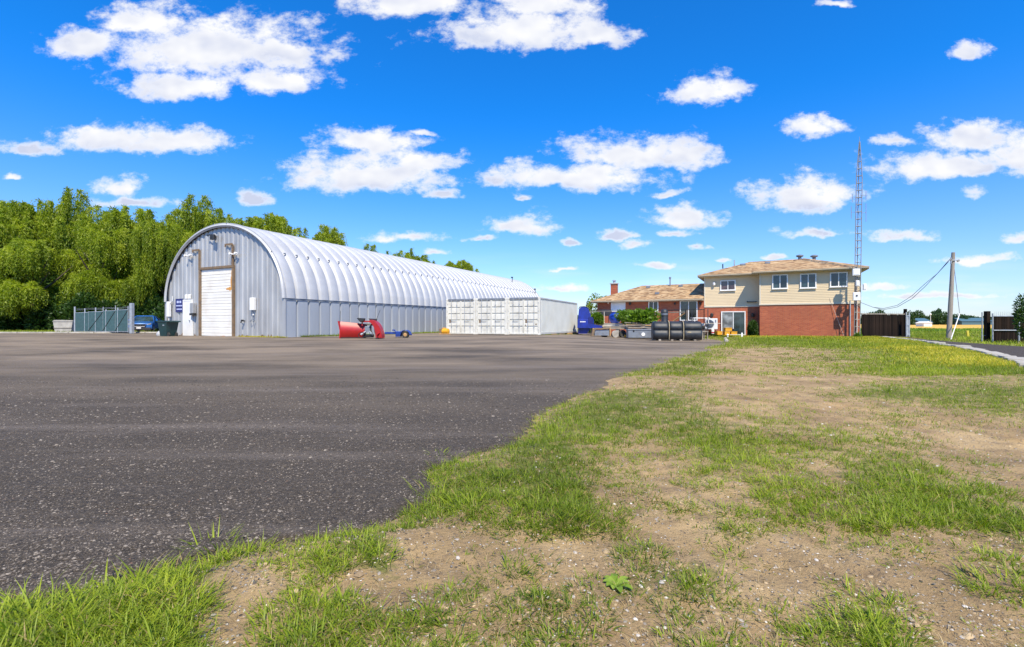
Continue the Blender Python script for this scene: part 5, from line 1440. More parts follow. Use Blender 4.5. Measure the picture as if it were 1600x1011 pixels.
# ------------------------------------------------------------------ chain link gate stored at the left
def chain_gate():
    Y0, Y1 = 36.6, 38.6
    A = Vector((P(208, 0, Y0)[0]-0.1, Y0, 0)); B = Vector((P(117, 0, Y1)[0], Y1, 0))
    d = B-A; Ln = d.length; a = math.atan2(d.y, d.x)
    z0 = 0.27
    # stretch 1: gate leaf near, stretch 2: gate leaf behind it
    t = empty('chain_link_gate', (A.x, A.y, z0), a, "grey steel chain link gate with teal privacy mesh standing left of the cars", "gate")
    top = 1.85
    obj('hinge_post', MB().bbox(-0.12, 0.12, -0.12, 0.12, -0.1, 2.35, 0.02), M['tube'], t)
    obj('latch_post', MB().tube([(Ln,0,-0.1),(Ln,0,2.15)], 0.06), M['tube'], t)
    stops = [0.25, 1.05, 1.22, 1.95, 2.35, 3.10, 3.65, 3.9]
    stops = [x*Ln/4.9 for x in (0.30, 1.15, 1.35, 2.15, 2.40, 3.05, 3.65, 4.0)]
    for k, x in enumerate(stops):
        obj('upright', MB().tube([(x,0,0.1),(x,0,(2.15, 2.0, 2.2, 1.9, 2.1, 2.05, 1.75, 2.0)[k])], 0.045 if k % 2 else 0.03, 6), M['tube'], t)
    xs = [0.30*Ln/4.9, 1.35*Ln/4.9, 2.40*Ln/4.9, 3.65*Ln/4.9, Ln-0.08]
    for k in range(4):
        a_, b_ = xs[k], xs[k+1]; tp = top - 0.06*k
        obj('rail', MB().tube([(a_,0,0.15),(b_,0,0.15)], 0.03, 6).tube([(a_,0,tp),(b_,0,tp-0.03)], 0.03, 6).tube([(a_,-0.03,0.95),(b_,-0.03,0.95)], 0.022, 6), M['tube'], t)
        if k < 3: obj('brace', MB().tube([(a_,0.03,tp-0.05),(b_,0.03,0.2)], 0.028, 6), M['black_metal'], t)
        obj('mesh_screen', MB().box(a_+0.02, b_-0.02, 0.02, 0.03, 0.18, tp-0.02), M['screen'], t)
        # chain-link wires
        mb = MB(); st = 0.16
        x = a_ - 1.7
        while x < b_:
            for sg_ in (1, -1):
                p, q = x, x+1.7
                u0 = max(p, a_); u1 = min(q, b_)
                if u1 > u0:
                    za = 0.18 + (u0-p)/1.7*(tp-0.2); zb = 0.18 + (u1-p)/1.7*(tp-0.2)
                    if sg_ < 0: za, zb = tp-(u0-p)/1.7*(tp-0.2), tp-(u1-p)/1.7*(tp-0.2)
                    mb.tube([(u0,-0.008*sg_,za),(u1,-0.008*sg_,zb)], 0.005, 3, cap=False)
            x += st
        tag(obj('chain_wire', mb, M['tube'], t), kind='stuff')
    mb = MB()
    for z in (1.98, 2.06): mb.tube([(0.1+Ln*q, 0, z - 0.1*q + 0.02*math.sin(q*20)) for q in np.linspace(0, 0.95, 12)], 0.007, 4)
    obj('barbed_wire', mb, M['tube'], t)
chain_gate()
t = empty('concrete_planter', ((104-800)/740*39, 39, 0.25), R(6), "weathered concrete tub with sloping sides at left of the chain link gate", "tub")
obj('tub_body', MB().prism([(-0.55, 0), (0.62, 0), (0.76, 1.0), (-0.72, 1.0)], 'y', -0.4, 0.4), M['concrete'], t)
obj('tub_rim', MB().prism([(-0.74, 0.96), (0.78, 0.96), (0.78, 1.06), (-0.6, 1.09)], 'y', -0.44, 0.44), M['concrete'], t)
obj('tub_band', MB().prism([(-0.64, 0.40), (0.68, 0.40), (0.69, 0.46), (-0.65, 0.46)], 'y', -0.43, -0.401), M['wood_grey'], t)

# ------------------------------------------------------------------ cars behind the gate
def car(loc, rz, label, suv=False):
    t = empty('parked_car', loc, rz, label, "car", "blue cars behind the gate")
    W = 0.90
    # side outline (y along the length, front at y=-2.3), heights
    if suv:
        low = [(-2.35,0.45),(-2.38,0.78),(-2.25,1.02),(-1.2,1.16),(-0.95,1.20),(1.9,1.20),(2.3,1.14),(2.36,0.8),(2.3,0.42)]
        roof_ = [(-1.05,1.18),(-0.35,1.72),(1.3,1.76),(2.0,1.55),(2.2,1.18)]
    else:
        low = [(-2.30,0.32),(-2.38,0.55),(-2.28,0.78),(-1.9,0.92),(-0.95,1.02),(1.6,1.05),(2.25,1.0),(2.35,0.75),(2.28,0.35)]
        roof_ = [(-1.05,1.00),(-0.25,1.42),(0.9,1.45),(1.75,1.06)]
    mb = MB()
    n = len(low); xs = [(-W, 0.0, 0.90), (-W*0.97, 0.0, 1.0), (-W*0.55, 0.0, 1.03), (0, 0, 1.05), (W*0.55, 0, 1.03), (W*0.97, 0, 1.0), (W, 0, 0.90)]
    vs = []
    for (x, _, k) in xs:
        for (y, z) in low:
            bow = 0.10*(abs(x)/W)**2
            yy = y + (bow if y < -1.8 else (-bow if y > 1.8 else 0))
            zz = 0.32 + (z-0.32)*(k/1.05 if z > 0.8 else 1)
            vs.append((x, yy, zz))
    fs = []
    for i in range(len(xs)-1):
        for k in range(n): fs.append((i*n+k, i*n+(k+1)%n, (i+1)*n+(k+1)%n, (i+1)*n+k))
    fs += [tuple(range(n)), tuple(range((len(xs)-1)*n, len(xs)*n))]
    obj('body', mb.add(vs, fs), M['car_blue'], t, smooth=45)
    m = len(roof_); tw = [0.80, 0.62]
    # greenhouse
    mb = MB(); vs = []
    for x, top in ((-1, 0), (1, 0)):
        for (y, z) in roof_:
            w_ = 0.82 if z < 1.25 else 0.62
            vs.append((x*w_, y, z))
    fs = [tuple(range(m)), tuple(range(m, 2*m))] + [(k, k+1, m+k+1, m+k) for k in range(m-1)]
    obj('cabin_glass', mb.add(vs, fs), M['glass'], t)
    (y0, z0), (y1, z1) = roof_[1], roof_[2]
    obj('roof_panel', MB().bbox(-0.63, 0.63, y0+0.05, y1-0.05, z0+0.0, z1+0.05, 0.03), M['car_blue'], t)
    for sx in (-1, 1):
        mb = MB()
        for k in range(m-1):
            (ya, za_), (yb, zb_) = roof_[k], roof_[k+1]
            wa = 0.83 if za_ < 1.25 else 0.635; wb = 0.83 if zb_ < 1.25 else 0.635
            mb.tube([(sx*wa, ya, za_), (sx*wb, yb, zb_)], 0.04, 6)
        mb.tube([(sx*0.83, 0.35, 1.08), (sx*0.635, 0.35, roof_[1][1]+0.02)], 0.04, 6)
        obj('pillar', mb, M['car_blue'], t)
        obj('headlight', MB().prism([(sx*0.52, 0.66), (sx*0.84, 0.70), (sx*0.86, 0.82), (sx*0.60, 0.76)], 'y', -2.37 + (0.1 if suv else 0.06), -2.15), M['lamp_glass'], t)
        obj('mirror', MB().bbox(sx*0.98-0.09, sx*0.98+0.09, -0.85, -0.72, 1.02, 1.16, 0.02), M['car_blue'], t)
        for y in (-1.45, 1.45):
            w_ = empty('wheel', (sx*0.80, y, 0.33), parent=t)
            obj('tyre', MB().lathe([(0.2, -0.1), (0.31, -0.11), (0.33, -0.07), (0.33, 0.07), (0.31, 0.11), (0.2, 0.1)], (0,0,0), 'x', 18), M['rubber'], w_, smooth=50)
            obj('rim', MB().lathe([(0.06, -0.115), (0.2, -0.105), (0.2, 0.105), (0.06, 0.115)], (0,0,0), 'x', 12), M['rim'], w_)
    obj('grille', MB().prism([(-0.50, 0.74), (0.50, 0.74), (0.40, 0.52), (-0.40, 0.52)], 'y', -2.41, -2.30), M['black'], t)
    obj('grille_trim', MB().tube([(-0.52, -2.41, 0.75), (-0.41, -2.41, 0.51), (0.41, -2.41, 0.51), (0.52, -2.41, 0.75)], 0.018, 5), M['rim'], t)
    obj('bumper', MB().bbox(-0.86, 0.86, -2.40, -2.20, 0.20, 0.42, 0.05), M['black'], t)
    obj('licence_plate', MB().box(-0.16, 0.16, -2.43, -2.411, 0.34, 0.46), M['white'], t)
    return t
car(((227-800)/740*43.0, 43.0, 0.27), R(27), "bright blue car facing the yard with dark grille and white plate", False)
car(((254-800)/740*48.5, 48.5, 0.27), R(68), "blue taller car parked behind, half hidden by the wheeled bin", True)

# wheeled bin and bag
t = empty('wheeled_bin', ((263.5-800)/740*28.6, 28.6, 0.24), R(-20), "dark green wheeled bin with lid beside the left end of arched building", "bin")
vs = [(-0.30,-0.30,0.06),(0.26,-0.30,0.06),(0.26,0.26,0.06),(-0.30,0.26,0.06),(-0.40,-0.38,0.90),(0.36,-0.38,0.90),(0.36,0.36,0.90),(-0.40,0.36,0.90)]
obj('bin_body', MB().add(vs, [(0,3,2,1),(4,5,6,7),(0,1,5,4),(1,2,6,5),(2,3,7,6),(3,0,4,7)]), M['bin'], t)
obj('lid', MB().prism([(-0.44, 0.90), (0.50, 0.90), (0.50, 0.95), (0.40, 0.98), (-0.34, 0.99), (-0.44, 0.95)], 'y', -0.41, 0.40), M['bin'], t)
obj('emblem', MB().box(0.02, 0.16, -0.375, -0.36, 0.68, 0.74), M['tube'], t)
for y in (-0.24, 0.22): obj('wheel', MB().lathe([(0.1, -0.04), (0.14, -0.03), (0.14, 0.03), (0.1, 0.04)], (0.33, y, 0.14), 'y', 14), M['rubber'], t)
obj('bin_handle', MB().tube([(0.50,-0.25,0.93),(0.56,-0.25,0.90),(0.56,0.25,0.90),(0.50,0.25,0.93)], 0.018, 6), M['bin'], t)
t = obj('plastic_bag', MB().lathe([(0.05, 0), (0.20, 0.03), (0.24, 0.16), (0.15, 0.30), (0.03, 0.40)], n=9), M['galv_roof'], None, smooth=60, loc=((251-800)/740*29.2, 29.2, 0.25)); tag(t, "pale plastic bag on the ground at left of the green bin", "bag")

# ------------------------------------------------------------------ snow plough
def plough():
    Y = 24.6
    t = empty('snow_plough', ((568-800)/740*Y, Y, ztf(-7, Y)), R(-6), "red V shaped snow plough with black frame resting beside the arched building", "snow plough")
    def wing(name, x0, x1, y0, y1, h0, h1):
        """curved moldboard between two uprights"""
        mb = MB(); n = 12; m_ = 8; vs = []
        for j in range(m_+1):
            u = j/m_
            for i in range(n+1):
                a = i/n
                curve = -0.14*math.sin(math.pi*a) - 0.02*a
                h = h0 + (h1-h0)*u
                nx, ny = (y1-y0), -(x1-x0); L_ = math.hypot(nx, ny); nx /= L_; ny /= L_
                vs.append((x0+(x1-x0)*u - nx*curve, y0+(y1-y0)*u - ny*curve, 0.03 + a*h))
        back = [(x - 0.0, y + 0.03, z) for x, y, z in vs]
        k0 = len(vs); fs = []
        for j in range(m_):
            for i in range(n):
                a = j*(n+1)+i
                fs.append((a, a+n+1, a+n+2, a+1)); fs.append((k0+a, k0+a+1, k0+a+n+2, k0+a+n+1))
        for i in range(n):
            fs.append((i, i+1, k0+i+1, k0+i)); b = m_*(n+1)+i; fs.append((b+1, b, k0+b, k0+b+1))
        for j in range(m_):
            a = j*(n+1)+n; fs.append((a, a+n+1, k0+a+n+1, k0+a))
        mb.add(vs+back, fs)
        w = obj(name, mb, M['red'], t, smooth=50)
        obj('cutting_edge', MB().prism([(x0, y0-0.03), (x1, y1-0.03), (x1, y1+0.01), (x0, y0+0.01)], 'z', -0.01, 0.10), M['black_metal'], w)
        return w
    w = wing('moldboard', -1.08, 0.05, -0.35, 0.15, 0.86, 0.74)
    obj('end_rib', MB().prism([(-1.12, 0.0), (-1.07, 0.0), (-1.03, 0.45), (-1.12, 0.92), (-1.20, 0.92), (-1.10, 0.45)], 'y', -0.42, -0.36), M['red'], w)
    obj('blade_highlight', MB().box(-0.84, -0.73, -0.262, -0.25, 0.58, 0.67).box(-0.62, -0.55, -0.16, -0.145, 0.58, 0.67), M['white'], w)  # white patches painted in for the sun glints on the blade
    w = wing('moldboard', 0.62, 1.16, 0.25, -0.65, 0.92, 0.30)
    # right wing outer sheet: quarter round shell facing the viewer
    mb = MB(); n = 12; vs = []
    for y in (-0.62, -0.20):
        for i in range(n+1):
            a = math.pi*0.5*i/n
            vs.append((0.60 + 0.62*math.sin(a), y, 0.98 - 0.0 - 0.93*(1-math.cos(a))))
        for i in range(n+1):
            a = math.pi*0.5*(n-i)/n
            vs.append((0.52 + 0.38*math.sin(a), y, 0.86 - 0.78*(1-math.cos(a))))
    m_ = 2*(n+1)
    mb.add(vs, [tuple(range(m_)), tuple(range(m_, 2*m_))] + [(k, (k+1) % m_, m_+(k+1) % m_, m_+k) for k in range(m_)])
    obj('wing_shell', mb, M['red'], t, smooth=35)
    obj('centre_frame', MB().tube([(0.0, 0.1, 0.15), (0.25, -0.2, 0.75)], 0.05).tube([(0.25,-0.2,0.75),(0.62,-0.1,0.72)], 0.045).tube([(0.1,-0.3,0.12),(0.7,-0.4,0.14)], 0.05)
        .tube([(0.12,-0.3,0.12),(0.30,-0.3,0.6)], 0.03).tube([(0.60,-0.4,0.14),(0.50,-0.25,0.7)], 0.035).box(0.15, 0.6, -0.3, -0.1, 0.16, 0.24), M['black_metal'], t)
    obj('hydraulic_pump', MB().bbox(0.22, 0.52, -0.40, -0.18, 0.38, 0.66, 0.03), M['grey_steel'], t)
    for (a, b) in (((0.05,-0.45,0.22),(0.32,-0.35,0.42)), ((0.70,-0.5,0.22),(0.44,-0.35,0.42))):
        obj('hydraulic_ram', MB().tube([a, b], 0.04).tube([a, (a[0]*.5+b[0]*.5, a[1]*.5+b[1]*.5, a[2]*.5+b[2]*.5)], 0.052), M['tube'], t)
    obj('cross_bar', MB().bbox(0.0, 0.72, -0.18, -0.08, 0.86, 0.93, 0.01), M['red'], t)
    for (x, z) in ((-0.08, 0.98), (0.55, 0.95)):
        h_ = obj('lamp_housing', MB().prism([(x-0.16, z+0.10), (x+0.22, z+0.08), (x+0.20, z-0.06), (x+0.02, z-0.12)], 'y', -0.30, -0.08), M['black'], t)
        obj('lamp_stem', MB().box(x+0.06, x+0.11, -0.2, -0.15, z-0.3, z-0.1), M['red'], h_)
    obj('marker_rod', MB().tube([(-1.10, -0.36, 0.85), (-1.08, -0.36, 1.45)], 0.010, 5), M['black'], t)
    obj('marker_rod', MB().tube([(0.80, -0.4, 0.85), (1.06, -0.42, 1.48)], 0.010, 5), M['black'], t)
    pts = [(0.1+0.18*math.cos(a), -0.45, 0.2+0.14*math.sin(a)) for a in np.linspace(0.5, 5.5, 9)]
    obj('hose', MB().tube(pts, 0.018, 5).tube([(0.5,-0.5,0.1),(0.7,-0.55,0.3),(0.62,-0.5,0.55)], 0.018, 5), M['black'], t)
plough()
# blue trailer / bale carrier
Y = 25.6
t = empty('small_trailer', ((603-800)/740*Y, Y, ztf(-5, Y)), R(-10), "low dark blue tow frame with one fendered wheel right of the red plough", "trailer")
obj('drawbar', MB().bbox(-0.05, 0.80, -0.06, 0.02, 0.22, 0.32, 0.01).bbox(-0.1, 0.85, 0.28, 0.36, 0.22, 0.32, 0.01), M['blue_steel'], t)
obj('cross_member', MB().bbox(0.45, 0.53, 0.02, 0.30, 0.22, 0.30, 0.01).bbox(0.60, 0.86, -0.14, 0.30, 0.08, 0.36, 0.02), M['blue_steel'], t)
obj('jack', MB().tube([(0.62,-0.1,0.34),(0.50,-0.1,0.44)], 0.03).bbox(0.42, 0.56, -0.14, -0.04, 0.40, 0.46, 0.01), M['blue_steel'], t)
wv = empty('wheel', (1.15, -0.05, 0.19), parent=t)
obj('tyre', MB().lathe([(0.10, -0.08), (0.17, -0.085), (0.19, -0.05), (0.19, 0.05), (0.17, 0.085), (0.10, 0.08)], (0,0,0), 'y', 18), M['rubber'], wv, smooth=50)
obj('rim', MB().lathe([(0.03, -0.09), (0.10, -0.08), (0.10, 0.08)], (0,0,0), 'y', 12), M['wood_tan'], wv)
mb = MB(); n = 12; ring = []
for r_ in (0.28, 0.25): ring.append([(1.15 + r_*math.cos(math.pi*i/n), 0.19 + r_*math.sin(math.pi*i/n)*0.9) for i in range(n+1)])
mb.prism(ring[0] + ring[1][::-1], 'y', -0.16, 0.10)
obj('fender', mb, M['blue_steel'], t, smooth=40)
obj('side_bar', MB().bbox(0.86, 1.42, 0.12, 0.18, 0.15, 0.22, 0.01), M['blue_steel'], t)
# yellow thing by the container
Y = 33.2
t = empty('yellow_pump', ((694-800)/740*Y, Y, 0.30), R(-20), "small yellow and brown machine on the grass at left of the containers", "pump")
obj('motor', MB().lathe([(0.10, -0.25), (0.20, -0.22), (0.22, 0.0), (0.19, 0.22), (0.08, 0.26)], (0.12, 0, 0.20), 'x', 12), M['yellow'], t, smooth=50)
obj('base_plate', MB().bbox(-0.30, 0.40, -0.18, 0.18, 0.0, 0.05, 0.01), M['wood_tan'], t)
obj('gear_box', MB().bbox(-0.34, -0.14, -0.14, 0.14, 0.05, 0.40, 0.03), M['rust'], t)
obj('handle_bar', MB().tube([(-0.2,0,0.38),(-0.05,0,0.46),(0.15,0,0.42)], 0.02, 6), M['yellow'], t)

# ------------------------------------------------------------------ foliage
def leaf_cards(centers, dirs, length, width, jitter=0.5, seed=0):
    """diamond leaf faces at centers, pointing along dirs; returns verts (n,4,3)"""
    g = np.random.default_rng(seed)
    n = len(centers)
    d = dirs + g.normal(0, jitter, (n, 3)); d /= np.linalg.norm(d, axis=1, keepdims=True)
    r = g.normal(0, 1, (n, 3)); s = np.cross(d, r); s /= np.linalg.norm(s, axis=1, keepdims=True) + 1e-9
    L_ = length*g.uniform(0.6, 1.3, (n, 1)); W_ = width*g.uniform(0.7, 1.3, (n, 1))
    a = centers; b = centers + d*L_*0.45 + s*W_*0.5; c_ = centers + d*L_; e = centers + d*L_*0.45 - s*W_*0.5
    return np.stack([a, b, c_, e], 1)
def cards_mesh(name, V, rv, m):
    n = len(V)
    return np_mesh(name, V.reshape(-1, 3), np.arange(4*n), 4, m, {'rnd': ('FACE', rv)})

def willow_crown(name, seed, H, Rr, nclump, nstrand, leaf=0.34, wid=0.085):
    g = np.random.default_rng(seed)
    lobes = []
    for k in range(7):                                   # big uneven masses
        a = g.uniform(0, 6.283); rr = Rr*g.uniform(0.25, 0.62)
        lobes.append((rr*math.cos(a), rr*math.sin(a), H*g.uniform(0.55, 0.84), Rr*g.uniform(0.30, 0.5)))
    lobes.append((g.uniform(-.1,.1)*Rr, g.uniform(-.1,.1)*Rr, H*0.86, Rr*0.42))
    for k in range(6):                                   # low skirts reaching towards the ground
        a = g.uniform(0, 6.283); rr = Rr*g.uniform(0.55, 0.80)
        lobes.append((rr*math.cos(a), rr*math.sin(a), H*g.uniform(0.28, 0.46), Rr*g.uniform(0.26, 0.38)))
    C, D, T = [], [], []
    for c in range(nclump):
        lx, ly, lz, lr = lobes[g.integers(len(lobes))]
        v = g.normal(0, 1, 3); v[2] = abs(v[2])*1.0 - 0.15; v /= np.linalg.norm(v)
        p = np.array([lx, ly, lz]) + v*lr*g.uniform(0.75, 1.05)
        p[2] = min(p[2], H)
        tone = g.uniform(-0.25, 0.25)
        out = np.array([p[0], p[1], 0]); out /= np.linalg.norm(out) + 1e-6
        for s_ in range(nstrand):
            a = g.uniform(0, 6.283); o = np.array([math.cos(a), math.sin(a), 0]) * g.uniform(0.2, 1.0) + out*0.5
            reach = g.uniform(0.25, 1.15); drop = g.uniform(0.8, 3.6) * (0.6 + 0.6*p[2]/H)
            drop = min(drop, p[2]-g.uniform(0.3, 1.8))
            if drop < 0.5: continue
            nl = int(drop/0.17) + 5
            u = np.linspace(0, 1, nl) + g.normal(0, .01, nl)
            hx = reach*(1-np.exp(-3.0*u))
            z = 0.35*np.sin(np.minimum(u*6, math.pi))*reach - drop*np.maximum(u-0.1, 0)**1.15
            pts = p + o*hx[:, None] + np.array([0,0,1])*z[:, None] + g.normal(0, 0.05, (nl, 3))
            dd = np.gradient(pts, axis=0); dd /= np.linalg.norm(dd, axis=1, keepdims=True) + 1e-6
            C.append(pts); D.append(dd); T.append(np.clip(0.68 + tone - 0.42*u + g.normal(0, 0.09, nl), 0, 1))  # tone falls down each strand: sunlit tops and shaded ends painted in
    C = np.concatenate(C); D = np.concatenate(D); T = np.concatenate(T)
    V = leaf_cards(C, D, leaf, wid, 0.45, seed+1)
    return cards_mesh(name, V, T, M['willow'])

def trunk_mesh(H, r0, seed, nl=7):
    g = random.Random(seed); mb = MB()
    mb.tube([(0,0,-0.2),(0.05,0,H*0.15),(g.uniform(-.2,.2),g.uniform(-.2,.2),H*0.35),(g.uniform(-.4,.4),g.uniform(-.4,.4),H*0.6),(g.uniform(-.5,.5),g.uniform(-.5,.5),H*0.82)], [r0*1.35,r0,r0*0.8,r0*0.5,r0*0.15], 9)
    for k in range(nl):
        a = 6.283*k/nl + g.uniform(-.3,.3); z = H*g.uniform(0.22, 0.5); rr = H*g.uniform(0.16, 0.26)
        mb.tube([(0,0,z),(rr*.45*math.cos(a),rr*.45*math.sin(a),z+H*0.13),(rr*math.cos(a),rr*math.sin(a),z+H*g.uniform(.22,.34))], [r0*0.5,r0*0.3,r0*0.06], 6)
    return mb

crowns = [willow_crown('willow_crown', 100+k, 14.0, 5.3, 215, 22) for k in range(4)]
trunks = [obj('trunk_proto', trunk_mesh(14.0, 0.38, 50+k), M['bark']).data for k in range(2)]
for o in [o for o in bpy.data.objects if o.name.startswith('trunk_proto')]: bpy.data.objects.remove(o)
WL = [ # px of the crown centre, distance, top py, width factor, label
 (-70, 50, 318, 1.0, "willow at the left edge of the tree row, cut off by the frame"),
 (5, 54, 316, 0.95, "round topped willow leftmost in the row with its whole top visible"),
 (55, 47, 372, 0.80, "low drooping willow in front of the leftmost part of the row"),
 (103, 57, 301, 0.95, "tallest domed willow rising above the row at left"),
 (160, 50, 352, 0.75, "lower willow between the tallest dome and the square topped one"),
 (215, 54, 327, 0.95, "broad flat topped willow behind the chain link gate"),
 (262, 50, 350, 0.60, "willow whose strands hang over the blue cars"),
 (305, 55, 313, 0.92, "willow rising directly behind the left shoulder of arched building"),
 (352, 60, 330, 0.7, "willow peeping over the peak of the arched front"),
 (430, 63, 338, 1.1, "willow top showing over the arched roof near its front"),
 (485, 68, 350, 1.0, "small sloping willow top over the arched roof"),
 (585, 84, 385, 0.85, "first isolated tree top seen over the middle of arched roof"),
 (637, 88, 392, 0.95, "second isolated tree top over the middle of arched roof"),
 (722, 104, 408, 1.15, "farthest isolated tree top over the long arched roof"),
 (10, 66, 322, 1.0, "rear willow filling the gap behind the leftmost dome"),
 (180, 66, 335, 1.0, "rear willow filling the gap behind the gate"),
 (130, 52, 385, 0.7, "small drooping willow before the tallest dome"),
]
for i, (px, Y, top, wf, lab) in enumerate(WL):
    X = (px-800)/740*Y; h = CAMZ + (505.5-top)/740*Y - 0.2
    t = empty('willow_tree', (X, Y, 0.2), rnd.uniform(0, 6.28), lab, "tree", "willow trees in the row behind")
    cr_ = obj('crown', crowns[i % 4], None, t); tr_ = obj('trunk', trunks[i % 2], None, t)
    sc = h/13.9
    cr_.scale = (wf*1.05, wf*1.05, sc); tr_.scale = (wf, wf, sc)

def bush_mesh(name, seed, rx, ry, rz, n, leaf, wid, m, hollow=0.45, lumps=6):
    g = np.random.default_rng(seed)
    L_ = [(g.uniform(-.5,.5), g.uniform(-.5,.5), g.uniform(0.25,.75), g.uniform(.35,.6)) for _ in range(lumps)]
    k = g.integers(0, lumps, n); c = np.array(L_)[k]
    v = g.normal(0, 1, (n, 3)); v /= np.linalg.norm(v, axis=1, keepdims=True)
    r = g.uniform(hollow, 1.0, (n, 1)) ** 0.5
    p = c[:, :3] + v*c[:, 3:4]*r
    p[:, 2] = np.abs(p[:, 2])
    P_ = p * np.array([rx, ry, rz])
    d = v + np.array([0, 0, 0.3])
    V = leaf_cards(P_, d, leaf, wid, 0.6, seed+1)
    tone = np.clip(0.45 + 0.25*v[:, 2]*0 + g.normal(0, 0.2, n) + 0.15*(k/lumps-0.5), 0, 1)
    return cards_mesh(name, V, tone, m)
hb = [bush_mesh('hedge_foliage', 300+k, 2.6, 1.6, 3.1, 5200, 0.34, 0.17, M['leaf_dark']) for k in range(3)]
stemm = None
for i in range(15):
    px = -90 + i*26.5; Y = 46.0 + (i % 3)*0.9 + (2.5 if 195 < px < 270 else 0)
    X = (px-800)/740*Y
    pos = ["cut off at the left edge", "at the left edge", "near the left edge", "left of the concrete tub, third", "left of the concrete tub, second", "just left of the concrete tub", "behind the concrete tub", "behind the left end of gate", "behind the gate centre", "behind the gate right half", "behind the gate post", "behind the bright blue car", "behind the taller blue car", "beside the arched building wall", "behind the arched building corner"][i]
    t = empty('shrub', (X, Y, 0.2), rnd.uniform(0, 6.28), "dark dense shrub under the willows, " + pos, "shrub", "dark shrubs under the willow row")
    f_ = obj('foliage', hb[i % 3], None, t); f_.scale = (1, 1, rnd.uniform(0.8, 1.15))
    st = MB().tube([(0,0,-0.1),(0.05,0,1.4)], [0.07, 0.03], 6).tube([(0,0,0.2),(0.5,0.2,1.2)], [0.05,0.02], 5).tube([(0,0,0.2),(-0.4,-0.3,1.3)], [0.05,0.02], 5)
    if stemm is None: stemm = obj('stem', st, M['bark'], t)
    else: share('stem', stemm, t)
# dense dark thicket behind the row of shrubs, down to the ground
thk = []
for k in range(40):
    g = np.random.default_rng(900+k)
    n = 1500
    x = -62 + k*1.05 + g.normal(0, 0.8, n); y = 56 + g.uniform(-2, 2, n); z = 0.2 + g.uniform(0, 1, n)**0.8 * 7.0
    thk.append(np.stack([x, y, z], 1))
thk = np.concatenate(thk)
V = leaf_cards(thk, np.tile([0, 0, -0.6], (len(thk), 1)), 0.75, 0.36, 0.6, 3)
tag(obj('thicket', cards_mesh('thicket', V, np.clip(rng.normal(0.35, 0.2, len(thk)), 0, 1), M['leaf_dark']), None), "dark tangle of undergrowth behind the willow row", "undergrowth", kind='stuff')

def small_bush(px, Y, z, w, h, lab, m='leaf_mid', n=1500, leaf=0.13, wid=0.07, name='garden_shrub', d=None, lumps=6, seed=None):
    X = (px-800)/740*Y
    t = empty(name, (X, Y, z), 0, lab, "shrub")
    s_ = seed or int(px)
    me = bush_mesh('foliage', s_, w, d or w, h, n, leaf, wid, M[m], lumps=lumps)
    obj('foliage', me, None, t)
    obj('stem', MB().tube([(0,0,-0.1),(0.02,0,h*0.6)], [0.04, 0.015], 6).tube([(0,0,0.05),(w*.3,0.05,h*0.6)], [0.03, 0.01], 5), M['bark'], t)
    return t
small_bush(932, 39.6, 1.06, 0.62, 0.72, "green shrub on the left end of the deck before the barbecue", n=2600)
small_bush(978, 37.8, 1.06, 0.95, 0.88, "wide green shrub on the deck behind the orange planter", n=3400)
small_bush(944, 47.5, 0.4, 1.5, 2.9, "yellow green shrub seen past the left corner of the low brick wing", m='willow', n=4200, leaf=0.2, wid=0.1)
t = empty('slim_conifer', ((920.5-800)/740*52, 52, 0.0), 0, "thin dark conifer tip behind the blue machine", "tree")
me = bush_mesh('foliage', 777, 0.5, 0.5, 3.4, 1500, 0.25, 0.1, M['leaf_dark']); f_ = obj('foliage', me, None, t); obj('trunk', MB().tube([(0,0,-0.1),(0,0,3.4)], [0.09, 0.02], 6), M['bark'], t)
# large-leaved shrub in front of the planks, on a bare stem
t = empty('broadleaf_shrub', ((1006-800)/740*33.6, 33.6, 0.12), 0, "bright broad leaved shrub on a forked stem behind the steel box", "shrub")
me = bush_mesh('foliage', 431, 0.95, 0.6, 0.95, 1300, 0.26, 0.18, M['weed'] if False else M['leaf_mid'], lumps=8)
f_ = obj('foliage', me, None, t); f_.location = (0, 0, 0.80)
obj('stem', MB().tube([(0.05,0,-0.1),(0,0,0.5),(0.25,0,1.1)], [0.05,0.04,0.02], 6).tube([(0,0,0.45),(-0.35,0,1.0)], [0.035,0.015], 6).tube([(0.02,0,0.5),(0.5,0,0.95)], [0.03,0.012], 6), M['bark'], t)
t = empty('flower_pot', dloc(6.1, 0.55, DT), 0, "pot of red flowers on the deck right of the broad leaved shrub", "flower pot")
obj('pot', MB().lathe([(0.12,0),(0.18,0.22),(0.2,0.24)], n=12), M['orange_clay'], t)
obj('leaves', bush_mesh('leaves', 93, 0.28, 0.28, 0.45, 300, 0.1, 0.07, M['leaf_mid']), None, t, loc=(0,0,0.2))
mb = MB()
for k in range(16):
    a = rnd.uniform(0, 6.28); r_ = rnd.uniform(0, 0.22); mb.lathe([(0.012,0),(0.035,0.02),(0.02,0.05)], (r_*math.cos(a), r_*math.sin(a), 0.55+rnd.uniform(-.1,.12)), 'z', 6)
obj('blossoms', mb, M['flower'], t)
small_bush(1177.5, 37.9, 0.0, 0.62, 1.25, "dark green shrub in the corner where the two brick walls meet", m='leaf_dark', n=3000, leaf=0.14, wid=0.07)
small_bush(1341, 34.3, 0.0, 0.28, 0.32, "small green clump at the foot of the lattice mast", n=500, leaf=0.12)
small_bush(1117, 37.8, 0.0, 0.6, 0.42, "low dark plants under the outdoor heat pump unit", m='leaf_dark', n=900)
small_bush(1630, 22.5, 0.0, 0.85, 1.8, "bushy green conifer cut by the right edge beside the board gate", m='leaf_dark', n=4200, leaf=0.17, wid=0.06)
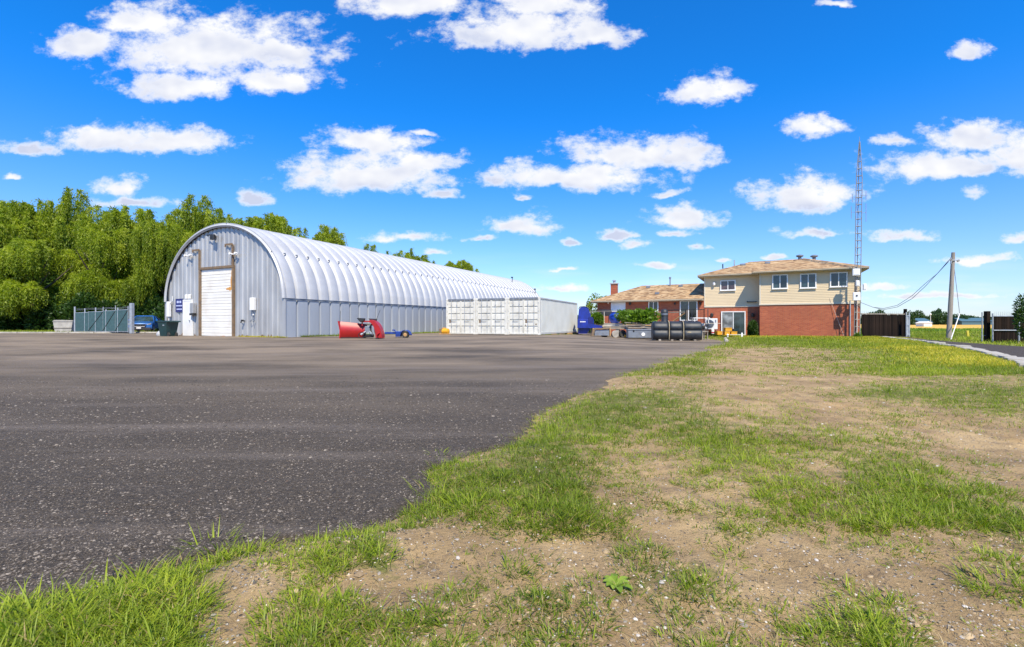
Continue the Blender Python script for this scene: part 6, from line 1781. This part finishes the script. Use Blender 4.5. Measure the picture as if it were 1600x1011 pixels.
small_bush(1600.5, 24.0, 1.2, 0.35, 1.5, "higher dark sprig of the shrubbery at the right edge", m='leaf_dark', n=600, leaf=0.17, wid=0.06)

# far trees, far roofs on the horizon
far_me = [bush_mesh('far_foliage', 600+k, 9, 7, 10, 2600, 1.5, 0.9, M['leaf_far'], lumps=7) for k in range(3)]
FT = [(1430, 330, 487, 1.0, "dark far tree just right of the gate post"), (1447, 420, 492, 0.8, "low far tree between gate post and the small white building"), (1461, 360, 484, 0.7, "tallest slim far tree left of the utility pole"),
      (1472, 350, 489, 1.1, "broad far tree directly left of the utility pole"), (1500, 350, 491, 1.1, "broad far tree directly right of the utility pole"), (1520, 430, 494, 1.2, "far tree beyond the yellow marker post"),
      (1548, 480, 498, 1.2, "far tree left of the board gate"), (1416, 300, 488, 0.7, "far tree top behind right end of the board fence"), (1365, 300, 486, 1.0, "far tree tops behind left part of the board fence"), (1390, 330, 492, 0.8, "far tree behind the middle of the board fence")]
for i, (px, Y, top, wf, lab) in enumerate(FT):
    X = (px-800)/740*Y; h = CAMZ + (505.5-top)/740*Y
    t = empty('far_tree', (X, Y, 0), rnd.uniform(0, 6.28), lab, "tree", "trees along the horizon")
    f_ = obj('crown', far_me[i % 3], None, t); f_.scale = (wf*0.75, wf*0.75, h/11.5)
    obj('trunk', MB().tube([(0,0,-0.5),(0,0,h*0.5)], [0.4, 0.2], 6), M['bark'], t)
g = np.random.default_rng(5)
n = 26000
X = g.uniform(-700, 1600, n); Yv = 720 + g.uniform(0, 25, n); Z = g.uniform(0, 1, n)**1.3 * (5 + 9*fbm(X, X*0, 0.012, 4, 8))
V = leaf_cards(np.stack([X, Yv, Z], 1), np.tile([0.3, 0, 0.6], (n, 1)), 5.0, 3.5, 0.8, 9)
tag(obj('treeline', cards_mesh('treeline', V, np.clip(g.normal(0.4, 0.2, n), 0, 1), M['leaf_far']), None), kind='stuff')
for (px0, px1, py0, py1, Y, lab) in ((1437, 1456, 497, 506, 300, "far long building with blue grey roof left of the utility pole"), (1503, 1552, 496.5, 505, 340, "far long blue green roof right of the utility pole")):
    xa, xb = (px0-800)/740*Y, (px1-800)/740*Y; zt_ = CAMZ + (505.5-py0)/740*Y
    t = empty('far_building', (xa, Y, 0), 0, lab, "building", "long low buildings on the horizon")
    w = xb-xa
    obj('wall', MB().box(0, w, 0, 12, -0.3, zt_*0.5), M['teal_far'], t)
    obj('roof', MB().prism([(-0.5, zt_*0.5), (6, zt_), (12.5, zt_*0.5)], 'x', -0.4, w+0.4), M['teal_far'], t)
t = empty('far_cottage', ((1450-800)/740*150, 150, 0), 0, "tiny white gabled building at the edge of the wheat field", "building")
obj('wall', MB().box(-1.3, 1.3, 0, 3, 0, 1.2), M['white'], t); obj('roof', MB().prism([(-1.5,1.2),(0,1.75),(1.5,1.2)], 'y', -0.2, 3.2), M['white'], t)
# distant water tower dot and post
tag(obj('field_post', MB().tube([(0,0,0),(0,0,3.2)],[0.06,0.05],5).lathe([(0.15,3.2),(0.22,3.4),(0.1,3.6)]), M['white'], None, loc=((1454-800)/740*120,120,0)), "thin white post far out in the field by the small white building", "post")

# ------------------------------------------------------------------ grass
def blades(cx, cy, cz, n_per, length, width, spread, lean, segs, seed, tone_c, flat=0.0):
    """cx.. arrays of tuft centres; returns verts, faces, tone"""
    g = np.random.default_rng(seed)
    k = np.repeat(np.arange(len(cx)), n_per)
    n = len(k)
    a = g.uniform(0, 2*np.pi, n)
    r = spread[k]*np.sqrt(g.uniform(0, 1, n))
    bx = cx[k] + r*np.cos(a); by = cy[k] + r*np.sin(a); bz = cz[k]
    h = a + g.normal(0, 0.7, n)
    L_ = length[k]*g.uniform(0.45, 1.2, n)
    ln = np.clip(lean*g.uniform(0.3, 1.4, n) + flat, 0.05, 1.5)            # initial angle from vertical
    curl = g.uniform(0.2, 1.1, n)
    W_ = width[k]*g.uniform(0.7, 1.3, n)
    sx, sy = -np.sin(h + g.normal(0, .5, n)), np.cos(h)
    pts = []
    x, y, z = bx.copy(), by.copy(), bz - 0.01
    ang = ln.copy()
    for s_ in range(segs+1):
        u = s_/segs
        w = W_*(1 - u)**0.7*0.5 if s_ < segs else np.zeros(n)
        w = W_*0.5*(1.0 if s_ == 0 else (1-u**1.6))
        if s_ == segs: pts.append(np.stack([x, y, z], 1)[:, None])
        else: pts.append(np.stack([np.stack([x-sx*w, y-sy*w, z], 1), np.stack([x+sx*w, y+sy*w, z], 1)], 1))
        st = L_/segs
        x = x + np.sin(ang)*np.cos(h)*st; y = y + np.sin(ang)*np.sin(h)*st; z = z + np.cos(ang)*st
        ang = ang + curl/segs*1.3
    V = np.concatenate(pts, 1)                     # n, 2*segs+1, 3
    m_ = 2*segs+1
    base = np.arange(n)[:, None]*m_
    tris = []
    for s_ in range(segs-1):
        i = 2*s_
        tris += [[i, i+1, i+3], [i, i+3, i+2]]
    tris.append([2*segs-2, 2*segs-1, 2*segs])
    F = (base[:, None, :] + np.array(tris)[None]).reshape(-1)
    tn = np.clip(tone_c[k] + g.normal(0, 0.17, n), 0, 0.92); tn = np.where(g.uniform(0, 1, n) < 0.05, 1.0, tn)
    tone = np.repeat(tn, len(tris))
    return V.reshape(-1, 3), F, tone

def scatter(npts, py0, py1, seed, px0=-250, px1=1850, thr=0.30, sharp=6.0, gain=1.0):
    """candidate ground points, thinned by the turf density map and noise"""
    g = np.random.default_rng(seed)
    px = g.uniform(px0, px1, npts); py = g.uniform(py0, py1, npts)
    Y = 740*CAMZ/(py-505.5); X = (px-800)/740*Y
    d = grass_density(X, Y)
    sc = np.clip(Y, 1.2, 14)
    nn = fbm(X, Y, 2.2, 4, 71)*0.5 + fbm(X/sc*4, Y/sc*4, 2.6, 3, 81)*0.5
    n3 = fbm(X, Y, 9.0, 3, 111)
    v = d*gain + (nn-0.5)*2.0 + (n3-0.5)*1.3
    p = 1/(1+np.exp(-(v-thr)*sharp*2))
    keep = (g.uniform(0, 1, npts) < p) & (X > edge_x(Y) - 0.10*np.minimum(Y/3, 1.5))
    # never on the driveway or past the kerb
    kx = np.interp(Y, [k[0] for k in KERB][::-1], [k[1] for k in KERB][::-1])
    keep &= ~((X > kx - 0.25) & (Y < 36))
    return X[keep], Y[keep], d[keep], g
def lawn(name, npts, py0, py1, seed, n_per, length, width, spread, lean, segs, **kw):
    X, Y, d, g = scatter(npts, py0, py1, seed, **kw)
    Z = ground_z(X, Y)
    patch = fbm(X, Y, 0.7, 3, 91)
    tone = 0.42 + (patch-0.5)*0.9 + g.normal(0, 0.07, len(X))
    Ls = length*(0.5+0.8*d)*g.uniform(0.6, 1.35, len(X))
    V, F, T = blades(X, Y, Z, n_per, Ls, np.full(len(X), width)*np.clip(Y/6, 1, 6)**0.9, np.full(len(X), spread)*g.uniform(.6,1.5,len(X)), lean, segs, seed+1, tone)
    me = np_mesh(name, V, F, 3, M['grass'], {'rnd': ('FACE', T)})
    tag(obj(name, me, None), kind='stuff')
    return len(T)
nt_ = 0
nt_ += lawn('grass', 6200, 840, 1300, 1001, 26, 0.074, 0.0044, 0.040, 1.05, 4, thr=0.24)
nt_ += lawn('grass', 6000, 840, 1300, 1011, 10, 0.045, 0.0036, 0.070, 0.9, 2, thr=0.34)
nt_ += lawn('grass', 6500, 695, 840, 1005, 22, 0.074, 0.0046, 0.050, 1.05, 3, thr=0.16)
nt_ += lawn('grass', 6500, 695, 840, 1015, 10, 0.050, 0.0040, 0.080, 0.9, 2, thr=0.18)
nt_ += lawn('grass', 12500, 590, 700, 1002, 14, 0.075, 0.0050, 0.075, 0.95, 2, thr=0.12)
nt_ += lawn('grass', 24000, 545, 590, 1003, 10, 0.105, 0.0055, 0.15, 0.85, 2, thr=0.14)
nt_ += lawn('grass', 22000, 523, 545, 1004, 6, 0.13, 0.0050, 0.35, 0.7, 2, px0=900)

# sprawling single tufts and grassy corner, as things and stuff
def tuft(px, py, n, L_, w, spread, lab, tone=0.6, lean=0.8, name='grass_tuft', m='grass', dz=0.0, segs=4):
    Y = 740*CAMZ/(py-505.5); X = (px-800)/740*Y
    z = float(ground_z(np.array([X]), np.array([Y]))[0])
    V, F, T = blades(np.array([0.0]), np.array([0.0]), np.array([0.0]), n, np.array([L_]), np.array([w]), np.array([spread]), lean, segs, int(px*7+py), np.array([tone]))
    me = np_mesh(name, V, F, 3, M[m], {'rnd': ('FACE', T)})
    o = obj(name, me, None, loc=(X, Y, max(z, ztf(X, Y)-0.005)+dz)); tag(o, lab, "grass tuft", "large grass tufts")
for (px, py, n, L_, w, s_, lab) in (
    (335, 858, 90, 0.20, 0.007, 0.07, "large spreading grass tuft on the asphalt edge at lower left"),
    (395, 868, 50, 0.15, 0.006, 0.06, "smaller grass tuft just right of the large one on the asphalt edge"),
    (685, 712, 40, 0.16, 0.008, 0.06, "lone tuft reaching over the asphalt edge near the middle"),
    (670, 770, 60, 0.17, 0.008, 0.09, "wide pale tuft at the corner where asphalt meets turf"),
    (735, 800, 70, 0.16, 0.007, 0.10, "wide tuft between dirt and the middle turf"),
    (1008, 862, 45, 0.085, 0.0055, 0.05, "small lone tuft on bare dirt right of the middle turf"),
    (1140, 812, 70, 0.10, 0.006, 0.12, "low dark tuft on bare dirt below the long turf streak"),
    (1340, 945, 45, 0.12, 0.006, 0.06, "narrow tuft on dirt at lower right"),
    (1365, 1000, 60, 0.15, 0.006, 0.09, "tuft cut by the bottom edge at lower right"),
    (1560, 930, 70, 0.14, 0.006, 0.11, "broad tuft at the right edge near the bottom"),
    (805, 905, 30, 0.09, 0.005, 0.05, "little tuft on stony dirt in the lower middle"),
    (1140, 885, 30, 0.07, 0.005, 0.05, "little tuft on dirt right of the lower middle"),
    (1110, 920, 50, 0.10, 0.0055, 0.08, "reddish green tuft in the lower middle turf"),
    (215, 925, 110, 0.20, 0.007, 0.11, "dense long tuft in the lower left turf by the asphalt"),
    (120, 985, 130, 0.20, 0.007, 0.16, "dense tall tuft at the bottom left edge"),
    (40, 990, 90, 0.19, 0.007, 0.12, "leftmost tall tuft at the bottom left corner"),
    (260, 975, 110, 0.17, 0.007, 0.12, "tall tuft right of the bottom left clump"),
    (550, 880, 80, 0.12, 0.006, 0.13, "rounded tuft mat in the lower turf patch"),
    (880, 830, 80, 0.11, 0.006, 0.12, "tuft mat at lower end of the middle turf"),
    (955, 815, 40, 0.09, 0.006, 0.06, "small tuft on the right rim of the middle turf")):
    tuft(px, py, n, L_*0.78, w*0.85, s_*1.15, lab, lean=1.0)
# pale broad-leaved weed
Y = 740*CAMZ/(925-505.5); X = (962-800)/740*Y
t = empty('broadleaf_weed', (X, Y, float(ground_z(np.array([X]), np.array([Y]))[0])), 0, "pale yellow green broad leaved weed rosette in the lower middle", "weed")
for k in range(9):
    a = 6.283*k/9 + rnd.uniform(-.2,.2); L_ = rnd.uniform(0.045, 0.075)
    mb = MB(); w = 0.014
    pr = [(0.0, 0.003, 0.3), (0.3, 0.012, 0.9), (0.6, 0.020, 1.0), (0.85, 0.018, 0.7), (1.0, 0.012, 0.05)]
    vs = []
    for (u, z, ww) in pr: vs += [(L_*u, -w*ww, z+0.004), (L_*u, 0, z), (L_*u, w*ww, z+0.004)]
    mb.add(vs, [(3*i+j, 3*i+3+j, 3*i+4+j, 3*i+1+j) for i in range(4) for j in range(2)])
    o = obj('leaf', mb, M['weed'], t, rz=a)
    at = o.data.attributes.new('rnd', 'FLOAT', 'FACE'); at.data.foreach_set('value', [rnd.uniform(.2,.9)]*len(o.data.polygons))

# dry straw lying on the dirt
g = np.random.default_rng(1234)
n = 9000
px = g.uniform(-150, 1750, n); py = g.uniform(560, 1250, n)
Yd = 740*CAMZ/(py-505.5); Xd = (px-800)/740*Yd
ok = (Xd > edge_x(Yd) - 0.05) & (fbm(Xd, Yd, 1.6, 3, 222) > 0.45) & (Yd < 14)
Xd, Yd = Xd[ok], Yd[ok]
V, F, T = blades(Xd, Yd, ground_z(Xd, Yd) + 0.008, 3, np.full(len(Xd), 0.05), np.full(len(Xd), 0.0022)*np.clip(Yd/3, 1, 3), np.full(len(Xd), 0.05), 1.35, 2, 46, np.full(len(Xd), 0.5))
tag(obj('dry_straw', np_mesh('dry_straw', V, F, 3, M['straw'], {'rnd': ('FACE', T)}), None), kind='stuff')

# yellowing grass by the kerb and before the house
g = np.random.default_rng(44)
n = 46000
Yk = g.uniform(11, 36.5, n)
kx = np.interp(Yk, [k[0] for k in KERB][::-1], [k[1] for k in KERB][::-1])
Xk = kx - 0.3 - np.abs(g.normal(0, 1, n))*(0.5 + 0.05*Yk)
hb_ = g.uniform(0, 1, n) < 0.35
Xh = g.uniform(15, 27, n); Yh = H0[1] + (H0[0]-Xh)*hs/hc - 0.6 - g.uniform(0, 2.2, n)**1.3
Xk = np.where(hb_, Xh, Xk); Yk = np.where(hb_, Yh, Yk)
ok = (Xk > 12.5*0 + edge_x(Yk)) & (Yk < 36.8)
Xk, Yk = Xk[ok], Yk[ok]
V, F, T = blades(Xk, Yk, ground_z(Xk, Yk), 3, np.full(len(Xk), 0.10), 0.0055*np.clip(Yk/6, 1, 6), np.full(len(Xk), 0.2), 0.6, 2, 45, np.clip(0.5 + (fbm(Xk, Yk, 0.5, 3, 12)-.5)*1.2, 0, 1))
tag(obj('yellow_grass', np_mesh('yellow_grass', V, F, 3, M['grass_yellow'], {'rnd': ('FACE', T)}), None), kind='stuff')

# rough verge: along hangar, left side under trees, meadow beyond the gateway
def rough(name, X, Y, Z, n_per, L_, w, spread, m, seed, lean=0.5):
    g = np.random.default_rng(seed)
    V, F, T = blades(X, Y, Z, n_per, np.full(len(X), L_)*g.uniform(.5,1.4,len(X)), np.full(len(X), w), np.full(len(X), spread), lean, 2, seed, np.clip(0.5+(fbm(X,Y,0.4,3,seed)-.5)*1.4,0,1))
    tag(obj(name, np_mesh(name, V, F, 3, M[m], {'rnd': ('FACE', T)}), None), kind='stuff')
g = np.random.default_rng(8)
tt = g.uniform(0, 20, 1500); off = np.abs(g.normal(0, 0.16, 1500)) + 0.18
c_, s_ = math.cos(HA), math.sin(HA)
X = HP[0] + c_*off + s_*tt; Y = HP[1] - s_*off + c_*tt
keepp = fbm(X, Y, 0.6, 3, 14) > 0.42
rough('verge_grass', X[keepp], Y[keepp], zt(X, Y)[keepp], 6, 0.16, 0.022, 0.10, 'grass', 201)
xx_ = g.uniform(-3.4, 0.4, 500); off = -np.abs(g.normal(0, 0.12, 500)) - 0.08
X = HP[0] + c_*xx_ + s_*off; Y = HP[1] - s_*xx_ + c_*off
rough('verge_grass', X, Y, zt(X, Y), 6, 0.10, 0.02, 0.08, 'grass_yellow', 202)
X = g.uniform(-58, -24, 9000); Y = g.uniform(37.6, 47, 9000)
kp = ~((X > -36.5) & (X < -26) & (Y > 39))
rough('verge_grass', X[kp], Y[kp], zt(X, Y)[kp], 4, 0.22, 0.035, 0.25, 'grass', 203)
X = g.uniform(27, 100, 26000); Y = g.uniform(38, 91, 26000)
rough('meadow_grass', X, Y, np.where(Y > 62, 0.03, zt(X, Y)), 4, 0.20, 0.05, 0.45, 'grass', 204)
X = g.uniform(40, 110, 5000); Y = g.uniform(60, 90, 5000); kp = fbm(X, Y, 0.12, 3, 33) > 0.5
rough('meadow_grass', X[kp], Y[kp], np.full(kp.sum(), 0.03), 5, 0.30, 0.08, 0.5, 'leaf_mid', 206)
X = g.uniform(20.5, 34, 5000); Y = g.uniform(17, 37, 5000)
ex = np.interp(Y, [p_[1] for p_ in far_edge], [p_[0] for p_ in far_edge]); kp = X > ex + 0.1
rough('verge_grass', X[kp], Y[kp], np.full(kp.sum(), 0.0), 6, 0.20, 0.03, 0.25, 'grass', 205)
X = np.linspace(1.95, 6.0, 120) + g.normal(0,.1,120); Y = 31.2 + (X-1.9)*2.3 + g.normal(0,.1,120) - 0.3
rough('verge_grass', X, Y, zt(X, Y), 3, 0.12, 0.02, 0.12, 'grass', 207)

# ------------------------------------------------------------------ loose stones
def stones(name, X, Y, Z, size, m, seed):
    g = np.random.default_rng(seed)
    n = len(X)
    base = np.array([(1,0,0),(0.3,0.95,0),(-0.8,0.6,0),(-0.8,-0.6,0),(0.3,-0.95,0),(0.45,0.1,0.75),(-0.4,0.35,0.7),(-0.25,-0.45,0.72)], float)
    tr = np.array([(0,1,5),(1,6,5),(1,2,6),(2,3,6),(3,7,6),(3,4,7),(4,5,7),(4,0,5),(5,6,7)])
    a = g.uniform(0, 6.283, n); s_ = size[:, None, None]*np.stack([g.uniform(.7,1.3,n), g.uniform(.5,1.0,n), g.uniform(.35,.8,n)], -1)[:, None, :]
    v = base[None]*s_*(1 + g.normal(0, .12, (n, 8, 3)))
    c_, s2 = np.cos(a)[:, None], np.sin(a)[:, None]
    vx = v[..., 0]*c_ - v[..., 1]*s2 + X[:, None]; vy = v[..., 0]*s2 + v[..., 1]*c_ + Y[:, None]; vz = v[..., 2] + Z[:, None] - size[:, None]*0.12
    F = (np.arange(n)[:, None, None]*8 + tr[None]).reshape(-1)
    me = np_mesh(name, np.stack([vx, vy, vz], -1).reshape(-1, 3), F, 3, m, {'rnd': ('FACE', np.repeat(g.uniform(0, 1, n), 9))})
    tag(obj(name, me, None), kind='stuff')
def stone_mat(name, a, b_, c_):
    m = bpy.data.materials.new(name); m.use_nodes = True
    N, L = m.node_tree.nodes, m.node_tree.links
    at = N.new('ShaderNodeAttribute'); at.attribute_name = 'rnd'
    cr = N.new('ShaderNodeValToRGB'); e = cr.color_ramp.elements
    e[0].color = (*a, 1); e[1].color = (*c_, 1); k = e.new(0.6); k.color = (*b_, 1)
    L.new(at.outputs['Fac'], cr.inputs[0]); L.new(cr.outputs[0], N['Principled BSDF'].inputs['Base Color'])
    N['Principled BSDF'].inputs['Roughness'].default_value = 0.85
    return m
sm_d = stone_mat('dirt_stone', (0.14,0.115,0.09), (0.30,0.26,0.21), (0.58,0.54,0.48))
sm_c = stone_mat('clod', (0.18,0.125,0.07), (0.32,0.23,0.125), (0.44,0.33,0.19))
sm_a = stone_mat('asphalt_stone', (0.030,0.025,0.020), (0.090,0.072,0.055), (0.25,0.215,0.175))
g = np.random.default_rng(77)
n = 26000
px = g.uniform(-200, 1800, n); py = 505.5 + (1250-505.5)*g.uniform(0.07, 1, n)
Y = 740*CAMZ/(py-505.5); X = (px-800)/740*Y
keep = (X > edge_x(Y)+0.0) & (Y < 12) & (fbm(X, Y, 3.0, 3, 17) > 0.40)
X1, Y1 = X[keep], Y[keep]
stones('dirt_gravel', X1, Y1, ground_z(X1, Y1), np.clip(g.lognormal(-5.6, 0.5, len(X1)), 0.0018, 0.014)*np.clip(Y1/3, 1, 2), sm_d, 5)
n = 14000
px = g.uniform(-200, 1800, n); py = 505.5 + (1250-505.5)*g.uniform(0.07, 1, n)
Y = 740*CAMZ/(py-505.5); X = (px-800)/740*Y
keep = (X > edge_x(Y)-0.1) & (Y < 12) & (fbm(X, Y, 2.0, 3, 19) > 0.47)
Xc, Yc = X[keep], Y[keep]
stones('dirt_clods', Xc, Yc, ground_z(Xc, Yc)-0.001, np.clip(g.lognormal(-4.9, 0.5, len(Xc)), 0.004, 0.022)*np.clip(Yc/4, 1, 1.6), sm_c, 15)
n = 150000
px = g.uniform(-300, 1200, n); py = 505.5 + (1300-505.5)*g.uniform(0.09, 1, n)
Y = 740*CAMZ/(py-505.5); X = (px-800)/740*Y
keep = (X < edge_x(Y)+0.08+g.exponential(0.22, n)) & (Y < 9)
X2, Y2 = X[keep], Y[keep]
d = edge_x(Y2) - X2
Z2 = np.where(d < 0.0, ground_z(X2, Y2), zt(X2, Y2) + 0.022*sstep(0, 0.10, d)) + (fbm(X2, Y2, 0.9, 3, 51) - 0.5)*0.018*sstep(0, 0.6, d) + 0.001
stones('asphalt_gravel', X2, Y2, Z2, np.clip(g.lognormal(-5.5, 0.42, len(X2)), 0.0018, 0.013)*np.clip(Y2/3, 1, 2), sm_a, 6)
print('objects', len(bpy.data.objects), 'grass faces', nt_, 'tris', sum(len(o.data.polygons) for o in bpy.data.objects if o.type == 'MESH'))
